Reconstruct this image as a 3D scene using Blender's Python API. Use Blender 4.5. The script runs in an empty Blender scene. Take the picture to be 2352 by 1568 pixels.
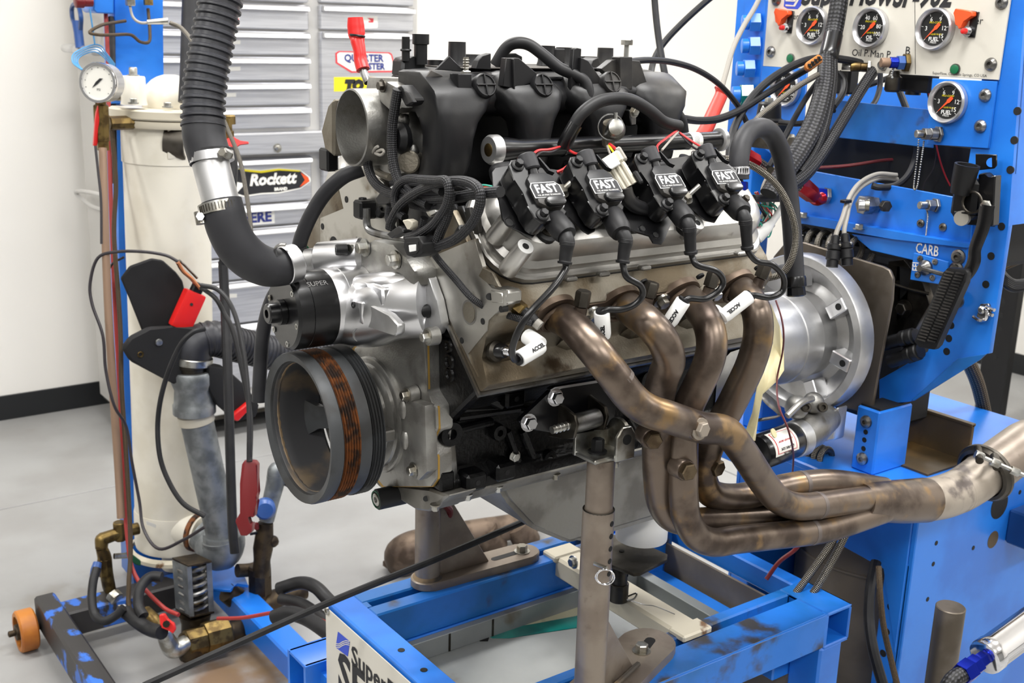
import bpy, bmesh, math, random
from mathutils import Vector as V, Matrix
random.seed(7)
PI = math.pi
sc = bpy.context.scene
COL = sc.collection
# ------------------------------------------------------------------ camera
FPX = 2620.0
CAM = V((-.893, -1.388, 1.58))
_yaw, _pit, _rol = (math.radians(a) for a in (53.7, 15.4, 1.7))
_f = V((math.cos(_yaw)*math.cos(_pit), math.sin(_yaw)*math.cos(_pit), -math.sin(_pit)))
_r0 = _f.cross(V((0, 0, 1))).normalized(); _u0 = _r0.cross(_f)
_r = math.cos(_rol)*_r0 + math.sin(_rol)*_u0
_u = -math.sin(_rol)*_r0 + math.cos(_rol)*_u0
cam = bpy.data.objects.new('camera', bpy.data.cameras.new('camera'))
COL.objects.link(cam)
cam.matrix_world = Matrix(((_r.x, _u.x, -_f.x, CAM.x), (_r.y, _u.y, -_f.y, CAM.y), (_r.z, _u.z, -_f.z, CAM.z), (0, 0, 0, 1)))
cam.data.sensor_width = 36; cam.data.lens = 36*FPX/2352
cam.data.clip_start = .05
cam.data.dof.use_dof = True; cam.data.dof.focus_distance = 1.6; cam.data.dof.aperture_fstop = 11
sc.camera = cam
# ------------------------------------------------------------------ world, lamps, exposure
w = bpy.data.worlds.new('world'); sc.world = w; w.use_nodes = True
w.node_tree.nodes['Background'].inputs[0].default_value = (.9, .95, 1, 1)
w.node_tree.nodes['Background'].inputs[1].default_value = .25
sc.view_settings.view_transform = 'Standard'; sc.view_settings.look = 'None'
sc.view_settings.gamma = 1; sc.view_settings.use_curve_mapping = False
sc.view_settings.exposure = 0.02
for lx in (-2.2, .3, 2.8):
    for ly in (-2.6, -.6, 1.5):
        la = bpy.data.lights.new('ceiling_lamp_or_fill', 'AREA'); la.shape = 'RECTANGLE'
        la.size = 1.3; la.size_y = .35; la.energy = 44; la.color = (1, .99, .975)
        lo = bpy.data.objects.new('ceiling_lamp_or_fill', la); COL.objects.link(lo); lo.location = (lx, ly, 3.0)
        up = bpy.data.objects.new('ceiling_lamp_or_fill', la.copy()); COL.objects.link(up); up.location = (lx, ly, 3.03); up.rotation_euler = (math.pi, 0, 0); up.data.energy = 13  # upward fill added to brighten the ceiling that the metals mirror
# ------------------------------------------------------------------ pixel -> point on a plane of the place
def ray(px, py): return _f + _r*((px-1176)/FPX) - _u*((py-784)/FPX)
K = 2**-.5; ZC = 1.029                       # crank height
BA = V((0, -K, K)); BO = V((0, -K, -K))      # bank axis / across the bank, of the bank in view
def Ex(x, s, t, m=1): return V((x, m*(-K*s-K*t), ZC-K*s+K*t))
def at(px, py, x=None, y=None, z=None, d=None, t=None, s=None):
    r = ray(px, py)
    if x is not None: k = (x-CAM.x)/r.x
    elif y is not None: k = (y-CAM.y)/r.y
    elif z is not None: k = (z-CAM.z)/r.z
    elif d is not None: k = d
    else:
        n = BA if t is not None else BO
        k = ((t if t is not None else s)-(CAM-V((0, 0, ZC))).dot(n))/r.dot(n)
    return CAM + r*k
def ats(pts, **k): return [at(a, b, **k) for a, b in pts]
# ------------------------------------------------------------------ materials
def lin(c): return tuple(((v/255)/12.92 if v/255 <= .04045 else ((v/255+.055)/1.055)**2.4) for v in c)+(1,)
MATS = {}
def mat(name, col, rough=.5, metal=0, col2=None, ns=20, lo=.42, hi=.6, bump=0, bs=150, coat=0, emit=0, rv=0, col3=None, ns3=60, lo3=.55, hi3=.65, detail=6, stretch=None, spec=None):
    m = bpy.data.materials.new(name); m.use_nodes = True
    nt = m.node_tree; b = nt.nodes['Principled BSDF']; L = nt.links.new
    b.inputs['Base Color'].default_value = lin(col); b.inputs['Roughness'].default_value = rough
    b.inputs['Metallic'].default_value = metal
    if coat: b.inputs['Coat Weight'].default_value = coat; b.inputs['Coat Roughness'].default_value = .08
    if spec is not None: b.inputs['Specular IOR Level'].default_value = spec
    tc = nt.nodes.new('ShaderNodeTexCoord'); src = tc.outputs['Object']
    if stretch:
        mp = nt.nodes.new('ShaderNodeMapping'); mp.inputs['Scale'].default_value = stretch; L(src, mp.inputs[0]); src = mp.outputs[0]
    def noise(s):
        n = nt.nodes.new('ShaderNodeTexNoise'); n.inputs['Scale'].default_value = s; n.inputs['Detail'].default_value = detail
        L(src, n.inputs['Vector']); return n.outputs['Fac']
    def ramp(f, a, c):
        r = nt.nodes.new('ShaderNodeMapRange'); r.inputs[1].default_value = a; r.inputs[2].default_value = c; r.interpolation_type = 'SMOOTHSTEP'
        L(f, r.inputs[0]); return r.outputs[0]
    last = None
    if col2 is not None:
        mx = nt.nodes.new('ShaderNodeMix'); mx.data_type = 'RGBA'
        mx.inputs[6].default_value = lin(col); mx.inputs[7].default_value = lin(col2)
        n = noise(ns); L(ramp(n, lo, hi), mx.inputs[0]); last = mx.outputs[2]
        if rv:
            a = nt.nodes.new('ShaderNodeMapRange'); a.inputs[3].default_value = rough-rv; a.inputs[4].default_value = rough+rv
            L(n, a.inputs[0]); L(a.outputs[0], b.inputs['Roughness'])
    if col3 is not None:
        mx = nt.nodes.new('ShaderNodeMix'); mx.data_type = 'RGBA'
        mx.inputs[6].default_value = lin(col); mx.inputs[7].default_value = lin(col3)
        if last: L(last, mx.inputs[6])
        L(ramp(noise(ns3), lo3, hi3), mx.inputs[0]); last = mx.outputs[2]
    if last: L(last, b.inputs['Base Color'])
    if emit: b.inputs['Emission Color'].default_value = lin(col); b.inputs['Emission Strength'].default_value = emit
    if bump:
        bp = nt.nodes.new('ShaderNodeBump'); bp.inputs['Strength'].default_value = bump; bp.inputs['Distance'].default_value = .002
        L(noise(bs), bp.inputs['Height']); L(bp.outputs[0], b.inputs['Normal'])
    MATS[name] = m
    return m
def braid(name, dark, light, n, rough, metal):
    # woven sleeve: diamonds laid along the sweep's own u (round) and v (along) coordinates
    m = mat(name, dark, rough, metal, spec=.4); nt = m.node_tree; L = nt.links.new; b = nt.nodes['Principled BSDF']
    sx = nt.nodes.new('ShaderNodeSeparateXYZ'); L(nt.nodes.new('ShaderNodeUVMap').outputs[0], sx.inputs[0])
    def op(o, a, c=None):
        k = nt.nodes.new('ShaderNodeMath'); k.operation = o
        for i, q in enumerate((a, c)):
            if q is None: continue
            if isinstance(q, (int, float)): k.inputs[i].default_value = q
            else: L(q, k.inputs[i])
        return k.outputs[0]
    u, v = sx.outputs[0], sx.outputs[1]
    p = op('MULTIPLY', op('SINE', op('MULTIPLY', op('ADD', u, v), 2*PI*n)), op('SINE', op('MULTIPLY', op('SUBTRACT', u, v), 2*PI*n)))
    r = nt.nodes.new('ShaderNodeMapRange'); r.inputs[1].default_value = .1; r.inputs[2].default_value = .6; L(p, r.inputs[0])
    mx = nt.nodes.new('ShaderNodeMix'); mx.data_type = 'RGBA'; mx.inputs[6].default_value = lin(dark); mx.inputs[7].default_value = lin(light)
    L(r.outputs[0], mx.inputs[0]); L(mx.outputs[2], b.inputs['Base Color'])
    bp = nt.nodes.new('ShaderNodeBump'); bp.inputs['Strength'].default_value = .6; bp.inputs['Distance'].default_value = .0006
    L(p, bp.inputs['Height']); L(bp.outputs[0], b.inputs['Normal'])
def glass(name):
    m = bpy.data.materials.new(name); m.use_nodes = True
    b = m.node_tree.nodes['Principled BSDF']; b.inputs['Transmission Weight'].default_value = 1; b.inputs['Roughness'].default_value = .02
    b.inputs['IOR'].default_value = 1.1
    return m
M = MATS
mat('wall_paint', (240, 237, 231), .6, bump=.05, bs=60)
mat('concrete', (158, 158, 157), .5, col2=(146, 145, 143), ns=3, lo=.35, hi=.7, col3=(128, 118, 104), ns3=5, lo3=.68, hi3=.85, bump=.04, bs=40)
mat('black_rubber_trim', (22, 24, 26), .5)
mat('blue_paint', (34, 122, 222), .36, col2=(26, 108, 206), ns=6, coat=.15, bump=.02, bs=30)
mat('blue_worn', (32, 114, 208), .42, col2=(18, 98, 170), ns=7, lo=.4, hi=.65, col3=(58, 56, 54), ns3=11, lo3=.54, hi3=.66, coat=.1)
mat('blue_scraped', (44, 104, 198), .45, col2=(44, 42, 42), ns=14, lo=.41, hi=.46, stretch=(1, .6, .6))
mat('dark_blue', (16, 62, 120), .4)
mat('cream_paint', (226, 221, 207), .38, col2=(216, 210, 194), ns=8, coat=.2)
mat('cream_scuffed', (206, 198, 178), .42, col3=(120, 88, 58), ns3=16, lo3=.64, hi3=.7)
mat('cream_panel', (205, 201, 190), .5, bump=.03, bs=400)
mat('stainless', (206, 207, 211), .4, .9, col2=(192, 193, 198), ns=5, stretch=(1, 1, 30))
mat('stainless_side', (196, 194, 190), .45, .2)
mat('bright_alu', (222, 222, 224), .3, 1)
mat('satin_alu', (208, 208, 208), .42, .9, col2=(184, 184, 184), ns=12, rv=.08)
mat('machined_alu', (188, 186, 180), .38, 1, col2=(160, 156, 148), ns=14, col3=(130, 122, 108), ns3=30, lo3=.6, hi3=.75, bump=.03, bs=300)
mat('cast_alu', (168, 167, 163), .46, .95, col2=(138, 136, 132), ns=16, col3=(108, 102, 92), ns3=28, lo3=.6, hi3=.78, bump=.18, bs=350)
mat('cast_alu_dirty', (132, 126, 114), .5, .85, col2=(104, 93, 76), ns=12, lo=.4, hi=.62, col3=(72, 60, 46), ns3=22, lo3=.58, hi3=.74, bump=.25, bs=350)
mat('cover_alu', (196, 194, 190), .36, .9, col2=(172, 170, 166), ns=12, bump=.06, bs=250, col3=(138, 132, 124), ns3=40, lo3=.66, hi3=.8)
mat('pan_alu', (150, 148, 142), .5, .8, col2=(122, 119, 113), ns=12, bump=.15, bs=200)
mat('zinc', (190, 190, 186), .34, 1, col2=(150, 146, 136), ns=40)
mat('steel', (150, 150, 150), .35, 1, col2=(116, 114, 110), ns=30)
mat('dark_steel', (88, 84, 78), .45, 1, col2=(64, 60, 54), ns=20)
mat('chrome', (225, 225, 228), .12, 1)
mat('galvanised', (142, 146, 148), .5, .7, col2=(108, 112, 114), ns=25, lo=.38, hi=.65)
mat('taupe_metal', (142, 131, 119), .4, .45, col2=(126, 114, 103), ns=14, col3=(100, 86, 74), ns3=40, lo3=.62, hi3=.8, bump=.05, bs=300)
mat('header_steel', (116, 103, 92), .34, .72, col2=(72, 61, 54), ns=12, lo=.42, hi=.6, col3=(140, 114, 80), ns3=20, lo3=.52, hi3=.68, rv=.1, bump=.05, bs=160)
mat('header_flange', (112, 96, 82), .55, .6, col2=(82, 68, 56), ns=20)
mat('pipe_grey', (176, 166, 154), .45, .55, col2=(156, 146, 134), ns=10, col3=(104, 96, 92), ns3=14, lo3=.56, hi3=.66)
mat('weld_grey', (112, 104, 100), .5, .7)
mat('rust', (128, 78, 42), .65, .4, col2=(58, 46, 40), ns=70, lo=.4, hi=.62)
mat('pulley_grey', (74, 76, 78), .5, .5, col2=(60, 60, 60), ns=15)
mat('dust_tan', (128, 108, 82), .75, col2=(70, 64, 58), ns=14)
mat('brass', (128, 108, 66), .42, .95, col2=(88, 72, 46), ns=40)
mat('dark_bronze', (78, 66, 50), .5, .8, col2=(52, 44, 36), ns=30)
mat('copper', (196, 128, 92), .35, 1)
mat('copper_tube', (142, 116, 96), .5, .3)
mat('gold_gasket', (176, 140, 66), .4, .6)
mat('black_gloss', (5, 5, 6), .3, col2=(9, 9, 10), ns=30, bump=.5, bs=140, spec=.22)
mat('black_paint', (12, 12, 14), .28, coat=.15)
mat('black_plastic', (22, 22, 24), .42, col2=(74, 71, 67), ns=9, lo=.5, hi=.78, bump=.03, bs=500, spec=.4)
mat('black_satin', (15, 15, 17), .45, spec=.4)
mat('manifold_dust', (84, 80, 76), .6, col2=(44, 43, 43), ns=9)
mat('rubber', (21, 21, 23), .5, col2=(29, 29, 31), ns=25, spec=.35)
mat('rubber_grey', (46, 46, 49), .52, col2=(38, 38, 41), ns=18, bump=.04, bs=200, spec=.35)
mat('hose_grey', (52, 53, 58), .42, col2=(40, 40, 44), ns=12, spec=.4)
mat('nylon_black', (18, 18, 20), .8, bump=.1, bs=800)
mat('red_plastic', (214, 34, 32), .35)
mat('red_dark', (108, 18, 22), .4)
mat('red_alu', (190, 20, 36), .22, .8)
mat('blue_alu', (24, 44, 168), .25, .8)
mat('blue_cap', (46, 84, 150), .35)
mat('orange', (232, 84, 36), .35)
mat('amber_wheel', (190, 118, 40), .5, col2=(160, 92, 32), ns=9)
mat('green', (20, 104, 66), .35)
mat('green_dark', (24, 84, 56), .5)
mat('teal', (20, 126, 118), .15, coat=.4, col2=(14, 100, 96), ns=14)
mat('white', (232, 232, 230), .4)
mat('ceramic', (240, 240, 238), .3)
mat('paper', (230, 228, 220), .6)
mat('ink', (22, 22, 26), .6)
mat('ink_blue', (48, 74, 190), .55)
mat('logo_blue', (40, 52, 130), .55)
mat('logo_red', (206, 56, 66), .55)
mat('yellow', (240, 222, 30), .5)
mat('wire_red', (196, 50, 52), .45)
mat('wire_dark', (30, 24, 30), .45)
mat('wire_maroon', (96, 40, 44), .45)
mat('wire_blue', (70, 136, 186), .45)
mat('wire_green', (40, 150, 130), .45)
mat('wire_grey', (150, 146, 138), .45)
mat('tan_plastic', (190, 184, 168), .45)
mat('dial_black', (14, 14, 15), .6)
mat('needle', (240, 84, 36), .5)
mat('bezel', (196, 196, 198), .3, .8)
mat('tray_galv', (158, 160, 158), .5, .4, col2=(134, 138, 136), ns=4, lo=.35, hi=.7, col3=(112, 100, 84), ns3=7, lo3=.62, hi3=.74)
mat('tray_dirty', (206, 200, 168), .5, col2=(110, 120, 92), ns=20, lo=.56, hi=.7)
mat('trough_brown', (72, 58, 36), .55, col2=(108, 82, 44), ns=9, lo=.4, hi=.7)
mat('grey_plate', (112, 104, 95), .45, .7, col2=(90, 82, 72), ns=10)
mat('can_tan', (128, 118, 102), .6, col2=(112, 102, 88), ns=7)
mat('glove_leather', (226, 214, 168), .4)
mat('shadow_or_plain_black', (10, 10, 11), .7)  # shade in holes and gaps put into colour; also plain black parts
mat('dial_white', (228, 226, 218), .4)
mat('plug_brown', (112, 98, 78), .42, .9, col2=(84, 70, 54), ns=40)
mat('pulley_inner', (58, 58, 60), .55, .3, col2=(104, 90, 72), ns=11, lo=.56, hi=.72)
mat('red_tube', (150, 42, 38), .5)
mat('red_rubber', (206, 62, 52), .45)
mat('ceiling_glint_alu', (236, 236, 234), .5, .4)  # near-white aluminium: the ceiling's reflection put into the colour
mat('grey_wall', (128, 128, 126), .6)  # unseen walls made grey to cut bounce and deepen metal reflections
braid('braid_black', (12, 12, 14), (62, 62, 66), 7, .5, 0)
braid('braid_steel', (70, 66, 58), (180, 174, 164), 7, .38, .85)
braid('braid_brown', (52, 42, 32), (118, 100, 76), 8, .5, .5)
M['glass'] = glass('glass')
# rust stains soaked into the concrete between the tower base and the cart
_nt = M['concrete'].node_tree; _b = _nt.nodes['Principled BSDF']; _src = _b.inputs['Base Color'].links[0].from_socket
_c = _nt.nodes.new('ShaderNodeTexCoord'); _n = _nt.nodes.new('ShaderNodeTexNoise'); _n.inputs['Scale'].default_value = 9; _n.inputs['Detail'].default_value = 6
_nt.links.new(_c.outputs['Object'], _n.inputs['Vector'])
for _p, _rad, _col in ((at(520, 1560, z=0), .30, (118, 84, 48)), (at(600, 1520, z=0), .22, (128, 104, 74)), (at(1250, 1520, z=0), .3, (120, 112, 100)), (at(180, 1400, z=0), .35, (132, 128, 120))):
    _d = _nt.nodes.new('ShaderNodeVectorMath'); _d.operation = 'DISTANCE'; _d.inputs[1].default_value = _p
    _nt.links.new(_c.outputs['Object'], _d.inputs[0])
    _m = _nt.nodes.new('ShaderNodeMapRange'); _m.inputs[1].default_value = 0; _m.inputs[2].default_value = _rad; _m.inputs[3].default_value = .62; _m.inputs[4].default_value = 0
    _nt.links.new(_d.outputs['Value'], _m.inputs[0])
    _a = _nt.nodes.new('ShaderNodeMath'); _a.operation = 'ADD'; _nt.links.new(_m.outputs[0], _a.inputs[0]); _nt.links.new(_n.outputs['Fac'], _a.inputs[1])
    _s = _nt.nodes.new('ShaderNodeMapRange'); _s.interpolation_type = 'SMOOTHSTEP'; _s.inputs[1].default_value = .72; _s.inputs[2].default_value = 1.1; _s.inputs[4].default_value = .8
    _nt.links.new(_a.outputs[0], _s.inputs[0])
    _x = _nt.nodes.new('ShaderNodeMix'); _x.data_type = 'RGBA'; _x.inputs[7].default_value = lin(_col)
    _nt.links.new(_src, _x.inputs[6]); _nt.links.new(_s.outputs[0], _x.inputs[0]); _src = _x.outputs[2]
_nt.links.new(_src, _b.inputs['Base Color'])
# ------------------------------------------------------------------ mesh builder
def frame(axis):
    a = V(axis).normalized(); h = V((0, 0, 1)) if abs(a.z) < .9 else V((1, 0, 0))
    b = a.cross(h).normalized(); return a, b, a.cross(b)
def catmull(pts, n):
    P = [pts[0]*2-pts[1]]+list(pts)+[pts[-1]*2-pts[-2]]; out = []
    for i in range(1, len(P)-2):
        a, b, c, d = P[i-1:i+3]
        for k in range(n):
            t = k/n
            out.append(.5*((2*b)+(c-a)*t+(2*a-5*b+4*c-d)*t*t+(3*b-a-3*c+d)*t**3))
    out.append(pts[-1].copy()); return out
class MB:
    def __init__(s): s.bm = bmesh.new()
    def _bev(s, f0, off, seg=1):
        if off:
            fs = s.bm.faces[:][f0:]; es = {e for f in fs for e in f.edges}
            bmesh.ops.bevel(s.bm, geom=list(es), offset=off, segments=seg, affect='EDGES', profile=.6, clamp_overlap=True)
        return s
    def _faces(s, vs, fs):
        bv = [s.bm.verts.new(v) for v in vs]
        for f in fs:
            try: s.bm.faces.new([bv[i] for i in f])
            except ValueError: pass
    def box(s, c, size, bev=0, rot=None, seg=1):
        f0 = len(s.bm.faces); h = V(size)/2; c = V(c); R = rot if rot is not None else Matrix.Identity(3)
        vs = [c+R@V((x*h.x, y*h.y, z*h.z)) for x in (-1, 1) for y in (-1, 1) for z in (-1, 1)]
        s._faces(vs, [(0, 1, 3, 2), (4, 6, 7, 5), (0, 4, 5, 1), (2, 3, 7, 6), (0, 2, 6, 4), (1, 5, 7, 3)])
        return s._bev(f0, bev, seg)
    def box2(s, a, b, bev=0, seg=1):
        a, b = V(a), V(b); return s.box((a+b)/2, [abs(q) for q in (b-a)], bev, None, seg)
    def prism(s, pts, ext, bev=0, seg=1):
        f0 = len(s.bm.faces); ext = V(ext); n = len(pts); pts = [V(q) for q in pts]
        nn = V((0, 0, 0))
        for i in range(n): nn += pts[i].cross(pts[(i+1) % n])
        if nn.dot(ext) > 0: pts = pts[::-1]
        s._faces(pts+[q+ext for q in pts], [tuple(range(n)), tuple(range(2*n-1, n-1, -1))]+[(i, i+n, (i+1) % n+n, (i+1) % n) for i in range(n)])
        return s._bev(f0, bev, seg)
    def ring(s, rings, cap=True, close=False):
        n = len(rings[0]); vs = [v for r in rings for v in r]; m = len(rings)
        fs = [(i*n+j, i*n+(j+1) % n, (i+1)*n+(j+1) % n, (i+1)*n+j) for i in range(m-1) for j in range(n)]
        if close: fs += [((m-1)*n+j, (m-1)*n+(j+1) % n, (j+1) % n, j) for j in range(n)]
        elif cap: fs += [tuple(range(n-1, -1, -1)), tuple((m-1)*n+j for j in range(n))]
        s._faces(vs, fs); return s
    def lathe(s, prof, o, axis, seg=24, close=False, start=0):
        a, b, c = frame(axis); o = V(o)
        R = [[o+a*h+(b*math.cos(start+2*PI*j/seg)+c*math.sin(start+2*PI*j/seg))*max(r, 1e-5) for j in range(seg)] for r, h in prof]
        return s.ring(R, True, close)
    def cyl(s, a, b, r, seg=20, bev=0, r2=None):
        a, b = V(a), V(b); L = (b-a).length; r2 = r if r2 is None else r2
        if bev: pr = [(r-bev, 0), (r, bev), (r2, L-bev), (r2-bev, L)]
        else: pr = [(r, 0), (r2, L)]
        return s.lathe(pr, a, b-a, seg)
    def hex(s, o, axis, r, h, washer=0, wr=1.45):
        a = V(axis).normalized(); o = V(o)
        if washer: s.lathe([(r*wr, 0), (r*wr, washer)], o, a, 16); o = o+a*washer*.9
        return s.lathe([(r, 0), (r, h*.86), (r*.86, h)], o, a, 6)
    def allen(s, o, axis, r, h):
        return s.lathe([(r, 0), (r, h*.85), (r*.9, h), (r*.5, h), (r*.45, h*.4)], o, axis, 14)
    def tube(s, pts, r, n=6, seg=10, smooth=True, rib=None, cap=True, flat=1, up=None):
        pts = [V(q) for q in pts]; rr = r if isinstance(r, (list, tuple)) else None
        P = catmull(pts, n) if smooth and len(pts) > 2 else pts
        m = len(P); k = (len(pts)-1)/(m-1)
        def rad(i):
            if rr is None: return r
            u = i*k; j = min(int(u), len(rr)-2); return rr[j]+(rr[j+1]-rr[j])*(u-j)
        T = [(P[min(i+1, m-1)]-P[max(i-1, 0)]).normalized() for i in range(m)]
        _, b, _ = frame(T[0])
        if up is not None: b = (V(up)-T[0]*V(up).dot(T[0])).normalized()
        rings = []
        for i in range(m):
            b = (b-T[i]*b.dot(T[i])).normalized(); c = T[i].cross(b)
            q = rad(i)
            rings.append([P[i]+b*(q*math.cos(2*PI*j/seg))+c*(q*flat*math.sin(2*PI*j/seg)) for j in range(seg)])
        f0 = len(s.bm.faces); s.ring(rings, cap); s.bm.faces.ensure_lookup_table()
        uv = s.bm.loops.layers.uv.verify(); Ls = [0.]
        for i in range(1, m): Ls.append(Ls[-1]+(P[i]-P[i-1]).length/(2*PI*max(rad(i), 1e-5)))
        if len(s.bm.faces)-f0 >= (m-1)*seg:
            for i in range(m-1):
                for j in range(seg):
                    lp = s.bm.faces[f0+i*seg+j].loops
                    for l_, q in zip(lp, ((j, i), (j+1, i), (j+1, i+1), (j, i+1))): l_[uv].uv = (q[0]/seg, Ls[q[1]])
        return s
    def ribbed(s, pts, r, pitch=.012, depth=.12, seg=20):
        P = catmull([V(q) for q in pts], 40); L = [0]
        for i in range(1, len(P)): L.append(L[-1]+(P[i]-P[i-1]).length)
        def pos(d):
            for i in range(1, len(P)):
                if L[i] >= d: return P[i-1].lerp(P[i], (d-L[i-1])/max(L[i]-L[i-1], 1e-9))
            return P[-1]
        n = int(L[-1]/pitch); R = []; Q = []
        for i in range(n):
            for u, q in ((0, 1-depth), (.45, 1-depth), (.6, 1), (.85, 1)): Q.append((pos((i+u)*pitch), r*q))
        b = None
        for i, (c, q) in enumerate(Q):
            t = (Q[min(i+1, len(Q)-1)][0]-Q[max(i-1, 0)][0]).normalized()
            if b is None: _, b, _ = frame(t)
            b = (b-t*b.dot(t)).normalized(); e = t.cross(b)
            R.append([c+(b*math.cos(2*PI*j/seg)+e*math.sin(2*PI*j/seg))*q for j in range(seg)])
        return s.ring(R)
    def torus(s, o, axis, R, r, seg=24, m=8):
        a, b, c = frame(axis); o = V(o)
        rings = []
        for i in range(seg):
            d = b*math.cos(2*PI*i/seg)+c*math.sin(2*PI*i/seg)
            rings.append([o+d*(R+r*math.cos(2*PI*j/m))+a*(r*math.sin(2*PI*j/m)) for j in range(m)])
        return s.ring(rings, False, True)
    def ball(s, c, r, u=14, v=8, sc=(1, 1, 1)):
        c = V(c)
        R = [[c+V((sc[0]*r*math.sin(PI*i/v)*math.cos(2*PI*j/u), sc[1]*r*math.sin(PI*i/v)*math.sin(2*PI*j/u), sc[2]*r*math.cos(PI*i/v))) for j in range(u)] for i in range(1, v)]
        return s.ring(R)
    def xf(s, m): s.bm.transform(m); return s
    def make(s, name, material, parent=None, sharp=35, **tags):
        bmesh.ops.recalc_face_normals(s.bm, faces=s.bm.faces[:])
        me = bpy.data.meshes.new(name)
        root = parent
        while root is not None and root.parent is not None: root = root.parent
        if root is not None: s.bm.transform(Matrix.Translation(-root.location))
        s.bm.to_mesh(me); s.bm.free()
        me.materials.append(M[material] if isinstance(material, str) else material)
        me.shade_smooth(); me.set_sharp_from_angle(angle=math.radians(sharp))
        o = bpy.data.objects.new(name, me); COL.objects.link(o)
        if parent is not None: o.parent = parent
        for k, v in tags.items(): o[k] = v
        return o
def thing(name, label, cat, at_, group=None):
    o = bpy.data.objects.new(name, None); COL.objects.link(o); o.empty_display_size = .02
    o.location = V(at_); o['label'] = label; o['category'] = cat
    if group: o['group'] = group
    return o
def tag(o, label, cat, group=None):
    o['label'] = label; o['category'] = cat
    if group: o['group'] = group
    return o
def text(body, size, o, xd, yd, material, parent, name='lettering', bold=0, align='CENTER', lift=.0006, sx=1, shear=0):
    cu = bpy.data.curves.new('lettering', 'FONT'); cu.body = body; cu.size = size; cu.align_x = align; cu.align_y = 'CENTER'
    cu.offset = bold; cu.shear = shear; cu.resolution_u = 2
    t = bpy.data.objects.new('t', cu); COL.objects.link(t)
    bpy.context.view_layer.update()
    me = bpy.data.meshes.new_from_object(t.evaluated_get(bpy.context.evaluated_depsgraph_get()))
    bpy.data.objects.remove(t); bpy.data.curves.remove(cu)
    xd = V(xd).normalized(); yd = (V(yd)-xd*V(yd).dot(xd)).normalized(); n = xd.cross(yd); o = V(o)+n*lift
    mm = Matrix(((xd.x*sx, yd.x, n.x, o.x), (xd.y*sx, yd.y, n.y, o.y), (xd.z*sx, yd.z, n.z, o.z), (0, 0, 0, 1)))
    b = MB(); b.bm.from_mesh(me); b.xf(mm); bpy.data.meshes.remove(me)
    return b.make(name, material, parent)
def copy_tree(o, loc, parent=None):
    c = o.copy(); COL.objects.link(c)
    if parent is not None: c.parent = parent
    else: c.location = V(loc)
    for ch in list(o.children): copy_tree(ch, None, c)
    return c
def circ(c, r, u, v, n=24, a0=0, a1=2*PI):
    return [V(c)+V(u)*(r*math.cos(a0+(a1-a0)*i/n))+V(v)*(r*math.sin(a0+(a1-a0)*i/n)) for i in range(n if abs(a1-a0-2*PI) < 1e-6 else n+1)]
X_, Y_, Z_ = V((1, 0, 0)), V((0, 1, 0)), V((0, 0, 1))
# ================================================================== the room
def struct(name, b, m, parent=None):
    o = b.make(name, m, parent); o['kind'] = 'structure'; return o
WX0, WX1, WY0, WY1, WZ = -4.2, 4.33, -4.6, 3.3, 3.42
fl = struct('floor', MB().box2((WX0-.2, WY0-.2, -.1), (WX1+.2, WY1+.2, -.012)), 'shadow_or_plain_black')
for a, b in ((WY0-.2, -1.6), (-1.594, 2.39), (2.396, WY1+.2)):
    for c, d in ((WX0-.2, WX1-2.2), (WX1-2.194, WX1+.2)):
        struct('slab', MB().box2((c, a, -.012), (d, b, 0), .002), 'concrete', fl)
struct('wall_back', MB().box2((WX0-.1, WY1, 0), (WX1+.1, WY1+.1, WZ)), 'wall_paint')
struct('wall_right', MB().box2((WX1, WY0, 0), (WX1+.1, WY1, WZ)), 'wall_paint')
struct('wall_left', MB().box2((WX0-.1, WY0, 0), (WX0, WY1, WZ)), 'grey_wall')
struct('wall_front', MB().box2((WX0-.1, WY0-.1, 0), (WX1+.1, WY0, WZ)), 'grey_wall')
struct('ceiling', MB().box2((WX0-.1, WY0-.1, WZ), (WX1+.1, WY1+.1, WZ+.1)), 'wall_paint')
struct('baseboard_back', MB().box2((WX0, WY1-.008, 0), (WX1, WY1, .102), .002), 'black_rubber_trim')
struct('baseboard_right', MB().box2((WX1-.008, WY0, 0), (WX1, WY1-.008, .102), .002), 'black_rubber_trim')

# ================================================================== the steel tool chest by the back wall
TX0, TX1, TY0, TY1 = .36, 1.548, 2.6, 3.12
tc = thing('tool_chest', 'stainless steel rolling tool chest with many shallow drawers against white wall', 'tool chest', (.95, 2.86, 0))
MB().box2((TX0, TY0+.025, .10), (TX1, TY1, 1.93), .008).make('carcass', 'stainless_side', tc)
def tz(py, px=600): return at(px, py, y=TY0).z
def tx(px, py): return at(px, py, y=TY0).x
dl, dm0, dm1, dr = .40, tx(714, 300), tx(738, 200), tx(950, 100)
def drawer(x0, x1, z1, z0, name='drawer', handle=True):
    d = MB().box2((x0, TY0, z0+.004), (x1, TY0+.024, z1-.004), .004).make(name, 'stainless', tc)
    if handle:
        MB().prism([V((x0+.006, TY0-.024, z1-.012)), V((x0+.006, TY0-.027, z1-.026)), V((x0+.006, TY0-.002, z1-.03)), V((x0+.006, TY0-.001, z1-.006)), V((x0+.006, TY0-.014, z1-.004))], (x1-x0-.012, 0, 0), .002).make('handle', 'bright_alu', d)
    return d
lz = [tz(p) for p in (5, 69, 128, 187, 244, 297)]
up = [1.88, 1.79, 1.70, lz[0]]
for z1, z0 in zip(up+lz[1:], up[1:]+lz[1:]): 
    if z1-z0 > .01: drawer(dl, dm0, z1, z0)
for z1, z0 in zip((1.88, 1.77, at(840, 12, y=TY0).z, at(840, 72, y=TY0).z), (1.77, at(840, 12, y=TY0).z, at(840, 72, y=TY0).z, at(840, 318, y=TY0).z)): drawer(dm1, dr, z1, z0, 'drawer' if z1-z0 < .25 else 'door')
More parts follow.
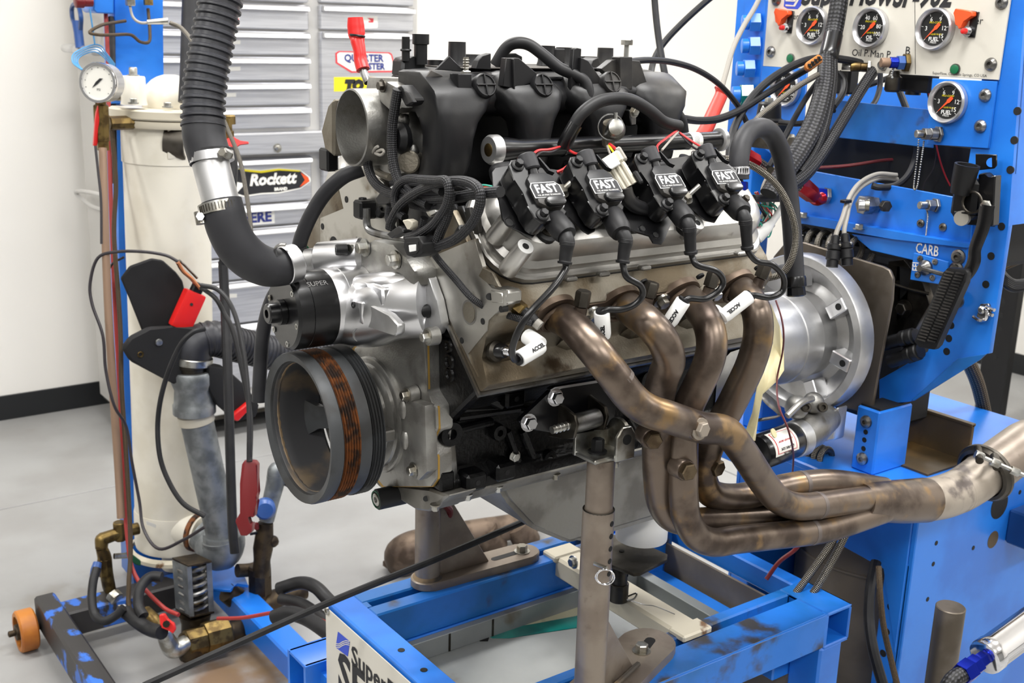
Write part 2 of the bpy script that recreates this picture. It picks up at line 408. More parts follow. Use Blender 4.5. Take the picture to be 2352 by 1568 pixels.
# work shelf between the upper and the lower chest
zs1, zs0 = tz(303), tz(352)
MB().box2((TX0-.01, TY0-.035, zs0), (TX1+.01, TY0+.03, zs1), .006).make('work_shelf', 'stainless', tc)
MB().hex(at(637, 340, y=TY0-.035)+V((0, .001, 0)), (0, -1, 0), .012, .006, .002).make('lock', 'zinc', tc)
ll = [tz(p) for p in (360, 468, 521, 586, 638, 738)]+[.20]
for z1, z0 in zip(ll, ll[1:]): drawer(dl, dm0, z1, z0)
for z1, z0 in zip((ll[0], ll[2], ll[4]), (ll[2], ll[4], ll[6])): drawer(dm1, dr, z1, z0)
MB().box2((TX0+.01, TY0+.03, .085), (TX1-.01, TY1-.01, .11), .004).make('base_frame', 'dark_steel', tc)
for cx, cy in ((TX0+.09, TY1-.06), (TX0+.09, TY0+.1), (TX1-.09, TY0+.1), (TX1-.09, TY1-.06)):
    c = MB().cyl((cx-.018, cy, .045), (cx+.018, cy, .045), .045, 20, .006).make('caster', 'rubber', tc)
    MB().box((cx, cy, .082), (.05, .06, .02), .004).make('caster_fork', 'dark_steel', c)
hb = MB().tube([V((TX0-.002, 2.68, 1.46)), V((TX0-.05, 2.68, 1.46)), V((TX0-.06, 2.72, 1.46)), V((TX0-.06, 3.0, 1.46)), V((TX0-.05, 3.04, 1.46)), V((TX0-.002, 3.04, 1.46))], .016, 4).make('push_handle', 'satin_alu', tc)
MB().tube([at(235, 482, x=TX0-.002), at(205, 470, x=TX0-.02), at(175, 440, x=TX0-.05), at(230, 447, x=TX0-.03), at(262, 470, x=TX0-.002)], .008, 5).make('side_hook', 'stainless_side', tc)
# stickers on the drawer fronts: flat print
def sticker(name, pts, m, dy=-.0012, y0=None):
    yy = TY0 if y0 is None else y0
    return MB().prism([V((q.x, yy+dy, q.z)) for q in (at(a, b, y=yy) for a, b in pts)], (0, .001, 0))
def lettered(name, label, outline, layers, words):
    o = sticker(name, outline, None).make(name, layers[0])
    tag(o, label, 'sticker')
    for k, (pts, m) in enumerate(layers[1:]): sticker('print', pts, m, -.0014-.0003*k).make('print', m, o)
    for wd, px, py, hpx, m, kw in words:
        q = at(px, py, y=TY0-.0026); h = (at(px, py, y=TY0)-at(px, py+hpx, y=TY0)).length*1.36
        text(wd, h, q, (1, 0, 0), (0, 0, 1), m, o, lift=.0004, **kw)
    return o
rk = [(536, 402), (545, 385), (598, 390), (640, 385), (690, 390), (712, 407), (714, 416), (690, 433), (640, 444), (600, 446), (560, 452), (540, 448)]
lettered('sticker', 'black rocket-shaped sticker lettered Rockett in white on a chest drawer', rk, ['paper', ([(538, 402), (548, 387), (597, 393), (640, 388), (690, 393), (708, 407), (711, 416), (690, 431), (640, 441), (600, 443), (560, 449), (543, 444), (560, 425), (556, 420), (536, 416)], 'ink'), ([(546, 387), (598, 392), (640, 387), (690, 391), (688, 394), (640, 391), (600, 397), (560, 393)], 'yellow'), ([(690, 396), (708, 408), (710, 416), (688, 429), (700, 413)], 'orange')],
         [('Rockett', 626, 412, 26, 'paper', dict(bold=.0025, shear=.2)), ('BRAND', 645, 434, 7, 'paper', dict(bold=.001))])
lettered('sticker', 'white sticker with blue capitals ending in ERE on a chest drawer', [(545, 490), (630, 484), (631, 512), (545, 519)], ['paper'], [('HERE', 588, 500, 24, 'logo_blue', dict(bold=.002))])
lettered('sticker', 'red and blue outlined sticker reading QUARTER MASTER on chest door', [(770, 122), (778, 117), (894, 120), (900, 124), (909, 156), (902, 166), (806, 167), (771, 145)], ['logo_red', ([(774, 124), (780, 120), (892, 123), (897, 127), (905, 155), (900, 162), (808, 163), (775, 143)], 'paper')],
         [('QUARTER', 836, 134, 17, 'logo_blue', dict(bold=.0012)), ('MASTER', 852, 153, 15, 'logo_blue', dict(bold=.0012))])
lettered('sticker', 'bright yellow sticker with black TO lettering behind the throttle body', [(767, 177), (862, 177), (862, 209), (767, 210)], ['yellow'], [('TO', 812, 198, 24, 'ink', dict(bold=.006, shear=.2))])
lettered('sticker', 'small white sticker with a red swirl on a chest drawer', [(832, 37), (867, 37), (867, 64), (832, 65)], ['paper', ([(843, 41), (858, 42), (857, 52), (846, 52), (846, 48), (852, 48)], 'logo_red')], [])
lettered('sticker', 'red striped sticker half behind the corrugated hose', [(527, 28), (549, 28), (549, 60), (522, 62)], ['paper', ([(530, 32), (548, 32), (548, 37), (529, 37)], 'logo_red'), ([(528, 42), (548, 42), (548, 47), (527, 47)], 'logo_red'), ([(526, 52), (548, 52), (548, 57), (525, 57)], 'logo_red')], [])
for a, b, g in ((538, 98, 'third'), (538, 159, 'fourth'), (528, 219, 'fifth'), (530, 680, 'lower')):
    tag(sticker('label_strip', [(a-14, b-5), (a+14, b-6), (a+14, b+3), (a-14, b+4)], None).make('label_strip', 'paper'), f'small white label strip on the {g} drawer of the steel chest', 'label')

# ================================================================== engine cart
ct = thing('engine_cart', 'bright blue welded engine docking cart with slotted side rails and cream sign', 'engine cart', (.32, 0, 0))
def slot_rail(y0, y1, sl0, sl1, x0, x1, sx0, sx1, z1, z0, name):
    # a hollow rail whose top is cut by one long slot
    b = MB()
    b.box2((x0, y0, z0), (x1, sl0, z1), .003); rail = b.make(name, 'blue_worn', ct)
    MB().box2((x0, sl1, z0), (x1, y1, z1), .003).make('rail_side', 'blue_worn', rail)
    MB().box2((sx1, sl0, z0), (x1, sl1, z1-.0005)).make('slot_end', 'blue_worn', rail)
    MB().box2((x0, sl0, z0), (sx0, sl1, z1-.0005)).make('slot_end', 'blue_worn', rail)
    MB().box2((sx0, sl0, z0), (sx1, sl1, z0+.02)).make('slot_floor', 'blue_paint', rail)
    return rail
slot_rail(.17, .26, .203, .222, -.022, .684, -.012, .655, .595, .527, 'side_rail')
slot_rail(-.258, -.146, -.188, -.170, -.022, .648, .0, .684, .595, .527, 'side_rail')
MB().box2((-.022, -.2575, .53), (.653, -.246, .5945)).make('rail_web', 'blue_paint', ct)
MB().box2((.648, -.258, .588), (.717, -.146, .595), .002).make('rail_cap', 'blue_worn', ct)
MB().box2((.648, -.258, .522), (.717, -.146, .530), .002).make('rail_floor', 'blue_paint', ct)
fb = MB().box2((-.070, -.262, .575), (-.02, .262, .596), .003).make('front_beam', 'blue_paint', ct)
for a, b in ((765, 1187), (962, 1360)):
    q = at(720+a/3.7935, 1180+b/3.7935, z=.596); MB().cyl(q-Z_*.004, q+Z_*.0008, .006, 14).make('bolt_hole', 'shadow_or_plain_black', fb)
MB().box2((-.072, -.262, .02), (-.05, .262, .575), .003).make('front_plate', 'blue_paint', ct)
MB().box2((.682, -.15, .552), (.717, .26, .595), .003).make('rear_beam', 'blue_paint', ct)
MB().box2((.711, -.258, .522), (.717, -.14, .595), .002).make('beam_wall', 'blue_paint', ct)
MB().box2((.648, -.16, .525), (.712, -.146, .59), .001).make('beam_inside', 'dark_blue', ct)  # darker blue standing in for shade inside the open tube end
MB().box2((.664, -.17, .06), (.670, .17, .555)).make('back_panel', 'can_tan', ct)
for y0, y1 in ((.175, .26), (-.258, -.19)):
    for x0, x1 in ((-.05, .03), (.64, .70)):
        MB().box2((x0, y0, .0), (x1, y1, .527), .004).make('leg', 'blue_paint', ct)
MB().box2((-.05, .168, .10), (.66, .176, .527), .002).make('side_plate', 'blue_paint', ct)
MB().box2((.60, -.19, .44), (.655, .17, .50), .003).make('lower_cross_beam', 'blue_paint', ct)
MB().box2((.60, -.19, .14), (.655, .17, .20), .003).make('lower_cross_beam', 'blue_paint', ct)
lt = MB()
q0 = at(660, 1490, y=.36)
x0, z1 = q0.x, q0.z
lt.box2((x0, .285, z1-.008), (.62, .36, z1), .002); lt.box2((x0, .285, z1-.085), (.62, .293, z1), .002); lt.box2((x0, .352, z1-.085), (.62, .36, z1), .002); lt.box2((x0, .285, z1-.085), (.62, .36, z1-.078), .002)
lt.box2((x0+.03, .26, z1-.07), (.6, .29, z1-.02)); lt.make('skid_tube', 'blue_paint', ct)
sg = MB().box2((-.0745, -.258, .30), (-.0725, .258, .587), .0008).make('sign_plate', 'cream_panel', ct)
MB().allen(at(753, 1402, x=-.0745), (-1, 0, 0), .007, .004).make('screw', 'zinc', sg)
def sgp(a, b): return at(720+a/3.7935, 1180+b/3.7935, x=-.0747)
lg = [(215, 1025), (305, 1100), (318, 1112), (300, 1240), (200, 1165), (197, 1150)]
MB().prism([sgp(*p) for p in lg], (-.0006, 0, 0)).make('logo', 'ink_blue', sg)
for k in range(3):
    o = 16*k
    c = [(196, 1124+o), (225, 1128+o), (255, 1108+o), (285, 1098+o), (318, 1106+o), (318, 1113+o), (285, 1105+o), (257, 1116+o), (226, 1136+o), (196, 1131+o)]
    MB().prism([sgp(*p)-X_*.0007 for p in c], (-.0004, 0, 0)).make('wave', 'cream_panel', sg)
text('SuperFlow', .052, sgp(330, 1200)+V((0, 0, -.006)), (0, -1, 0), (0, 0, 1), 'ink', sg, align='LEFT', bold=.001)
text('SF-901', .105, sgp(215, 1345)+V((0, 0, -.004)), (0, -1, 0), (0, 0, 1), 'ink', sg, align='LEFT', bold=.003)
# galvanised drip tray and what lies in it
tr = thing('drip_tray', 'galvanised drip tray with grimy floor set inside the blue cart', 'drip tray', (.2, 0, .47))
MB().box2((-.045, -.185, .484), (.595, .165, .490)).make('tray_floor', 'tray_galv', tr)
MB().box2((-.045, .150, .490), (.595, .165, .527), .001).make('tray_wall', 'tray_galv', tr)
MB().box2((.57, -.185, .490), (.595, .15, .52), .001).make('tray_wall', 'tray_galv', tr)
for xx in (.115, .21): MB().box2((xx, .1488, .491), (xx+.004, .1502, .526)).make('seam', 'dark_steel', tr)
def tp(a, b, z=.490): return at(720+a/3.7935, 1180+b/3.7935, z=z)
dp = [tp(*p) for p in ((1560, 1030), (1700, 985), (1800, 925), (2060, 855), (2300, 775), (2300, 905), (1900, 965), (1700, 1005))]
tag(MB().prism(dp, Z_*.0008).make('dried_residue', 'tray_dirty'), 'pale yellow dried residue in the drip tray beside teal puddle', 'residue')
pd = [tp(*p) for p in ((1500, 1062), (1620, 1010), (1760, 985), (1900, 965), (2060, 935), (2300, 890), (2460, 860), (2460, 975), (2250, 1000), (2050, 1030), (1850, 1060), (1700, 1085), (1560, 1085))]
tag(MB().prism(pd, Z_*.0012, .0005).make('coolant_puddle', 'teal'), 'teal coolant puddle spilled on the galvanised drip tray', 'puddle')
tag(MB().prism([tp(*p) for p in ((1430, 1075), (1480, 1060), (1530, 1080), (1520, 1110), (1450, 1110))], Z_*.0012).make('oil_spot', 'shadow_or_plain_black'), 'small black oil spot on the drip tray edge', 'stain')
# cream cross beam laid over the rails, with the transmission yoke on it
cb = thing('cross_beam', 'scuffed cream cross beam lying over both blue side rails', 'beam', (.40, 0, .56))
MB().box2((.372, -.165, .558), (.43, .178, .600), .005).make('beam', 'cream_scuffed', cb)
MB().box2((.366, .165, .590), (.434, .206, .603), .003).make('saddle', 'cream_scuffed', cb)
MB().box2((.366, -.186, .590), (.434, -.148, .603), .003).make('saddle', 'cream_scuffed', cb)
MB().hex(at(1318, 1290, x=.372), (-1, 0, 0), .009, .007, .002).make('bolt', 'zinc', cb)
yk = thing('support_yoke', 'blackened steel plate on a short perforated post standing on cream beam', 'support', (.40, -.01, .60))
pb = at(1420, 1375, z=.603)
MB().cyl(pb-Z_*.002, pb+Z_*.032, .0175, 20, .001).make('collar', 'dark_steel', yk)
po = MB().cyl(pb+Z_*.03, pb+Z_*.085, .0145, 20).make('post', 'dark_steel', yk)
for k in range(2): MB().cyl(pb+V((.009, -.0107, .05+.02*k)), pb+V((.0096, -.0115, .05+.02*k)), .004, 10).make('pin_hole', 'shadow_or_plain_black', po)
zz = pb.z+.085
MB().prism([at(*p, z=zz) for p in ((1390, 1232), (1440, 1236), (1534, 1280), (1533, 1291), (1470, 1323), (1455, 1324), (1392, 1300))], Z_*.006, .001).make('plate', 'dark_steel', yk)
MB().cyl(at(1428, 1265, z=zz+.006)-Z_*.001, at(1428, 1265, z=zz+.006)+Z_*.0008, .005).make('bolt_hole', 'shadow_or_plain_black', yk)
MB().tube([at(1440, 1370, z=.606), at(1462, 1362, z=.62), at(1456, 1375, z=.612), at(1440, 1378, z=.61)], .0016, 5, 6).make('clip_pin', 'steel', yk)
MB().tube([at(1440, 1376, z=.61), at(1480, 1388, z=.604), at(1506, 1392, z=.607), at(1550, 1410, z=.6035)], .0008, 6, 6).make('lanyard', 'steel', yk)
# ================================================================== the two engine stand posts
def stand_post(label, pbase, ztop, zsplit, plate, slot, boltp, gus, holes):
    t = thing('support_post', label, 'support post', pbase)
    pbase = V(pbase)
    bp = MB().prism(plate, Z_*.016, .002).make('base_plate', 'taupe_metal', t)
    MB().prism([q+Z_*.0155 for q in slot], Z_*.001).make('slot', 'shadow_or_plain_black', bp)
    MB().hex(V(boltp)+Z_*.0155, Z_, .0105, .012, .0025).make('bolt', 'zinc', bp)
    MB().tube([V((pbase.x, pbase.y, pbase.z+.016+.0)), V((pbase.x, pbase.y, pbase.z+.022))], [.0275, .0235], seg=20).make('weld', 'dust_tan', t)
    MB().cyl(pbase+Z_*.014, V((pbase.x, pbase.y, zsplit)), .0232, 28).make('outer_tube', 'taupe_metal', t)
    MB().torus(V((pbase.x, pbase.y, zsplit)), Z_, .0222, .0012, 24).make('tube_rim', 'dark_steel', t)
    MB().cyl(V((pbase.x, pbase.y, zsplit-.02)), V((pbase.x, pbase.y, ztop)), .0202, 28, .001).make('inner_tube', 'taupe_metal', t)
    g = MB(); g.prism(gus, V((gus[1]-gus[0]).cross(gus[2]-gus[0]).normalized())*.008, .001); g.make('gusset', 'taupe_metal', t)
    return t
def stadium(a, b, r, n=10):
    a, b = V(a), V(b); u = (b-a).normalized(); v = Z_.cross(u)
    return [b+u*(r*math.sin(i*PI/n))*1+v*(-r*math.cos(i*PI/n)) for i in range(n+1)]+[a-u*(r*math.sin(i*PI/n))+v*(r*math.cos(i*PI/n)) for i in range(n+1)]
PL = V((.112, .219, .595))
sp1 = stand_post('taupe tube post with triangular gusset on the far side rail of cart', PL, .99, .90,
    stadium(PL, (.324, .211, .595), .031), stadium((.255, .2105, .595), (.326, .2105, .595), .0065, 5), (.318, .208, .595),
    [PL+V((.02, 0, .016)), PL+V((.13, -.002, .016)), PL+V((.02, 0, .20))], 0)
PR = V((.108, -.247, .595)); PE = V((.272, -.186, .595))
sp2 = stand_post('tall taupe tube post carrying the engine bracket on the near side rail', PR, .998, .919,
    stadium(PR, PE+V((.025, .013, 0)), .045), stadium(PE+V((-.005, -.004, 0)), PE+V((.03, .014, 0)), .0085, 5), PE+V((-.006, -.004, 0)),
    [PR+V((.02, .006, .016)), PR+V((.115, .041, .016)), PR+V((.02, .006, .15))], 0)
MB().box((PR+PE)/2+V((0, -.02, .021)), (.09, .008, .007), .002, Matrix.Rotation(math.atan2(.061, .164), 3, 'Z')).make('weld', 'dust_tan', sp2)
for k in range(5):
    q = V((.108+.0232*.29, -.247-.0232*.957, at(1397, 1200+28*k, y=-.263).z)); nq = V((.29, -.957, 0))
    MB().cyl(q-nq*.006, q+nq*.0006, .0042, 12).make('pin_hole', 'shadow_or_plain_black', sp2)
rp = at(1389, 1303, y=-.284)
rg = MB().torus(rp+V((0, 0, -.014)), V((.5, .8, .1)), .0125, .001, 22, 6); rg.torus(rp+V((.001, -.002, -.0145)), V((.6, .75, .1)), .0125, .001, 22, 6)
rg.make('pull_ring', 'chrome', sp2); MB().cyl(rp+V((-.004, .018, .0)), rp+V((.001, -.003, 0)), .003, 10).make('lock_pin', 'zinc', sp2)
# ================================================================== engine: block, heads, covers, pan
en = thing('engine', 'V8 engine with glossy black block and bare aluminium cylinder heads on the cart posts', 'engine', (.15, 0, ZC))
def yz(pts, x): return [V((x, a, b)) for a, b in pts]
XF, XR = -.092, .43
half = [(-.075, 1.27), (-.235, 1.1185), (-.224, 1.1125), (-.176, 1.092), (-.150, 1.062), (-.150, .985), (-.163, .972), (-.163, .953)]
# deck inner edge (s=-.11) is at y=-.086,z=1.27
prof = [(-.086, 1.271)]+half[1:]+[(-a, b) for a, b in half[1:]][::-1]+[(.086, 1.271)]
blk = MB().prism(yz(prof, XF), X_*(XR-XF), .004, 2).make('block', 'black_gloss', en)
bb = MB()
def boss(name, px, py, r, h, y=-.152, dirv=(0, -1, 0), m='black_gloss', par=blk, hole=.45, base=.02):
    q = at(px, py, y=y); d = V(dirv)
    b = MB().lathe([(r*1.15, -base), (r*1.1, h*.6), (r, h), (r*hole, h), (r*hole, h-.006)], q, d, 18)
    return b.make(name, m, par)
for px, py, r, h in ((1028, 992, .017, .012), (1140, 990, .011, .01), (1085, 870, .024, .012), (1480, 870, .016, .012), (1255, 1050, .012, .01), (1420, 990, .01, .01)): boss('boss', px, py, r, h)
for a, b, r in (((1050, 988), (1130, 968), .006), ((1050, 955), (1190, 935), .008), ((1090, 935), (1245, 945), .005), ((1165, 990), (1190, 1060), .006), ((1200, 990), (1230, 1065), .006), ((1160, 935), (1000, 940), .007), ((1440, 960), (1470, 1010), .006), ((1100, 900), (1150, 925), .012)):
    MB().tube([at(*a, y=-.153), at(*b, y=-.153)], r, seg=10).make('rib', 'black_gloss', blk)
for p0, dz in (((1163, 905), .0), ((1142, 1072), 0), ((1075, 1095), 0)):
    q = at(*p0, y=-.155); b = MB().box(q, (.034, .05, .026), .004); b.make('pad', 'black_gloss', blk)
    MB().cyl(q-Y_*.02, q-Y_*.0255, .004, 12).make('tapped_hole', 'shadow_or_plain_black', blk)
for px, py in ((1182, 1048), (1443, 988), (1355, 1058)):
    MB().hex(at(px, py, y=-.156), (0, -1, 0), .0065, .005, .001).make('bolt', 'zinc', blk)
MB().prism([at(*p, x=XF-.004) for p in ((985, 760), (1060, 790), (1098, 868), (1090, 905), (1010, 985), (1000, 925))], X_*.02, .004).make('front_web', 'black_gloss', blk)
for px, py, r in ((1030, 795, .007), (1032, 830, .009), (1033, 860, .008)): MB().torus(at(px, py, x=XF-.004), X_, r, .003, 16, 6).make('cast_mark', 'black_gloss', blk)
MB().prism([at(*p, x=XF-.006) for p in ((1003, 1000), (1018, 1000), (1022, 1085), (1024, 1128), (1005, 1120))], X_*.02, .003).make('front_flange', 'steel', blk)
MB().prism([at(*p, y=-.168) for p in ((1012, 1085), (1045, 1080), (1045, 1125), (1012, 1132))], Y_*.03, .003).make('pad', 'black_gloss', blk)
# -------- heads (bank in view m=1, far bank m=-1)
sec = [(-.112, .236), (.100, .236), (.104, .262), (.066, .268), (.054, .290), (.054, .300), (.047, .336), (.016, .345), (-.112, .345)]
for m_ in (1, -1):
    MB().prism([Ex(-.10, s, .231, m_) for s in (-.112, .104)]+[Ex(-.10, s, .2365, m_) for s in (.104, -.112)], X_*.51).make('head_gasket', 'steel', en)
    hd = MB().prism([Ex(-.097, s, t, m_) for s, t in sec], X_*.505, .004, 2).make('cylinder_head', 'cast_alu_dirty', en)
    if m_ == 1:
        hn = hd
        hdp = [(968, 601), (995, 588), (1090, 548), (1108, 612), (1110, 640), (1130, 662), (1158, 668), (1158, 700), (1122, 735), (1118, 760), (1075, 812), (1083, 838), (1097, 866)]
        MB().prism([at(*p, x=-.0985) for p in hdp], X_*.006, .001).make('front_face', 'machined_alu', hn)
        MB().cyl(at(1078, 717, x=-.0985)-X_*.0005, at(1078, 717, x=-.0985)+X_*.004, .0165, 24).make('core_plug_rim', 'cast_alu', hn)
        MB().cyl(at(1078, 717, x=-.0985)-X_*.001, at(1078, 717, x=-.0985)+X_*.004, .0135, 24).make('core_plug', 'cast_alu_dirty', hn)
        for px, py in ((985, 604), (1125, 682), (1108, 738), (1060, 782), (1150, 710)): MB().cyl(at(px, py, x=-.0992), at(px, py, x=-.0992)+X_*((-.09)-(-.0992)), .0042, 14).make('tapped_hole', 'shadow_or_plain_black', hn)
        MB().prism([at(*p, x=-.0995) for p in ((1122, 660), (1156, 668), (1158, 702), (1126, 700))], X_*.03, .004).make('accessory_boss', 'machined_alu', hn)
        MB().cyl(at(1124, 681, x=-.1002), at(1124, 681, x=-.09), .0045, 14).make('tapped_hole', 'shadow_or_plain_black', hn)
        MB().prism([at(*p, x=-.0992) for p in ((1108, 614), (1130, 625), (1148, 660), (1120, 652), (1098, 634))], X_*.004, .001).make('recess', 'cast_alu_dirty', hn)
        for px in (1385, 1480, 1310, 1700): # little lugs below the cover rail
            MB().box(at(px, 640-(px-1310)*.15, s=.02), (.018, .012, .006), .002).make('lug', 'cast_alu', hn)
        for k in range(4):
            o = Ex(k*.1118+.055, .05, .30)
            MB().cyl(Ex(k*.1118+.04, .04, .325), Ex(k*.1118+.04, .062, .322), .012, 14).make('boss', 'cast_alu_dirty', hn)
            if k < 4: MB().lathe([(.03, 0), (.034, .004), (.02, .012)], Ex(k*.1118-.052, .064, .268), BO, 18).make('plug_scoop', 'cast_alu_dirty', hn)
        for px, py in ((1477, 645), (1607, 632), (1740, 612)): MB().cyl(at(px, py, s=.047), at(px, py, s=.047)+BO*.003, .006, 12).make('threaded_hole', 'shadow_or_plain_black', hn)
    # valve cover: rounded rail and a tapering box with rounded corners
    def outline(ins, t, dx=0):
        x0, x1, s0, s1, r = -.088+ins, .402-ins, -.135+ins, .012-ins, .058-ins*.8
        pts = []
        for cx, cs, a0, rr in ((x0+r, s1-r, PI/2, r), (x0+r, s0+r, PI, r), (x1-.03, s0+.03, 1.5*PI, .03), (x1-.03, s1-.03, 0, .03)):
            for i in range(7):
                a = a0+i*PI/12; pts.append(Ex(cx+rr*math.cos(a), cs+rr*math.sin(a), t, m_))
        return pts
    vc = MB().ring([outline(0, .345), outline(0, .354), outline(.0025, .3565)]).make('valve_cover', 'cover_alu', en)
    MB().ring([outline(-.001, .3435), outline(-.001, .3465)]).make('cover_gasket', 'black_satin', vc)
    MB().ring([outline(.007, .352), outline(.0085, .366), outline(.016, .372), outline(.019, .392), outline(.024, .400), outline(.034, .404)]).make('cover_body', 'cover_alu', vc)
    if m_ == 1:
        for (px, py), ln in (((1207, 566), .05), ((1602, 512), .03), ((1168, 502), .04)):
            q = at(px, py, t=.418)
            MB().lathe([(.0125, -ln), (.0115, -.004), (.0105, 0), (.0045, 0), (.004, -.006)], q, BA, 20).make('standoff', 'cover_alu', vc)
            if px != 1168: MB().lathe([(.0106, 0), (.0106, .0006), (.0046, .0006)], q, BA, 20).make('machined_ring', 'ceiling_glint_alu', vc); MB().cyl(q, q+BA*.0009, .0045, 16).make('threaded_hole', 'shadow_or_plain_black', vc)
        for px, py in ((1253, 532), (1420, 515), (1575, 520), (1700, 470)):
            q = at(px, py, t=.403)
            bw = MB().lathe([(.0165, -.004), (.0165, .003), (.013, .0045), (.008, .0045)], q, BA, 20).make('grommet', 'black_satin', vc)
            MB().hex(q, BA, .0055, .013, .006, 1.9).make('bolt', 'dark_steel', bw)
        MB().prism([at(*p, y=-.235) for p in ((1700, 440), (1712, 434), (1727, 436), (1730, 492), (1704, 492))], Y_*.035, .004).make('filler_neck', 'cover_alu', vc)
# -------- timing cover
tim = [(812, 800), (860, 760), (975, 760), (978, 900), (1000, 935), (1002, 985), (990, 1010), (1000, 1050), (1000, 1100), (988, 1118), (880, 1118), (835, 1060)]
cv = MB().prism([at(*p, x=-.118) for p in tim], X_*.028, .004, 2).make('timing_cover', 'cast_alu', en)
MB().prism([at(a+(6 if a > 900 else -3), b, x=-.114) for a, b in tim], X_*.003).make('cover_gasket', 'gold_gasket', cv)
hub = V((-.118, 0, ZC))
MB().lathe([(.080, .004), (.077, -.012), (.070, -.018), (.067, -.05), (.056, -.052), (.055, -.03)], hub, X_, 36).make('seal_housing', 'cast_alu', cv)
MB().lathe([(.087, .004), (.086, -.005), (.083, -.007), (.05, -.008)], hub, X_, 40).make('embossed_ring', 'cast_alu', cv)
MB().prism([at(*p, x=-.133) for p in ((918, 925), (935, 918), (975, 930), (980, 1085), (960, 1105), (925, 1090))], X_*.02, .006, 2).make('raised_panel', 'cast_alu', cv)
MB().box(at(888, 998, x=-.15), (.02, .018, .016), .002).make('timing_pointer', 'cast_alu', cv)
for px, py in ((955, 903), (970, 1075), (792, 815), (1003, 770)):
    q = at(px, py, x=-.119); MB().lathe([(.0125, 0), (.012, -.014)], q, X_, 16).make('bolt_boss', 'cast_alu', cv)
    MB().hex(q-X_*.013, -X_, .0065, .008, .0025, 1.5).make('bolt', 'zinc', cv)
for px, py in ((925, 940), (930, 1010)): MB().ball(at(px, py, x=-.133), .009, 12, 6, (.6, 1, 1.6)).make('bulge', 'cast_alu', cv)
MB().cyl(at(867, 778, x=-.119), at(867, 778, x=-.12)+X_*-.001, .010, 16).make('dowel_hole', 'dark_steel', cv)
# -------- front valley / water jacket plate and the far head's face behind the throttle body
MB().box2((-.09, -.085, 1.215), (.42, .085, 1.29), .01).make('valley_cover', 'cast_alu', en)
fp = MB().prism([at(*p, x=-.098) for p in ((768, 392), (822, 372), (880, 420), (905, 480), (915, 555), (855, 575), (840, 600), (735, 600), (735, 500), (790, 480))], X_*.006, .001).make('far_head_face', 'machined_alu', en)
for px, py, r in ((795, 458, .005), (740, 520, .005), (766, 562, .013), (905, 545, .004)): MB().cyl(at(px, py, x=-.0986), at(px, py, x=-.0986)+X_*((-.097)-(-.0986)), r, 16).make('tapped_hole', 'shadow_or_plain_black', fp)
# coolant steam line and its black clamp block
st_ = MB().tube([at(842, 478, x=-.115), at(843, 515, x=-.115), at(855, 532, x=-.115), at(905, 545, x=-.112), at(960, 552, x=-.10)], .0055, 6, 10).make('steam_line', 'steel', en)
MB().box(at(840, 480, x=-.108), (.03, .024, .026), .003).make('line_clamp', 'black_satin', en)
MB().allen(at(833, 468, x=-.108), Z_, .006, .009).make('clamp_bolt', 'black_satin', en)
for px, py in ((872, 492), (1055, 538)): MB().allen(at(px, py, x=-.10), (0, -K, K), .007, .012).make('bolt', 'black_satin', en)
# -------- oil pan
pan = MB().prism(yz([(-.165, .954), (-.158, .940), (-.14, .928), (.14, .928), (.158, .940), (.165, .954)], -.105), X_*.54, .003).make('oil_pan', 'pan_alu', en)
MB().prism([at(*p, x=-.108) for p in ((832, 1075), (880, 1120), (985, 1122), (1030, 1138), (985, 1175), (955, 1172), (870, 1120))], X_*.05, .004).make('pan_nose', 'pan_alu', pan)
def panring(z, x0, x1, w): return [V((x0, -w, z)), V((x1, -w, z)), V((x1, w, z)), V((x0, w, z))]
sp = MB().ring([panring(.94, .01, .41, .135), panring(.905, .03, .41, .13), panring(.845, .085, .40, .125), panring(.80, .16, .385, .12), panring(.79, .19, .375, .11)])
bmesh.ops.bevel(sp.bm, geom=[e for e in sp.bm.edges], offset=.007, segments=2, affect='EDGES', clamp_overlap=True)
sp.make('sump', 'pan_alu', pan)
for px, py in ((1145, 1100), (1277, 1072), (1000, 1142), (1075, 1118), (1415, 1045)): MB().hex(at(px, py, y=-.157)+V((0, 0, -.01)), (0, 0, -1), .005, .008, .002).make('bolt', 'zinc', pan)
MB().cyl(at(978, 1145, x=-.110), at(978, 1145, x=-.10), .004, 12).make('tapped_hole', 'shadow_or_plain_black', pan)
pl = MB().cyl(at(865, 1147, y=-.04), at(925, 1130, y=-.04)+Y_*-.005, .0155, 22, .001).make('hose_stub', 'rubber', en)
q = at(865, 1147, y=-.04); dd = (at(925, 1130, y=-.04)-q).normalized()
MB().torus(q-dd*.0005, dd, .0128, .0011, 20, 6).make('green_rim', 'green_dark', pl); MB().allen(q+dd*.002, -dd, .0095, .004).make('plug', 'zinc', pl)
# ================================================================== oil filter
of = thing('oil_filter', 'plain white oil filter canister behind the support post under the oil pan', 'oil filter', (.41, -.02, .80))
q = at(1478, 1150, y=-.03); x_, y_ = q.x, q.y
MB().lathe([(.040, -.118), (.046, -.115), (.047, -.01), (.044, 0), (.03, .002)], (x_, y_, at(1478, 1095, y=-.03).z), Z_, 32).make('canister', 'white', of)
MB().lathe([(.048, 0), (.048, .006), (.036, .008), (.036, .03)], (x_, y_, at(1478, 1095, y=-.03).z), Z_, 32).make('rim', 'dark_steel', of)
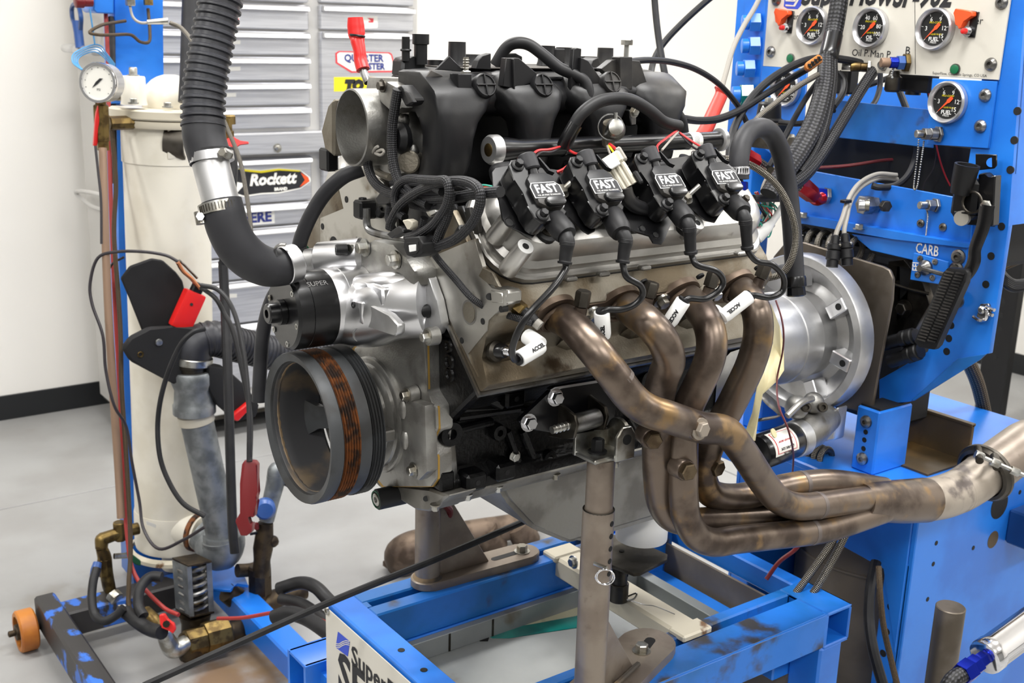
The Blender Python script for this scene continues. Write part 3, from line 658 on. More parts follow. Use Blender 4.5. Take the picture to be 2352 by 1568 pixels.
# ================================================================== crank pulley
cp = thing('crank_pulley', 'large crankshaft pulley with rusty ribbed belt grooves and open spoked face', 'pulley', (-.2, 0, ZC))
RP = .108
po = V((-.243, 0, ZC+.001))
MB().lathe([(RP*.86, .012), (RP*.88, .004), (RP*.985, 0), (RP, .004), (RP, .018), (RP*.985, .02), (RP*.86, .02)], po, X_, 56, True).make('front_lip', 'pulley_grey', cp)
def grooves(n, x0, w, r0, r1):
    p = [(r1-.004, x0)]
    for i in range(n): p += [(r1, x0+w*i/n), (r0, x0+w*(i+.5)/n)]
    p += [(r1, x0+w), (r1-.004, x0+w)]
    return p
MB().lathe([(RP*.86, .019)]+grooves(6, .02, .024, RP-.0055, RP)+[(RP*.86, .045)], po, X_, 56, True).make('belt_grooves', 'rust', cp)
MB().lathe([(RP*.85, .044), (RP*.98, .044), (RP*.985, .062), (RP*.85, .062)], po, X_, 56, True).make('damper_ring', 'pulley_grey', cp)
MB().lathe([(RP*.85, .062), (RP*.985, .0625)]+grooves(4, .064, .018, RP*.95, RP)+[(RP*.84, .083)], po, X_, 56, True).make('rear_grooves', 'pulley_grey', cp)
MB().lathe([(RP*.87, .008), (RP*.855, .010), (RP*.84, .03), (RP*.80, .078), (RP*.86, .082)], po, X_, 56, True).make('inner_wall', 'pulley_inner', cp)
MB().lathe([(RP*.856, .0195), (RP*.846, .0145), (RP*.875, .009)], po, X_, 40, True).make('dust_band', 'dust_tan', cp)
MB().lathe([(.012, .068), (.026, .066), (.030, .075), (.036, .10), (.012, .10)], po, X_, 30, True).make('hub', 'pulley_grey', cp)
MB().hex(po+X_*.08, -X_, .013, .012, .003).make('crank_bolt', 'dark_steel', cp)
for k in range(3):
    a = math.radians(192+120*k); u = V((0, -math.cos(a), math.sin(a))); v = u.cross(X_)
    b = MB(); R = []
    for r, w_, x in ((.024, .024, .072), (.045, .016, .070), (.066, .017, .064), (.093, .030, .052)):
        c = po+u*r; R.append([c+v*w_+X_*(x), c-v*w_+X_*(x), c-v*w_*.8+X_*(x+.016), c+v*w_*.8+X_*(x+.016)])
    b.ring(R).make('spoke', 'pulley_grey', cp)
# ================================================================== electric water pump
wp = thing('water_pump', 'polished aluminium electric water pump with black motor end cap', 'water pump', (-.17, .01, 1.19))
A = V((-.253, .012, 1.197)); ax = V((1, -.02, -.0)).normalized()
def wx(d, r=0, a=0): return A+ax*d
rr = .0535
MB().lathe([(.004, .001), (rr-.004, 0), (rr, .004), (rr, .0225), (rr-.0008, .023), (rr, .0235), (rr, .060), (rr*.9, .060)], A, ax, 48).make('motor_cap', 'black_paint', wp)
MB().lathe([(.0175, 0), (.0175, -.008), (.014, -.0085), (.014, -.022), (.012, -.024), (.006, -.024), (.0055, -.014)], A, ax, 28).make('shaft_boss', 'black_paint', wp)
for k in range(6):
    a = .25+k*PI/3; q = A+V((0, math.cos(a)*.044, math.sin(a)*.044))
    MB().lathe([(.0042, 0), (.0042, -.0012), (.0022, -.0012), (.002, .0005)], q, ax, 12).make('screw', 'zinc', wp)
text('SUPER', .011, A+ax*.035+V((0, -.0535*math.cos(.9), .0535*math.sin(.9))), ax, (0, math.sin(.9), math.cos(.9)), 'steel', wp, lift=.0008)
MB().lathe([(rr*.9, .059), (rr-.001, .060), (rr, .062), (rr, .080), (rr+.001, .0805), (rr+.001, .118), (rr*.8, .126), (rr*.6, .14)], A, ax, 48).make('pump_barrel', 'bright_alu', wp)
rn = MB()
rn.tube([wx(.088)+V((0, -.01, -.004)), wx(.105)+V((0, -.05, -.005)), at(905, 705, x=-.135), at(985, 700, x=-.108)], [.05, .046, .045, .044], 6, 28, flat=.8, up=Z_)
rn.make('outlet_runner', 'bright_alu', wp)
rn = MB().tube([wx(.1)+V((0, -.02, .024)), at(890, 655, x=-.142), at(975, 660, x=-.11)], [.02, .019, .019], 6, 20).make('runner_rib', 'bright_alu', wp)
MB().tube([wx(.1)+V((0, -.03, -.03)), at(900, 738, x=-.142), at(985, 745, x=-.11)], [.018, .018, .018], 6, 20).make('runner_rib', 'bright_alu', wp)
fl_ = MB().prism([at(*p, x=-.112) for p in ((955, 628), (975, 616), (985, 640), (1003, 690), (1014, 745), (1003, 768), (975, 778), (958, 755), (955, 690))], X_*.013, .003, 2).make('mount_flange', 'satin_alu', wp)
for px, py in ((981, 714), (944, 630)):
    MB().allen(at(px, py, x=-.113), -X_, .0095, .017).make('cap_screw', 'black_satin', wp)
fin = [(806, 655), (822, 690), (832, 690), (893, 722), (914, 745), (913, 766), (905, 773), (850, 752), (812, 742), (806, 720)]
MB().prism([at(*p, x=-.172) for p in fin], X_*.012, .002).make('fin_plate', 'satin_alu', wp)
MB().prism([at(*p, x=-.178) for p in ((812, 690), (832, 694), (832, 745), (812, 740))], X_*.01, .002).make('fin_block', 'bright_alu', wp)
for px, py in ((814, 700), (809, 735)): MB().allen(at(px, py, x=-.178), -X_, .0045, .003).make('screw', 'black_satin', wp)
MB().prism([at(*p, x=-.165) for p in ((760, 650), (800, 655), (830, 640), (878, 662), (880, 705), (835, 690), (790, 670))], X_*.02, .003).make('web', 'bright_alu', wp)
MB().lathe([(.011, 0), (.017, .002), (.017, -.012), (.011, -.012)], at(838, 765, x=-.165), (-.3, -.8, -.5), 20, True).make('drain_eye', 'satin_alu', wp)
# back housing against the block (cast, with two bolts) and inlet neck for the hose
bh = MB().prism([at(*p, x=-.135) for p in ((802, 618), (835, 560), (855, 550), (900, 560), (930, 590), (950, 622), (950, 660), (880, 660))], X_*.04, .008, 2).make('back_housing', 'cast_alu', wp)
MB().prism([at(*p, x=-.108) for p in ((862, 556), (895, 556), (935, 590), (952, 618), (945, 625), (915, 585))], X_*.004).make('gasket', 'gold_gasket', bh)
for px, py in ((840, 568), (910, 596)): MB().hex(at(px, py, x=-.136), -X_, .0085, .011, .003, 1.5).make('bolt', 'zinc', bh)
MB().allen(at(797, 573, x=-.15), (-.9, .3, 0), .008, .016).make('cap_screw', 'black_satin', bh); MB().cyl(at(800, 573, x=-.148), at(822, 572, x=-.13), .0075, 14).make('spacer', 'zinc', bh)
n0, n1 = at(640, 606, x=-.205), at(815, 590, x=-.13)
nd = (n1-n0).normalized()
MB().tube([n0, n0.lerp(n1, .62)], .0185, seg=24).make('inlet_neck', 'satin_alu', wp)
MB().lathe([(.022, 0), (.026, .004), (.027, .07), (.02, .08)], n0.lerp(n1, .52), nd, 28).make('inlet_boss', 'bright_alu', wp)
for f_ in (.30,):
    MB().lathe([(.0195, 0), (.0205, .001), (.0205, .009), (.0195, .01)], n0.lerp(n1, f_), nd, 24, True).make('rubber_sleeve', 'rubber', wp)
MB().lathe([(.0035, 0), (.0035, .006)], at(706, 572, x=-.165), (-.5, .2, .6), 10).make('green_cap', 'green', wp)
# ================================================================== throttle body
tb = thing('throttle_unit', 'grey cast throttle body with wide open bellmouth facing the front', 'throttle body', (-.13, 0, 1.44))
to = at(806, 293, x=-.152); tax = V((1, 0, 0))
ta = V((1, -.05, 0)).normalized()
MB().lathe([(.0495, 0), (.0518, .001), (.0518, .050), (.047, .054), (.045, .066), (.042, .066), (.042, .05), (.0490, .022)], to, ta, 48, True).make('bellmouth', 'cast_alu', tb)
MB().lathe([(.0445, .046), (.02, .045), (.001, .045)], to, ta, 40).make('throttle_plate', 'steel', tb)
MB().prism([at(*p, x=-.105) for p in ((843, 176), (925, 178), (935, 215), (945, 330), (942, 395), (895, 405), (865, 392), (840, 370), (832, 250))], X_*.035, .005, 2).make('housing', 'cast_alu', tb)
MB().prism([at(*p, x=-.10) for p in ((752, 240), (765, 225), (765, 360), (745, 345), (736, 300))], X_*.03, .004).make('far_cover', 'cast_alu_dirty', tb)
MB().prism([at(*p, x=-.13) for p in ((862, 205), (885, 185), (912, 200), (922, 250), (900, 262), (870, 235))], X_*.03, .008, 2).make('idle_housing', 'cast_alu', tb)
MB().hex(at(880, 197, x=-.131), -X_, .006, .006, .002).make('bolt', 'dark_steel', tb)
MB().lathe([(.019, 0), (.021, -.008), (.016, -.016), (.008, -.017)], at(930, 316, x=-.118), X_, 24).make('sensor', 'black_satin', tb)
MB().prism([at(*p, x=-.122) for p in ((893, 325), (928, 302), (935, 330), (905, 345))], X_*.012, .003).make('sensor_arm', 'black_satin', tb)
MB().cyl(at(938, 372, x=-.12), at(955, 370, x=-.09), .015, 18, .002).make('valve_motor', 'cast_alu_dirty', tb)
for px, py in ((928, 275), (905, 385), (860, 385), (948, 345)): MB().ball(at(px, py, x=-.108), .009, 10, 6).make('lug', 'cast_alu', tb)
MB().tube([at(868, 395, x=-.12), at(880, 402, x=-.125), at(897, 408, x=-.13)], .005, 4, 10).make('vacuum_nipple', 'cast_alu_dirty', tb)
cn = MB().prism([at(*p, x=-.140) for p in ((908, 202), (922, 194), (950, 228), (945, 240), (930, 245))], X_*.018, .002).make('connector', 'black_satin', tb)
MB().prism([at(*p, x=-.145) for p in ((925, 205), (935, 212), (950, 235), (938, 238))], X_*.006, .001).make('latch', 'black_plastic', cn)
MB().box(at(755, 366, x=-.09), (.02, .03, .034), .003).make('bracket', 'black_satin', tb)
# red rubber-capped nozzle sticking up beside the throttle body
rz = thing('capped_nozzle', 'steel nipple capped with a bright red rubber tube and black tie', 'nozzle', at(840, 185, x=-.09))
MB().tube([at(845, 190, x=-.09), at(838, 172, x=-.09), at(832, 155, x=-.09)], .0055, 4, 12).make('nipple', 'steel', rz)
MB().tube([at(834, 160, x=-.09), at(828, 138, x=-.09), at(826, 118, x=-.09), at(821, 95, x=-.09), at(818, 86, x=-.09)], [.0098, .0095, .0088, .010, .0085], 5, 14).make('red_cap', 'red_plastic', rz)
MB().tube([at(823, 100, x=-.09), at(819, 78, x=-.09), at(817, 58, x=-.09), at(816, 40, x=-.09)], [.009, .0125, .0125, .011], 5, 14, flat=.5, up=(1, -1, 0)).make('folded_end', 'red_plastic', rz)
MB().torus(at(821, 82, x=-.09), (.1, 0, 1), .0098, .0018, 16, 6).make('zip_tie', 'black_satin', rz)
# ================================================================== exhaust header
hx = thing('exhaust_header', 'four-tube heat-browned steel exhaust header sweeping into one collector', 'exhaust header', (.3, -.3, 1.0))
ports = [V((k*.1118, -.262, 1.224)) for k in range(4)]
NP = (BO*.93+BA*.12).normalized()                       # the port faces' outward direction
PV = X_.cross(NP).normalized()
fo = V((0, -.256, 1.226))
outl = []
def hw(x):
    return max(.0125, max((.033**2-(x-p.x)**2) if abs(x-p.x) < .033 else 0 for p in ports)**.5)
xs = [-.031+i*(.3354+.062)/90 for i in range(91)]
up_ = [fo+X_*x+PV*hw(x) for x in xs]; dn_ = [fo+X_*x-PV*hw(x) for x in xs[::-1]]
MB().prism(up_+dn_, NP*.009).make('flange_plate', 'header_flange', hx)
for k in range(4):
    MB().torus(ports[k]+NP*.010, NP, .0225, .0032, 28, 8).make('weld_bead', 'header_flange', hx)
for px, py in ((1358, 717), (1518, 688), (1640, 670)):
    MB().hex(at(px, py, y=-.266), NP, .0085, .009, .0035, 1.5).make('flange_bolt', 'zinc', hx)
PIPES = [
 [(1278, 726, -.262), (1313, 746, -.30), (1362, 800, -.34), (1407, 858, -.36), (1452, 916, -.372), (1490, 943, -.38), (1537, 958, -.384), (1608, 981, -.38), (1666, 990, -.374), (1703, 1032, -.36), (1751, 1104, -.345), (1787, 1146, -.338), (1827, 1162, -.335), (1876, 1161, -.333), (1940, 1152, -.333), (2030, 1140, -.332)],
 [(1434, 698, -.262), (1456, 717, -.30), (1490, 742, -.335), (1523, 782, -.352), (1537, 827, -.352), (1523, 867, -.34), (1512, 920, -.325), (1510, 1000, -.31), (1511, 1090, -.298), (1522, 1160, -.288), (1560, 1194, -.285), (1650, 1196, -.288), (1780, 1190, -.295), (1900, 1180, -.305), (2030, 1165, -.318)],
 [(1571, 678, -.262), (1599, 702, -.30), (1626, 742, -.335), (1635, 791, -.35), (1626, 836, -.352), (1604, 885, -.345), (1581, 935, -.337), (1570, 1000, -.332), (1569, 1070, -.33), (1570, 1140, -.33), (1577, 1190, -.33), (1601, 1230, -.33), (1640, 1245, -.331), (1690, 1239, -.332), (1780, 1230, -.334), (1860, 1221, -.336), (1920, 1209, -.338), (2030, 1172, -.336)],
 [(1694, 660, -.262), (1717, 681, -.30), (1738, 717, -.325), (1741, 773, -.332), (1724, 836, -.325), (1697, 894, -.315), (1672, 943, -.305), (1640, 1000, -.295), (1618, 1060, -.288), (1615, 1100, -.284), (1636, 1134, -.282), (1690, 1142, -.283), (1760, 1128, -.286), (1840, 1112, -.292), (1920, 1108, -.30), (2030, 1124, -.312)]]
PW = []
for k, pp in enumerate(PIPES):
    w_ = [at(a, b, y=c) for a, b, c in pp]; PW.append(w_)
    r_ = .0215 if k != 2 else .0212
    tb_ = MB().tube(w_, r_, 8, 26).make('primary_tube', 'header_steel', hx)
    if k in (0, 2, 3):
        i = {0: 13, 2: 15, 3: 13}[k]; d = (w_[i+1]-w_[i-1]).normalized()
        MB().lathe([(r_-.001, -.005), (r_+.0006, -.004), (r_+.0006, .004), (r_-.001, .005)], w_[i], d, 26, True).make('weld_band', 'weld_grey', tb_)
    if k == 0:
        d = (w_[4]-w_[3]).normalized(); MB().lathe([(r_-.001, -.004), (r_+.0005, -.003), (r_+.0005, .003), (r_-.001, .004)], w_[3].lerp(w_[4], .3), d, 26, True).make('weld_band', 'weld_grey', tb_)
for px, py, y, r, d in ((1498, 1008, -.325, .0125, (-.3, -.9, -.1)), (1576, 1080, -.352, .0128, (-.15, -1, 0)), (1643, 1072, -.305, .0128, (.1, -1, -.1))):
    q = at(px, py, y=y); d = V(d).normalized()
    bg = MB().lathe([(.0165, -.022), (.0155, -.002), (.014, 0)], q, d, 22).make('bung', 'header_steel', hx)
    MB().hex(q-d*.001, d, r, .011).make('plug', 'plug_brown', bg)
q = at(1606, 984, y=-.40); d = V((.05, -1, .05)).normalized()
bg = MB().lathe([(.0185, -.016), (.0175, -.003), (.0165, 0)], q, d, 24).make('bung', 'header_steel', hx)
MB().hex(q, d, .0105, .008, .003, 1.42).make('plug', 'pipe_grey', bg)
for px, py, y, dx in ((1332, 722, -.305, .05), (1484, 700, -.305, .18), (1625, 676, -.305, .2), (1740, 655, -.305, .32)):
    q = at(px, py, y=y); d = (V((dx, -.12, 1))).normalized()
    bg = MB().lathe([(.009, -.012), (.008, .01), (.006, .011), (.006, .020)], q, d, 16).make('sensor_bung', 'header_steel', hx)
    MB().hex(q+d*.012, d, .0102, .020).make('hex_cap', 'dark_steel', bg)
co = [at(*p, y=-.326) for p in ((1975, 1151), (2010, 1151), (2070, 1151), (2125, 1148))]
MB().tube(co, [.030, .034, .0375, .039], 6, 32, flat=1).make('collector', 'header_steel', hx)
ce = [at(*p, y=-.326) for p in ((2118, 1149), (2160, 1142), (2200, 1128), (2237, 1106), (2262, 1086))]
MB().tube(ce, [.0375, .0385, .039, .040, .040], 6, 32).make('collector_reducer', 'pipe_grey', hx)
d = (ce[-1]-ce[-3]).normalized()
MB().lathe([(.0375, -.004), (.0392, -.003), (.0392, .003), (.0375, .004)], ce[2], (ce[3]-ce[1]).normalized(), 32, True).make('weld_band', 'pipe_grey', hx)
vb = thing('band_clamp', 'steel V-band clamp with a threaded tee bolt round the collector outlet', 'clamp', ce[-1])
MB().lathe([(.044, -.012), (.050, -.010), (.054, -.004), (.054, .006), (.050, .012), (.044, .014)], ce[-1], d, 44, True).make('band', 'dark_steel', vb)
MB().lathe([(.053, -.004), (.056, -.002), (.056, .004), (.053, .006)], ce[-1], d, 44, True).make('outer_strap', 'dark_steel', vb)
t0, t1 = at(2240, 1042, y=-.345), at(2372, 1100, y=-.42)
MB().cyl(t0, t1, .0038, 12).make('tee_bolt', 'zinc', vb)
for a_, r_ in ((0, .008), (.28, .008), (.62, .0075)):
    MB().hex(t0.lerp(t1, a_), t1-t0, r_, .016).make('nut', 'zinc', vb)
MB().cyl(at(2246, 1030, y=-.335), at(2250, 1058, y=-.36), .007, 14).make('trunnion', 'dark_steel', vb)
MB().cyl(at(2284, 1048, y=-.35), at(2290, 1072, y=-.375), .008, 14).make('trunnion', 'dark_steel', vb)
xp = thing('exhaust_pipe', 'plain greyish steel exhaust pipe rising past the blue stand beyond the band clamp', 'pipe', ce[-1])
MB().tube([ce[-1]+d*.006, ce[-1]+d*.04, at(2352, 1022, y=-.326), at(2480, 930, y=-.326), at(2480, 930, y=-.326)+V((.9, 0, .45))], .0445, 6, 34).make('tube', 'taupe_metal', xp)
# ================================================================== engine mount bracket and clevis on the post
mb = thing('mount_bracket', 'black steel engine mount plate with bright upper edge bolted to the block', 'bracket', (.1, -.19, 1.03))
pl_ = [(1258, 905), (1272, 890), (1290, 886), (1400, 872), (1420, 890), (1410, 975), (1330, 985), (1310, 1000), (1212, 985), (1192, 968), (1210, 950)]
MB().prism([at(*p, y=-.214) for p in pl_], Y_*.008, .001).make('plate', 'black_paint', mb)
MB().prism([at(*p, y=-.215) for p in ((1264, 895), (1274, 889), (1385, 871), (1385, 877), (1290, 892), (1268, 901))], Y_*.009).make('bright_edge', 'bright_alu', mb)
for px, py in ((1274, 912), (1213, 970)): MB().hex(at(px, py, y=-.215), (-.1, -1, .1), .0088, .011, .002).make('bolt', 'chrome', mb)
q0, q1 = at(1312, 975, y=-.238), at(1372, 958, y=-.238)
dd = (q1-q0).normalized()
MB().cyl(q0, q1, .0135, 22).make('bushing', 'steel', mb)
for q, s_ in ((q0, -1), (q1+dd*.002, 1)):
    MB().prism([q+V((0, a, b)) for a, b in ((-.018, .006), (-.012, .018), (.008, .022), (.044, .03), (.044, -.03), (.008, -.022), (-.012, -.016))], dd*.005*s_, .001).make('ear', 'dark_steel', mb)
MB().cyl(q0-dd*.034, q0, .0055, 14).make('threaded_end', 'zinc', mb)
for i in range(8): MB().torus(q0-dd*(.008+.0033*i), dd, .0055, .0009, 14, 4).make('thread', 'zinc', mb) if i % 2 == 0 else None
cz = 1.0005
cl = MB(); cx, cy = .108, -.247
cl.box((cx, cy, cz+.003), (.066, .05, .007), .002)
cl.make('clevis_base', 'zinc', sp2)
def ear(x, y0, y1, z1, n=9):
    c = (y0+y1)/2; r = (y1-y0)/2
    return [V((x, y0, cz)), V((x, y1, cz))]+[V((x, c+r*math.cos(PI*i/n), z1-r+r*math.sin(PI*i/n))) for i in range(n+1)]
er = MB().prism(ear(cx+.026, cy-.027, cy+.022, cz+.052), X_*.006, .001).make('clevis_ear', 'zinc', sp2)
er = MB().prism([V((cx-.034, cy+.018, cz)), V((cx+.03, cy+.018, cz)), V((cx+.03, cy+.018, cz+.03)), V((cx-.034, cy+.018, cz+.034))], Y_*.006, .001).make('clevis_back', 'zinc', sp2)
er = MB().prism([V((a, cy-.027, b)) for a, b in ((cx-.002, cz), (cx+.033, cz), (cx+.033, cz+.036), (cx+.024, cz+.05), (cx+.008, cz+.05), (cx-.002, cz+.036))], -Y_*.006, .0015).make('clevis_ear', 'zinc', sp2)
hc = V((cx+.0165, cy-.0335, cz+.031)); MB().cyl(hc, hc-Y_*.0004, .0075, 18).make('pin_hole', 'shadow_or_plain_black', er)
MB().hex(V((cx-.008, cy, cz+.006)), Z_, .0095, .018, .003).make('clevis_bolt', 'black_satin', sp2)
# ================================================================== intake manifold
im = thing('intake_manifold', 'dusty black plastic intake manifold with curved runners on top of engine', 'intake manifold', (.15, 0, 1.47))
MX0, MX1 = -.088, .350
def psec(x, k=1., dz=0., far=1.):
    p = [(-.055, 1.524), (-.092, 1.518), (-.115, 1.505), (-.124, 1.488), (-.118, 1.472), (-.095, 1.462)]
    p = p+[(-a*far, b) for a, b in p[::-1]]
    return [V((x, a*k, 1.49+(b-1.49)*k+dz)) for a, b in p]
b = MB().ring([psec(MX0+.0, .72, -.004, -.1), psec(MX0+.006, .86, 0, .0), psec(MX0+.018, .95, 0, .1), psec(MX0+.04, 1, 0, .25), psec(MX0+.11, 1, 0, .6), psec(MX0+.14), psec(MX1-.04), psec(MX1-.015, .95), psec(MX1-.004, .85), psec(MX1, .7)])
b.make('plenum', 'black_plastic', im, 50)
# the ridge on the plenum's shoulder where the two shells are joined
for m_ in (-1, 1): MB().tube([V((MX0+(.03 if m_ < 0 else .15), m_*.105, 1.513)), V((MX1-.03, m_*.105, 1.513))], .003, seg=8).make('joint_bead', 'black_plastic', im)
RXS = (-.082, .050, .170, .285)
for m_ in (-1, 1):
    for i, x in enumerate(RXS if m_ < 0 else (.04, .12, .2, .29)):
        wd = .030 if i == 0 else .024
        P_ = [(.055, 1.496, 1.5), (.104, 1.496, 2.2), (.125, 1.482, 2.2), (.129, 1.470, 1.75), (.131, 1.458, 1.25), (.131, 1.44, 1.0), (.127, 1.41, .95), (.116, 1.385, .92), (.095, 1.345, .85), (.080, 1.312, .85)]
        R = []
        for j, (a, c, k_) in enumerate(P_):
            a0, c0, _ = P_[max(j-1, 0)]; a1, c1, _ = P_[min(j+1, len(P_)-1)]
            t_ = V((0, a1-a0, c1-c0)).normalized(); n_ = X_.cross(t_)
            th = .027
            ring_ = [V((x, m_*a, c))+X_*(wd*k_*abs(math.cos(q))**.6*math.copysign(1, math.cos(q)))+V((0, m_*n_.y, n_.z))*(th*abs(math.sin(q))**.6*math.copysign(1, math.sin(q))) for q in [2*PI*h/20+.01 for h in range(20)]]
            R.append([V((min(max(v_.x, -.112), MX1-.004), v_.y, v_.z)) for v_ in ring_])
        RR = []
        for j in range(len(R)-1):
            for u in (0, .5): RR.append([R[j][h].lerp(R[j+1][h], u) for h in range(20)])
        RR.append(R[-1]); MB().ring(RR).make('runner', 'black_plastic', im, 60)
MB().box2((MX0+.02, -.062, 1.30), (MX1-.02, .062, 1.47), .004).make('dark_gap_block', 'black_satin', im)  # block added so the gaps between the runners look dark
MB().box2((-.08, -.098, 1.272), (.41, -.05, 1.314), .006).make('port_flange', 'black_satin', im); MB().box2((-.08, .05, 1.272), (.41, .098, 1.314), .006).make('port_flange', 'black_satin', im)
# dusty top, round caps with a cross, ribs and towers
MB().prism([V((MX0+.05, -.075, 1.5245)), V((MX1-.05, -.075, 1.5245)), V((MX1-.05, .07, 1.5245)), V((MX0+.14, .07, 1.5245)), V((MX0+.05, .0, 1.5245))], Z_*.0012).make('dusty_top', 'manifold_dust', im)
for px, py in ((1117, 194), (1250, 194), (1408, 187)):
    q = at(px, py, y=-.146); d = V((0, -1, .42)).normalized()
    c = MB().lathe([(.0165, -.03), (.0165, -.003), (.0148, 0), (.0135, 0), (.013, -.0018)], q, d, 26).make('round_cap', 'black_plastic', im)
    u = V((1, 0, 0)); v = d.cross(u)
    MB().tube([q-u*.0145+d*.0, q+u*.0145+d*.0], .0013, seg=6).make('cross_rib', 'black_plastic', c); MB().tube([q-v*.0145, q+v*.0145], .0013, seg=6).make('cross_rib', 'black_plastic', c)
def fin(pts, y, ext=.004, m='black_plastic', name='rib'): return MB().prism([at(*p, y=y) for p in pts], Y_*ext, .0008).make(name, m, im)
fin([(1000, 160), (1032, 128), (1062, 158), (1060, 164)], -.124, .003); fin([(1092, 158), (1098, 140), (1108, 128), (1128, 122), (1128, 160)], -.09, .012)
fin([(1155, 198), (1163, 133), (1192, 133), (1233, 168), (1233, 186), (1182, 204)], -.136, .012); fin([(1178, 135), (1182, 135), (1184, 206), (1180, 206)], -.140, .006)
fin([(1150, 150), (1160, 125), (1185, 122), (1200, 130), (1200, 150)], -.06, .02)
fin([(1310, 210), (1318, 112), (1326, 110), (1336, 112), (1330, 222)], -.128, .008); fin([(1330, 215), (1335, 132), (1352, 140), (1384, 186), (1375, 200)], -.134, .008)
fin([(1380, 158), (1405, 138), (1422, 136), (1470, 140), (1490, 200), (1425, 200)], -.130, .012); fin([(1424, 205), (1424, 131), (1453, 131), (1453, 205)], -.138, .018)
fin([(1052, 222), (1052, 170), (1084, 170), (1084, 215), (1078, 228), (1062, 222)], -.140, .02); fin([(1352, 160), (1362, 138), (1375, 132), (1380, 150)], -.05, .03)
fin([(975, 180), (990, 160), (1050, 190), (1050, 196), (1015, 197)], -.119, .002, 'manifold_dust', 'dusty_patch')
for px, pt_, pb_, w_, y in ((1050, 96, 150, .0125, -.03), (1391, 110, 152, .0125, -.03), (1256, 105, 150, .013, .0), (1296, 109, 150, .013, .0), (1001, 138, 165, .0125, .0), (1080, 125, 150, .02, .02), (1353, 130, 150, .018, .03)):
    p0, p1 = at(px, pb_, y=y), at(px, pt_, y=y)
    MB().lathe([(w_*1.15, 0), (w_, .006), (w_*.96, (p1-p0).length), (w_*.75, (p1-p0).length), (w_*.7, .01)], V((p1.x, p1.y, p0.z)), Z_, 18).make('boss_tube', 'black_plastic', im)
MB().box(at(1276, 128, y=0), (.02, .024, .022), .002).make('boss_bridge', 'black_plastic', im)
MB().prism([at(*p, y=-.02) for p in ((922, 178), (925, 135), (950, 130), (980, 130), (980, 178))], Y_*.03, .004).make('sensor_base', 'black_satin', im)
MB().tube([at(932, 140, y=-.02), at(932, 84, y=-.02)], .0055, seg=14).make('vacuum_nipple', 'black_satin', im); MB().torus(at(932, 115, y=-.02), Z_, .006, .0018, 16, 6).make('collar', 'black_satin', im)
MB().lathe([(.009, 0), (.009, .026), (.0115, .027), (.0115, .04)], at(966, 148, y=-.02), Z_, 12).make('connector', 'black_satin', im)
# bolts standing on the manifold
for px, py, y, h, hd_ in ((1438, 133, -.115, .018, 1), (1070, 168, -.128, .02, 0), (1199, 322, -.135, .036, 0)):
    q = at(px, py, y=y)
    bt = MB(); bt.cyl(q, q+Z_*h, .0036, 12)
    bt = bt.make('long_bolt', 'zinc', im)
    for i in range(int(h/.0035)): 
        if not hd_: MB().torus(q+Z_*(.003+.0035*i), Z_, .0036, .0008, 12, 4).make('thread', 'zinc', bt)
    if hd_: MB().hex(q+Z_*h, Z_, .0085, .008).make('head', 'zinc', bt)
    else: MB().hex(q-Z_*.003, Z_, .0065, .006).make('nut', 'zinc', bt)
# black vacuum line running over the manifold
vl = MB().tube([at(a, b, y=c) for a, b, c in ((1137, 150, -.05), (1160, 113, -.06), (1183, 99, -.07), (1215, 103, -.08), (1250, 128, -.095), (1285, 156, -.11), (1320, 172, -.125), (1345, 190, -.135), (1353, 225, -.14), (1352, 260, -.14))], .0082, 7, 16).make('vacuum_line', 'rubber', None)
tag(vl, 'bent black vacuum tube arching over the intake manifold', 'tube')
# ================================================================== fuel rail
fr = thing('fuel_rail', 'glossy black fuel rail tube with silver end caps below the manifold runners', 'fuel rail', (.2, -.15, 1.41))
f0, f1 = at(1150, 343, y=-.165), at(1648, 321, y=-.150)
fd = (f1-f0).normalized()
MB().tube([f0-fd*.004, f0+fd*.01, f0+fd*.03, f1-fd*.02, f1], [.0165, .0155, .0125, .0125, .0130], 3, 24, smooth=False).make('tube', 'black_paint', fr)
MB().lathe([(.008, -.014), (.0085, -.020), (.017, -.020), (.0195, -.016), (.0195, -.006), (.015, -.003)], f0, fd, 32).make('end_cap', 'satin_alu', fr)
MB().lathe([(.0075, -.021), (.0085, -.0206), (.0085, -.012), (.006, -.0115)], f0, fd, 20).make('cap_bore', 'brass', fr)
MB().lathe([(.013, 0), (.0175, .002), (.0175, .009), (.013, .011)], f1, fd, 32).make('end_cap', 'satin_alu', fr)
lb = f0.lerp(f1, .865)
MB().lathe([(.0127, -.011), (.0129, -.011), (.0129, .011), (.0127, .011)], lb, fd, 32, True).make('label', 'paper', fr)
for i in range(9): MB().tube([lb+fd*(-.006+.0012*i)+V((0, -.0131*math.cos(a), .0131*math.sin(a))) for a in (-.3, 0, .4, .7)], .0003, 2, 4).make('bar_code_line', 'ink', fr) if i % 2 else None
MB().lathe([(.0133, 0), (.0138, .002), (.0133, .004)], f0.lerp(f1, .25), fd, 24, True).make('band', 'black_paint', fr)
for i, x in enumerate((-.02, .09, .20, .31)):
    q = V((x+.012, -.158, 1.40)); MB().lathe([(.011, 0), (.011, .02), (.0085, .022), (.0085, .05), (.006, .052), (.006, .07)], q, V((0, .5, -1)), 16).make('injector', 'black_satin', fr)
rg_ = at(1412, 296, y=-.195)
rt = MB().lathe([(.015, .02), (.016, .008), (.013, .0), (.0125, -.012), (.010, -.016), (.004, -.017)], rg_, (.55, .8, -.2), 26).make('pressure_regulator', 'zinc', fr)
MB().cyl(at(1400, 282, y=-.19), at(1397, 330, y=-.175), .009, 16).make('regulator_base', 'cast_alu_dirty', rt)
MB().tube([rg_+V((0, 0, .008)), rg_+V((0, 0, .022))], .0028, seg=10).make('nipple', 'zinc', rt)
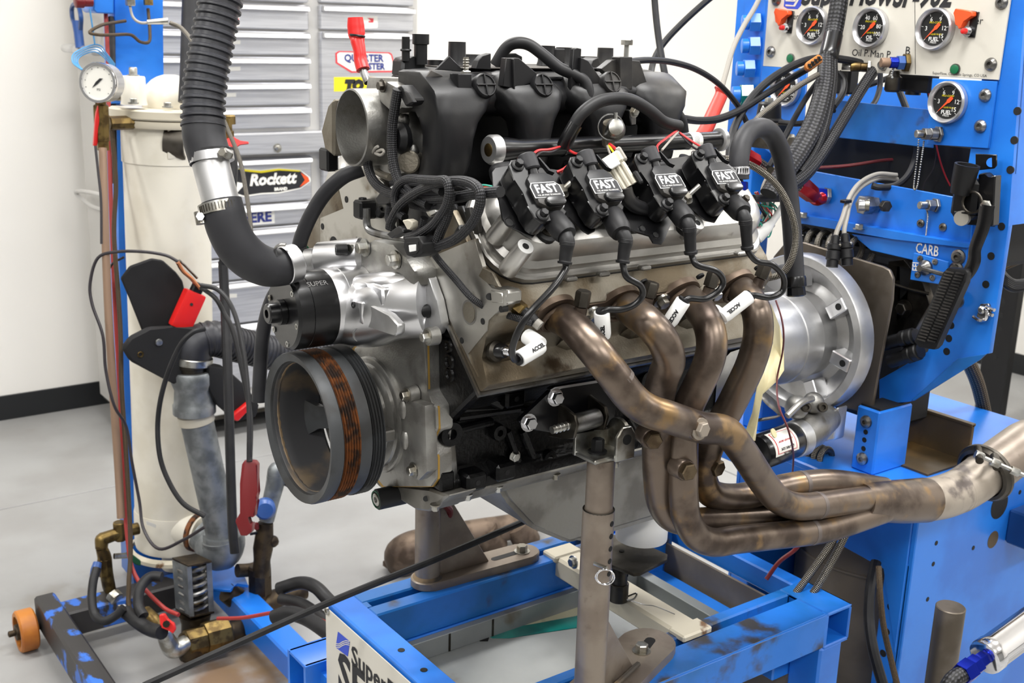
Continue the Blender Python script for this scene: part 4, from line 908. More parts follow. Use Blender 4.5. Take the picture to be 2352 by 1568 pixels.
MB().torus(at(1403, 292, y=-.19), (.55, .8, -.2), .0175, .0012, 24, 6).make('clip', 'steel', rt)
# crossover line and its clamps behind
cr = MB().tube([at(1435, 268, y=-.12), at(1500, 280, y=-.12), at(1560, 285, y=-.11)], .008, 5, 14).make('crossover_tube', 'black_paint', fr)
MB().prism([at(*p, y=-.14) for p in ((1447, 252), (1463, 252), (1463, 288), (1449, 290))], Y_*.02, .002).make('clip_plate', 'steel', cr)
MB().hex(at(1456, 257, y=-.141), (0, -1, 0), .006, .005, .001).make('bolt', 'zinc', cr)
# ================================================================== coil bracket
kb = thing('coil_bracket', 'glossy black sheet metal bracket under the row of ignition coils', 'bracket', Ex(.1, -.05, .43))
flaps = [(1128, 398), (1135, 388), (1180, 380), (1330, 400), (1640, 350), (1690, 395), (1672, 470), (1648, 500), (1640, 513), (1618, 508), (1570, 470), (1545, 500), (1523, 555), (1518, 563), (1498, 560), (1490, 543), (1458, 535), (1420, 510), (1366, 505), (1365, 533), (1350, 540), (1338, 533), (1305, 500), (1232, 505), (1231, 540), (1222, 547), (1200, 538), (1165, 520), (1152, 505), (1145, 460), (1130, 430)]
MB().prism([at(*p, t=.424) for p in flaps], BA*.0025, .0006).make('plate', 'black_paint', kb)
for px, py, r in ((1170, 511, .0055), (1476, 525, .0042), (1506, 540, .0042)):
    MB().cyl(at(px, py, t=.4265), at(px, py, t=.4265)+BA*.0007, r, 16).make('hole', 'shadow_or_plain_black', kb)
    MB().torus(at(px, py, t=.4268), BA, r+.0012, .0009, 18, 6).make('hole_rim', 'black_paint', kb)
for px, py in ((1288, 440), (1574, 455)):
    q = at(px, py, t=.432); d = (BA*.5+X_*.6+Z_*.3).normalized()
    MB().hex(q, BA, .0075, .006, .002).make('nut', 'zinc', kb); MB().cyl(q, q+d*.026, .0036, 12).make('stud', 'zinc', kb)
# ================================================================== ignition coils
CXS = (-.066, .027, .1375, .242)
def coil_parts(x0, label):
    t = thing('ignition_coil', label, 'ignition coil', Ex(x0, -.052, .43), 'ignition coils on the valve cover')
    def L(a, s, h): return Ex(x0+a, -.049+s, .43+h)
    body = [(-.011, -.040), (-.004, -.048), (.008, -.047), (.014, -.036), (.022, -.030), (.040, -.028), (.046, -.020), (.046, .020), (.040, .026), (.030, .030), (.012, .036), (.008, .042), (-.004, .043), (-.010, .036), (-.012, .02), (-.008, .0), (-.013, -.02)]
    MB().prism([L(a, s, .0) for a, s in body], BA*.026, .003, 2).make('body', 'black_paint', t)
    fl2 = [(-.013, -.040), (-.005, -.050), (.009, -.049), (.016, -.037), (.006, -.022), (.005, .018), (.016, .032), (.010, .044), (-.004, .045), (-.012, .037), (-.014, .02), (-.010, .0), (-.015, -.02)]
    MB().prism([L(a, s, .026) for a, s in fl2], BA*.004, .001).make('mount_flange', 'black_paint', t)
    MB().prism([L(a, s, .024) for a, s in ((.000, -.016), (.008, -.024), (.032, -.024), (.041, -.014), (.041, .020), (.035, .027), (.010, .027), (.000, .020))], BA*.012, .003, 2).make('cap', 'black_plastic', t)
    MB().prism([L(a, s, .034) for a, s in ((.008, .018), (.012, .014), (.032, .014), (.037, .018), (.037, .025), (.033, .028), (.012, .028), (.008, .025))], BA*.008, .004, 3).make('bump', 'black_paint', t)
    MB().prism([L(a, s, .01) for a, s in ((.020, .022), (.040, .022), (.044, .030), (.038, .036), (.020, .034))], BA*.016, .002).make('tower_base', 'black_paint', t)
    for i in range(3): MB().box(L(.046, -.02+.014*i, .018), (.008, .006, .006), .001, Matrix.Rotation(math.radians(45), 3, 'X')).make('side_lug', 'black_paint', t)
    for s in (-.040, .035):
        bo = MB().lathe([(.0085, 0), (.0085, .0015), (.0068, .003), (.0058, .0032)], L(0, s, .030), BA, 16).make('bolt', 'black_satin', t)
        MB().hex(L(0, s, .032), BA, .0054, .007).make('bolt_head', 'black_satin', bo)
    c0, c1 = L(.022, -.026, .024), L(.021, -.056, .030)
    cn_ = MB().tube([c0, c0.lerp(c1, .35)], .0075, seg=14).make('connector_neck', 'black_plastic', t)
    MB().tube([c0.lerp(c1, .3), c0.lerp(c1, .36), c1.lerp(c0, .05), c1], [.0105, .0125, .0125, .0105], 1, 20, smooth=False, flat=.85).make('connector', 'rubber_grey', t)
    MB().prism([L(.034, -.048, .028), L(.036, -.048, .028), L(.042, -.024, .03), L(.045, -.022, .03), L(.038, -.026, .03)], BA*.006).make('lock_tab', 'black_plastic', t)
    # label: white outline badge with the letters, flat on the cap
    bd = [(-.003, .014), (-.003, -.003), (.001, -.0085), (.036, -.0085), (.042, -.003), (.042, .014)]
    MB().prism([L(a, s, .0362) for a, s in bd], BA*.0004).make('badge', 'white', t)
    bi = [(-.0018, .0132), (-.0018, -.0025), (.0015, -.0075), (.0355, -.0075), (.0408, -.0025), (.0408, .0132)]
    MB().prism([L(a, s, .0367) for a, s in bi], BA*.0003).make('badge_ground', 'ink', t)
    text('FAST', .0175, L(.0195, .0018, .0370), X_, -BO, 'white', t, bold=.0005, lift=.0002, sx=.88)
    text('FUEL AIR SPARK TECHNOLOGY', .0030, L(.0195, .0108, .0370), X_, -BO, 'white', t, lift=.0002, sx=.82)
    return t
cnames = ['black ignition coil lettered FAST at the front end of the coil row', 'second black ignition coil lettered FAST, counted from the throttle body end', 'third black ignition coil lettered FAST, between white connector and hex stud', 'rearmost black ignition coil lettered FAST, beside the silver hose clamp']
c0_ = coil_parts(CXS[0], cnames[0])
for x, nm in zip(CXS[1:], cnames[1:]):
    c = copy_tree(c0_, c0_.location+X_*(x-CXS[0])); c['label'] = nm
# ================================================================== spark plug wires
WIRES = [
 ([(1300, 606, -.345), (1298, 620, -.347), (1269, 662, -.352), (1220, 715, -.350), (1193, 755, -.343), (1177, 798, -.332), (1180, 824, -.322), (1195, 824, -.315)], [(1192, 824, -.318), (1247, 792, -.312)], [(1240, 792, -.31), (1212, 772, -.285)], (1302, 541, 1303, 556, 1297, 606)),
 ([(1430, 600, -.345), (1432, 612, -.347), (1440, 636, -.352), (1470, 655, -.356), (1476, 677, -.355), (1459, 698, -.35), (1429, 710, -.342), (1396, 711, -.333), (1381, 718, -.328)], [(1382, 716, -.328), (1386, 778, -.322)], None, (1427, 536, 1437, 550, 1430, 604)),
 ([(1588, 578, -.345), (1591, 592, -.347), (1602, 609, -.353), (1644, 622, -.36), (1661, 645, -.362), (1650, 668, -.36), (1620, 686, -.355), (1584, 685, -.35), (1568, 692, -.347)], [(1570, 690, -.348), (1534, 746, -.335)], None, (1577, 509, 1583, 522, 1587, 583)),
 ([(1717, 570, -.345), (1720, 580, -.347), (1739, 600, -.353), (1774, 608, -.362), (1799, 636, -.366), (1797, 668, -.365), (1768, 683, -.36), (1732, 678, -.355), (1718, 682, -.352)], [(1721, 680, -.354), (1656, 731, -.345)], [(1660, 730, -.343), (1642, 716, -.32)], (1706, 490, 1712, 505, 1717, 572))]
wn = ['black spark plug wire from the front coil ending in an angled white boot', 'black spark plug wire whose short white boot hangs between first and second header tubes', 'black spark plug wire with white boot tilted between second and third header tubes', 'black spark plug wire looping past the rear header tube to a long white boot']
for k, (cab, b1, b2, el) in enumerate(WIRES):
    P_ = [at(a, b, y=c) for a, b, c in cab]
    t = thing('spark_plug_wire', wn[k], 'spark plug wire', P_[0], 'spark plug wires')
    s0 = Ex(CXS[k]+.022, -.016, .45); e1 = at(el[0], el[1], y=-.338); e2 = at(el[2], el[3], y=-.343); e3 = at(el[4], el[5], y=-.345)
    MB().tube([s0.lerp(e1, .05), s0.lerp(e1, .12), s0.lerp(e1, .8), e1], [.013, .0145, .0148, .0125], 3, 20, smooth=False).make('coil_boot', 'rubber', t)
    eb = MB().tube([e1.lerp(s0, .2), e2, e2.lerp(e3, .4), e3.lerp(e2, .14), e3.lerp(e2, .1), e3], [.0092, .0092, .0080, .0074, .0092, .0086], 5, 20).make('elbow_boot', 'rubber', t)
    for i in range(3): MB().torus(e2.lerp(e3, .06*i), (e3-e2).normalized(), .0086, .0010, 18, 6).make('groove', 'rubber', eb)
    MB().tube(P_, .0043, 8, 12).make('cable', 'black_paint', t)
    Q = [at(a, b, y=c) for a, b, c in b1]
    u = (Q[1]-Q[0]).normalized()
    bo = MB().tube([Q[0], Q[0]+u*.001, Q[1]-u*.008, Q[1]-u*.003, Q[1]], [.0095, .0102, .0102, .009, .005], 2, 22, smooth=False).make('plug_boot', 'ceramic', t)
    MB().cyl(Q[0]-u*.003, Q[0]+u*.001, .0078, 18).make('boot_seal', 'black_satin', bo)
    if b2:
        R_ = [at(a, b, y=c) for a, b, c in b2]; MB().tube(R_, .0105, seg=18).make('boot_leg', 'ceramic', bo)
    vd = (CAM-Q[0]).normalized(); nn = (vd-u*vd.dot(u)).normalized()
    text('ACCEL', .0070, Q[0].lerp(Q[1], .62)+nn*.0104, u if k in (0, 2, 3) else -u, nn.cross(u if k in (0, 2, 3) else -u), 'ink', bo, bold=.0004, lift=.0003)
# bare spark plug and temperature sender in the head
sk = thing('spark_plug', 'chrome-tipped spark plug or sender in the head next to white boot', 'spark plug', at(1148, 802, y=-.25))
q = at(1140, 806, y=-.246); d = V((-.05, -.93, .12)).normalized()
d = V((.1, -.9, .2)).normalized()
MB().lathe([(.0145, -.004), (.014, .002), (.010, .006)], q, d, 22).make('seat_ring', 'dark_steel', sk)
MB().lathe([(.0105, .003), (.0098, .014), (.008, .018)], q, d, 20).make('shell', 'black_paint', sk)
MB().lathe([(.0062, .016), (.0062, .026), (.005, .028), (.003, .028), (.003, .022)], q, d, 16).make('tip', 'chrome', sk)
ts = thing('temperature_sender', 'brass temperature sender with black plug screwed into the head face', 'sensor', at(1190, 707, y=-.24))
q = at(1185, 703, y=-.268); q2 = at(1230, 740, y=-.292); d = (q2-q).normalized()
MB().hex(q, d, .0105, .012).make('hex_body', 'brass', ts)
MB().tube([q+d*.010, q+d*.022, q2-d*.008, q2], [.008, .009, .009, .007], 2, 14, smooth=False).make('plug', 'black_satin', ts)
MB().tube([q2-d*.004, q2+d*.008], .0065, seg=12).make('wire_seal', 'wire_grey', ts)
# ================================================================== dyno stand
ds = thing('dynamometer_stand', 'tall bright blue dynamometer stand frame behind the engine', 'test stand', (1.1, 0, 0))
SX = .93
def S(pts, x=SX): return [at(a, b, x=x) for a, b in pts]
def plate(name, pts, m='blue_paint', x=SX, th=.006, par=ds, bev=.001): return MB().prism(S(pts, x), X_*th, bev).make(name, m, par)
def sheet(name, a, b, m='blue_paint', par=ds, bev=.0015): return MB().box2(a, b, bev).make(name, m, par)
# upright columns
rp_ = plate('upright', [(2376, -330), (2352, 40), (2325, 400), (2316, 520), (2272, 812), (2199, 822), (2092, 922), (2019, 930), (2019, 872), (2132, 808), (2212, 560), (2222, 390), (2268, 100), (2310, -330)], x=SX, th=.012)
MB().prism([at(a, b, x=SX)+X_*.008 for a, b in ((2316, 518), (2312, 518), (2320, 400), (2347, 40), (2371, -330), (2376, -330), (2352, 40), (2325, 400))], X_*.30, 0).make('return_web', 'blue_paint', rp_)
plate('gusset_flange', [(2200, 823), (2266, 812), (2250, 826), (2098, 921), (2094, 918)], 'blue_worn', SX-.003, .004, rp_)
sheet('upright', (SX+.002, .262, .9), (SX+.07, .322, 2.35))
for px, py in ((2336, 255), (2329, 322), (2320, 390), (2300, 520), (2276, 588), (2264, 653), (2190, 715), (2184, 747), (2179, 777), (2174, 807)):
    q = at(px, py, x=SX-.0006); MB().cyl(q, q+X_*.0025, .0068, 16).make('bolt_hole', 'shadow_or_plain_black', rp_)
sheet('cross_tie', (SX+.002, -.32, 2.28), (SX+.07, .32, 2.35))
# shelf and cross bars
bar = plate('gauge_bar', [(1905, 228), (2142, 253), (2142, 340), (1905, 314)], 'blue_worn', SX+.035, .004)
plate('far_bar', [(1880, 190), (1985, 192), (2030, 200), (2150, 215), (2150, 260), (1880, 232)], x=SX+.45, th=.01)
lb_ = plate('fitting_bar', [(1850, 396), (1868, 393), (2234, 460), (2229, 560), (1826, 490), (1826, 425)], x=SX-.004, th=.005)
sh = plate('shelf_lip', [(1800, 486), (1826, 491), (2229, 561), (2222, 570), (2050, 549), (1830, 512), (1800, 500)], 'blue_paint', SX-.02, .02)
plate('shelf_flange', [(1955, 537), (2222, 567), (2216, 625), (2000, 575)], 'dark_blue' if 0 else 'blue_paint', SX-.012, .005)
for px, py in ((1845, 499), (1973, 526)): MB().hex(at(px, py, x=SX-.022), Z_, .008, .008, .002).make('bolt', 'zinc', sh)
# water-brake housings, near-black to stand for the shade between the columns
sheet('absorber_housing', (1.02, -.235, 1.17), (1.2, .24, 1.40), 'shadow_or_plain_black', bev=.01)
sheet('lower_housing', (.97, -.13, .84), (1.08, .2, 1.17), 'shadow_or_plain_black', bev=.01)
hs = plate('absorber_flange', [(2040, 600), (2075, 595), (2120, 650), (2135, 700), (2100, 760), (2060, 780), (2030, 770)], 'dark_steel', SX+.04, .02)
MB().hex(at(2077, 708, x=SX+.038), -X_, .012, .012, .002).make('bolt', 'dark_steel', hs)
MB().tube([at(2045, 650, x=SX+.03), at(2090, 664, x=SX+.03), at(2135, 675, x=SX+.03)], .003, 4, 8).make('rod', 'dark_steel', hs)
for p0, p1 in (((2030, 790), (2105, 770)), ((2045, 830), (2115, 805))):
    t_ = MB().tube([at(*p0, x=SX-.03), at(*p1, x=SX-.03)], .013, seg=18).make('cable_plug', 'black_satin', hs)
    a, b = at(*p0, x=SX-.03), at(*p1, x=SX-.03)
    for f_ in (.55, .75): MB().lathe([(.0135, 0), (.016, .002), (.016, .012), (.0135, .014)], a.lerp(b, f_), b-a, 18, True).make('grip_ring', 'black_satin', t_)
# foot box on the platform, platform, lower body
fx = .86
f0 = at(2021, 947, x=fx); f1 = at(1968, 942, x=fx); zb = at(2004, 1093, x=fx).z; zt = f0.z
FX1 = at(2098, 925, y=f0.y).x
ft = MB().box2((fx, f0.y, zb), (FX1, f1.y, zt), .003).make('foot', 'blue_paint', ds)
MB().box2((fx+.006, f0.y+.004, zt-.01), (FX1-.004, f1.y-.004, zt+.004)).make('gap_pad', 'shadow_or_plain_black', ft)
for px, py in ((1990, 968), (1981, 1053)): MB().lathe([(.0125, 0), (.0118, -.004), (.007, -.0075), (.004, -.0075), (.004, -.003)], at(px, py, x=fx-.0005), X_, 20).make('button_bolt', 'steel', ft)
for px, py in ((1988, 992), (1985, 1010), (1983, 1030)): MB().cyl(at(px, py, x=fx-.0006), at(px, py, x=fx-.0006)+X_*((fx)-(fx-.0006)), .005, 14).make('bolt_hole', 'shadow_or_plain_black', ft)
ftl = MB().box2((fx, -f1.y, zb), (FX1, -f0.y, zt), .003).make('foot', 'blue_paint', ds)
zp = zb
MB().box2((.80, -.238, zp-.014), (1.42, .238, zp), .003).make('platform', 'blue_paint', ds)
MB().box2((.80, -.23, zp-.06), (.815, .23, zp-.01), .002).make('platform_edge', 'blue_paint', ds)
fpz = .582
MB().prism([V((SX-.0015, a, b)) for a, b in ((.22, zp-.01), (-.22, zp-.01), (-.22, .40), (-.172, .572), (-.02, fpz), (.02, fpz), (.172, .572), (.22, .40))], X_*.012, .002).make('front_plate', 'blue_paint', ds)
pil = []
for m_ in (1, -1):
    pr_ = MB(); pr_.box2((SX, m_*.172, 0), (SX+.012, m_*.226, .60), .002)
    pr_ = pr_.make('pillar_face', 'blue_paint', ds); pil.append(pr_)
    sp_ = MB().prism([V((a, m_*.232, b)) for a, b in ((SX, 0), (1.5, 0), (1.5, zp-.012), (SX, zp-.012))], Y_*(.012*m_*-1), .002).make('side_panel', 'blue_paint', ds)
    if m_ == 1: sdp = sp_
for px, py in ((2069, 1231), (2060, 1286), (2053, 1341), (2045, 1394), (2036, 1450), (2028, 1500), (2021, 1554)):
    q = at(px, py, x=SX-.0006); MB().cyl(q, q+X_*.002, .0075, 16).make('bolt_hole', 'shadow_or_plain_black', pil[1])
spn = [o for o in ds.children if o.name.startswith('side_panel')][1]
for px, py, r in ((2151, 1247, .005), (2144, 1295, .005), (2131, 1376, .005), (2236, 1258, .005), (2343, 1130, .005)):
    q = at(px, py, y=-.2326); MB().cyl(q, q+Y_*.002, r, 14).make('bolt_hole', 'shadow_or_plain_black', spn)
q = at(2281, 1239, y=-.2326); MB().cyl(q, q+Y_*.002, .019, 22).make('round_hole', 'trough_brown', spn)
q = at(2296, 1160, y=-.2326); MB().cyl(q, q+Y_*.002, .03, 22).make('round_hole', 'shadow_or_plain_black', spn)
MB().box2((1.25, -.30, .57), (1.5, -.232, .645), .004).make('side_box', 'dark_blue', spn)
# trough beside the foot
tq0, tq1 = at(2100, 992, z=zp+.07), at(2300, 1058, z=zp+.07)
tg = thing('drain_trough', 'open blue-framed trough with oily brown inside behind the stand foot', 'trough', (1.15, -.15, zp))
ty0, ty1 = -.225, at(2095, 992, x=1.08).y
MB().box2((.95, ty0, zp), (1.08, ty1, zp+.004)).make('trough_floor', 'trough_brown', tg)
MB().box2((1.08, ty0, zp), (1.088, ty1+.06, zp+.078), .001).make('rear_wall', 'trough_brown', tg)
MB().box2((1.0785, ty0, zp+.074), (1.092, ty1+.06, zp+.080), .001).make('rim', 'trough_brown', tg)
MB().hex(at(2137, 1000, x=1.10), Z_, .011, .018, .003).make('bolt', 'dark_bronze', tg)
# instrument panel and the two blue gauge plates
ip = thing('instrument_panel', 'cream instrument panel with three black pressure gauges on blue stand', 'instrument panel', at(2010, 90, x=.925))
PX = .924
pan_ = [(1769, -60), (1765, 0), (1752, 152), (1856, 158), (2293, 184), (2320, 0), (2330, -60)]
MB().prism(S(pan_, PX), X_*.004, .0008).make('plate', 'cream_panel', ip)
b = MB().prism(S([(2100, -60), (2101, -60), (2103, 170), (2102, 170)], PX-.0003), X_*.001).make('seam', 'black_rubber_trim', ip)
rgp = thing('gauge_plate', 'blue gauge plate at the stand column below the cream panel corner', 'gauge plate', at(2200, 260, x=.925))
MB().prism(S([(2141, 180), (2290, 187), (2270, 341), (2128, 331)], PX), X_*.004, .0008).make('plate', 'blue_paint', rgp)
lgp = thing('gauge_plate', 'blue gauge plate partly hidden by cables, under the green button', 'gauge plate', at(1800, 230, x=.925))
MB().prism(S([(1750, 152), (1854, 158), (1838, 400), (1738, 330)], PX), X_*.004, .0008).make('plate', 'blue_paint', lgp)
def gauge(par, px, py, r, name, nums, tilt=0):
    c = at(px, py, x=PX-.001)
    g = MB().lathe([(r, 0), (r*1.0, -.010), (r*.93, -.0135), (r*.80, -.0085), (r*.78, -.004), (r*.5, -.004)], c, X_, 44).make('gauge', 'bezel', par)
    MB().cyl(c-X_*.0035, c-X_*.0048, r*.785, 40).make('dial', 'dial_black', g)
    dc = c-X_*.0052
    def dp_(a, rad): return dc+V((0, -math.cos(a)*rad, math.sin(a)*rad))
    for i in range(11):
        a = math.radians(225-27*i); p = dp_(a, r*.70); u = (p-dc).normalized()
        MB().box(p, (.0004, r*.018, r*.1), 0, Matrix((X_, X_.cross(u), u)).transposed()).make('tick', 'white' if i % 2 == 0 else 'yellow', g) if i % 2 == 0 else None
    for s_, a, rad in nums: text(s_, r*.29, dp_(math.radians(a), r*rad), -Y_, Z_, 'white', g, lift=.0002, bold=.0001)
    text(name, r*.26, dc+V((0, 0, -r*.47)), -Y_, Z_, 'white', g, lift=.0002, bold=.0002)
    text('PRESS', r*.14, dc+V((0, 0, -r*.62)), -Y_, Z_, 'white', g, lift=.0002)
    text('PRO-COMP', r*.13, dc+V((0, 0, r*.30)), -Y_, Z_, 'yellow', g, lift=.0002); text('LIQUID FILLED', r*.10, dc+V((0, -r*.1, -r*.24)), -Y_, Z_, 'yellow', g, lift=.0002)
    a = math.radians(225); u = V((0, -math.cos(a), math.sin(a))); v = V((0, -u.z, u.y))
    n0 = dc-X_*.0012
    MB().prism([n0+u*r*.68, n0+v*r*.05, n0-u*r*.08+v*r*.1, n0-u*r*.36+v*r*.08, n0-u*r*.36-v*r*.08, n0-u*r*.08-v*r*.1, n0-v*r*.05], X_*.0006).make('needle', 'needle', g)
    return g
N60 = (('20', 178, .47), ('40', 115, .52), ('60', 62, .52), ('80', 8, .5), ('100', -35, .52))
N15 = (('3', 178, .47), ('6', 118, .5), ('9', 60, .52), ('12', 5, .5), ('15', -40, .5))
gauge(ip, 1870, 59, .0365, 'FUEL', N15); gauge(ip, 2003, 64, .0365, 'OIL', N60); gauge(ip, 2151, 67, .0365, 'FUEL', N15)
gauge(rgp, 2180, 235, .0365, 'FUEL', N15); gauge(lgp, 1808, 202, .0365, 'FUEL', N60)
for par, pts in ((ip, ((2301, 6), (2276, 148), (1771, 119), (1784, 0))), (rgp, ((2263, 219), (2252, 290)))):
    for px, py in pts: MB().lathe([(.0115, 0), (.0108, -.003), (.007, -.0065), (.0042, -.0065), (.0040, -.002)], at(px, py, x=PX-.0004), X_, 20).make('button_bolt', 'steel', par)
for px, py in ((1817, 134), (2195, 159)):
    q = at(px, py, x=PX); g = MB().lathe([(.0095, 0), (.0095, -.003), (.0078, -.003)], q, X_, 20).make('button_ring', 'steel', ip)
    MB().lathe([(.0078, -.002), (.0078, -.0045), (.006, -.005)], q, X_, 18).make('button', 'green', g)
for px, py, k in ((1806, 40, 1), (2224, 44, 1)):
    q = at(px, py, x=PX)
    g = MB().prism([q+V((-.0, a, b)) for a, b in ((-.020, .012), (-.005, .014), (-.005, -.030), (-.018, -.030))], -X_*.003, .0005).make('switch_base', 'black_paint', ip)
    MB().prism([q+V((0, a, b)) for a, b in ((.018, .017), (-.015, .012), (-.016, .005), (.0, -.003), (.002, -.014), (.007, -.017), (.008, -.009), (.010, -.012), (.015, -.009), (.016, .003), (.021, .009))], -X_*.015, .002).make('switch_cover', 'orange', g)
    MB().lathe([(.009, 0), (.009, -.006), (.006, -.006), (.006, -.012)], q+V((-.003, -.006, -.020)), X_, 18).make('switch_bush', 'chrome', g)
    MB().lathe([(.0052, -.012), (.0045, -.018), (.002, -.019)], q+V((-.003, -.006, -.020)), X_, 14).make('indicator', 'red_plastic', g)
def ptext(s_, px, py, h, m='ink', par=ip, x=PX-.0004, **kw): return text(s_, h, at(px, py, x=x), -Y_, Z_, m, par, lift=.0004, **kw)
ptext('Oil P.', 1977, 122, .0180); ptext('Man P.', 2024, 125, .0180); ptext('B', 2085, 117, .020)
ptext('er', 2249, 48, .017); ptext('er', 1828, 38, .016)
ptext('SuperFlow', 1942, -12, .058, bold=.002, shear=.25, sx=.85); ptext('SF-902', 2117, -9, .058, bold=.002, shear=.25, sx=.75)
ptext('SuperFlow, Colorado Springs, CO USA', 2203, 171, .0066)
MB().prism(S([(1806, -40), (1846, -40), (1840, 12), (1832, 21), (1808, 20), (1800, 15)], PX-.0003), X_*.0004).make('logo', 'ink_blue', ip)
for k in range(3): MB().prism(S([(1804, 10-11*k), (1822, 12-11*k), (1836, -10-11*k), (1837, -4-11*k), (1826, 15-11*k), (1804, 14-11*k)], PX-.0007), X_*.0003).make('wave', 'cream_panel', ip)
# fittings on the panels: grey bulkhead fittings, plugs, hose tails
def fitting(name, par, px, py, x, segs, d=(-1, .15, -.05)):
    q = at(px, py, x=x); d = V(d).normalized(); h = 0; root = None
    for kind, r, l, m in segs:
        b = MB()
        if kind == 'hex': b.lathe([(r*.92, 0), (r, .001), (r, l-.001), (r*.92, l)], q+d*h, d, 6)
        else: b.lathe([(r*.94, 0), (r, .0008), (r, l-.0008), (r*.9, l)], q+d*h, d, 18)
        o = b.make(name if root is None else kind+'_ring', m, par if root is None else root); root = root or o; h += l
    return root
fitting('bulkhead_fitting', rgp, 2158, 308, PX, (('hex', .015, .006, 'steel'), ('round', .0105, .014, 'steel'), ('hex', .011, .012, 'steel'), ('round', .007, .014, 'zinc')), (-1, .45, .0))
fitting('bulkhead_fitting', ip, 2086, 144, PX, (('hex', .0175, .008, 'brass'), ('hex', .0135, .012, 'blue_cap'), ('round', .0100, .014, 'blue_alu'), ('round', .0085, .016, 'copper_tube')), (-.9, .6, -.02))
fitting('bulkhead_fitting', ip, 2000, 154, PX, (('hex', .0125, .006, 'zinc'), ('round', .008, .012, 'brass'), ('round', .009, .018, 'brass'), ('hex', .007, .016, 'zinc')), (-.6, .8, -.02))
fitting('bulkhead_fitting', ip, 2030, 149, PX, (('hex', .010, .005, 'zinc'), ('round', .007, .006, 'zinc')), (-1, 0, 0))
fitting('hose_fitting', lb_, 1903, 450, SX-.004, (('hex', .0175, .008, 'steel'), ('hex', .0155, .020, 'blue_alu'), ('round', .0120, .008, 'red_alu')), (-1, .55, .1))
fitting('elbow_fitting', lb_, 2012, 470, SX-.004, (('hex', .0165, .012, 'steel'), ('hex', .0185, .022, 'steel')), (-1, .3, 0))
fitting('side_outlet', lb_, 1998, 472, SX-.03, (('round', .0125, .008, 'zinc'), ('round', .0105, .012, 'bright_alu')), (-.6, .8, -.05))
fitting('side_plug', lb_, 2030, 472, SX-.02, (('hex', .011, .012, 'dark_steel'),), (-.4, -.9, 0))
fitting('bulkhead_fitting', lb_, 2152, 471, SX-.004, (('hex', .0135, .006, 'steel'), ('hex', .0105, .014, 'steel'), ('round', .007, .016, 'zinc')), (-1, .4, .0))
for px, py in ((2115, 513), (2166, 522)): MB().lathe([(.008, 0), (.0075, -.002), (.004, -.004), (.0028, -.004), (.0028, -.001)], at(px, py, x=SX-.0045), X_, 16).make('button_bolt', 'steel', lb_)
text('CARB', .026, at(2130, 574, x=SX-.013), -Y_, Z_+Y_*.14, 'paper', sh, bold=.0004, lift=.001, sx=.72)
ef = plate('selector_plate', [(2098, 580), (2178, 601), (2176, 618), (2170, 655), (2090, 642)], 'blue_paint', SX-.022, .004)
text('EFI', .020, at(2105, 612, x=SX-.0235), Z_+Y_*.1, Y_, 'paper', ef, bold=.0003, lift=.001, sx=.7)
for px, py in ((2114, 594), (2148, 601), (2108, 631), (2142, 638)): MB().lathe([(.006, 0), (.0055, -.002), (.003, -.003), (.002, -.003), (.002, -.001)], at(px, py, x=SX-.0225), X_, 14).make('button_bolt', 'steel', ef)
k_ = MB().lathe([(.014, 0), (.014, -.006), (.009, -.012), (.006, -.02)], at(2127, 614, x=SX-.022), X_, 20).make('selector_knob', 'steel', ef)
MB().tube([at(2120, 617, x=SX-.04), at(2168, 630, x=SX-.04)], .004, seg=10).make('lever', 'steel', k_)
for px, py in ((2202, 590), (2197, 618), (2199, 690)): MB().lathe([(.014, 0), (.0135, -.003), (.0095, -.0045), (.009, -.008), (.0045, -.009), (.0042, -.003)], at(px, py, x=SX-.012), X_, 22).make('button_bolt', 'steel', sh if py < 600 else rp_)
# hitch latch on the column
lt_ = MB().prism(S([(2251, 698), (2270, 697), (2276, 712), (2264, 738), (2240, 735)], SX-.006), X_*.006, .001).make('latch', 'steel', rp_)
MB().tube([at(2236, 726, x=SX-.01), at(2250, 735, x=SX-.012), at(2263, 732, x=SX-.012), at(2266, 716, x=SX-.012), at(2260, 710, x=SX-.012)], .0035, 5, 8).make('latch_hook', 'chrome', lt_)
MB().lathe([(.0075, 0), (.007, -.006), (.004, -.009)], at(2258, 711, x=SX-.008), X_, 16).make('pivot', 'zinc', lt_)
for a, b in (((2265, 704), (2284, 712)), ((2265, 718), (2280, 724))): MB().tube([at(*a, x=SX-.008), at(*b, x=SX-.012)], .0033, seg=8).make('latch_prong', 'chrome', lt_)
# blue hex plugs on the far column's outer side
for px, py in ((1729, 50), (1728, 104), (1716, 156)):
    q = at(px+22, py+2, x=SX+.02)
    fitting('pipe_plug', ds, px+16, py+1, SX-.001, (('hex', .020, .022, 'blue_paint'), ('round', .0145, .014, 'blue_paint')), (-1, .75, -.05))
fitting('pipe_plug', ds, 1728, 218, SX-.001, (('hex', .024, .026, 'teal'), ('round', .018, .016, 'blue_paint')), (-1, .75, -.05))
sheet('side_rail', (SX+.004, .285, 1.3), (SX+.06, .345, 2.3))
# wire rope isolators
for nm, a, b, r, n_, x in (('upper', (1838, 555), (1985, 583), .027, 6, SX-.005), ('lower', (1838, 1040), (1900, 1058), .023, 4.5, .86)):
    A_, B_ = at(*a, x=x), at(*b, x=x); ax_ = (B_-A_); u = ax_.normalized(); v = Z_.cross(u).normalized(); w2 = u.cross(v)
    P_ = [A_+ax_*(i/(n_*12))+v*(r*math.cos(2*PI*i/12))+w2*(r*math.sin(2*PI*i/12)) for i in range(int(n_*12)+1)]
    o = MB().tube(P_, .0062, 2, 10).make('rope_isolator', 'braid_steel', ds)
    MB().box(A_.lerp(B_, 1.05)-w2*r, (.016, .02, .02), .002).make('isolator_block', 'brass', o)
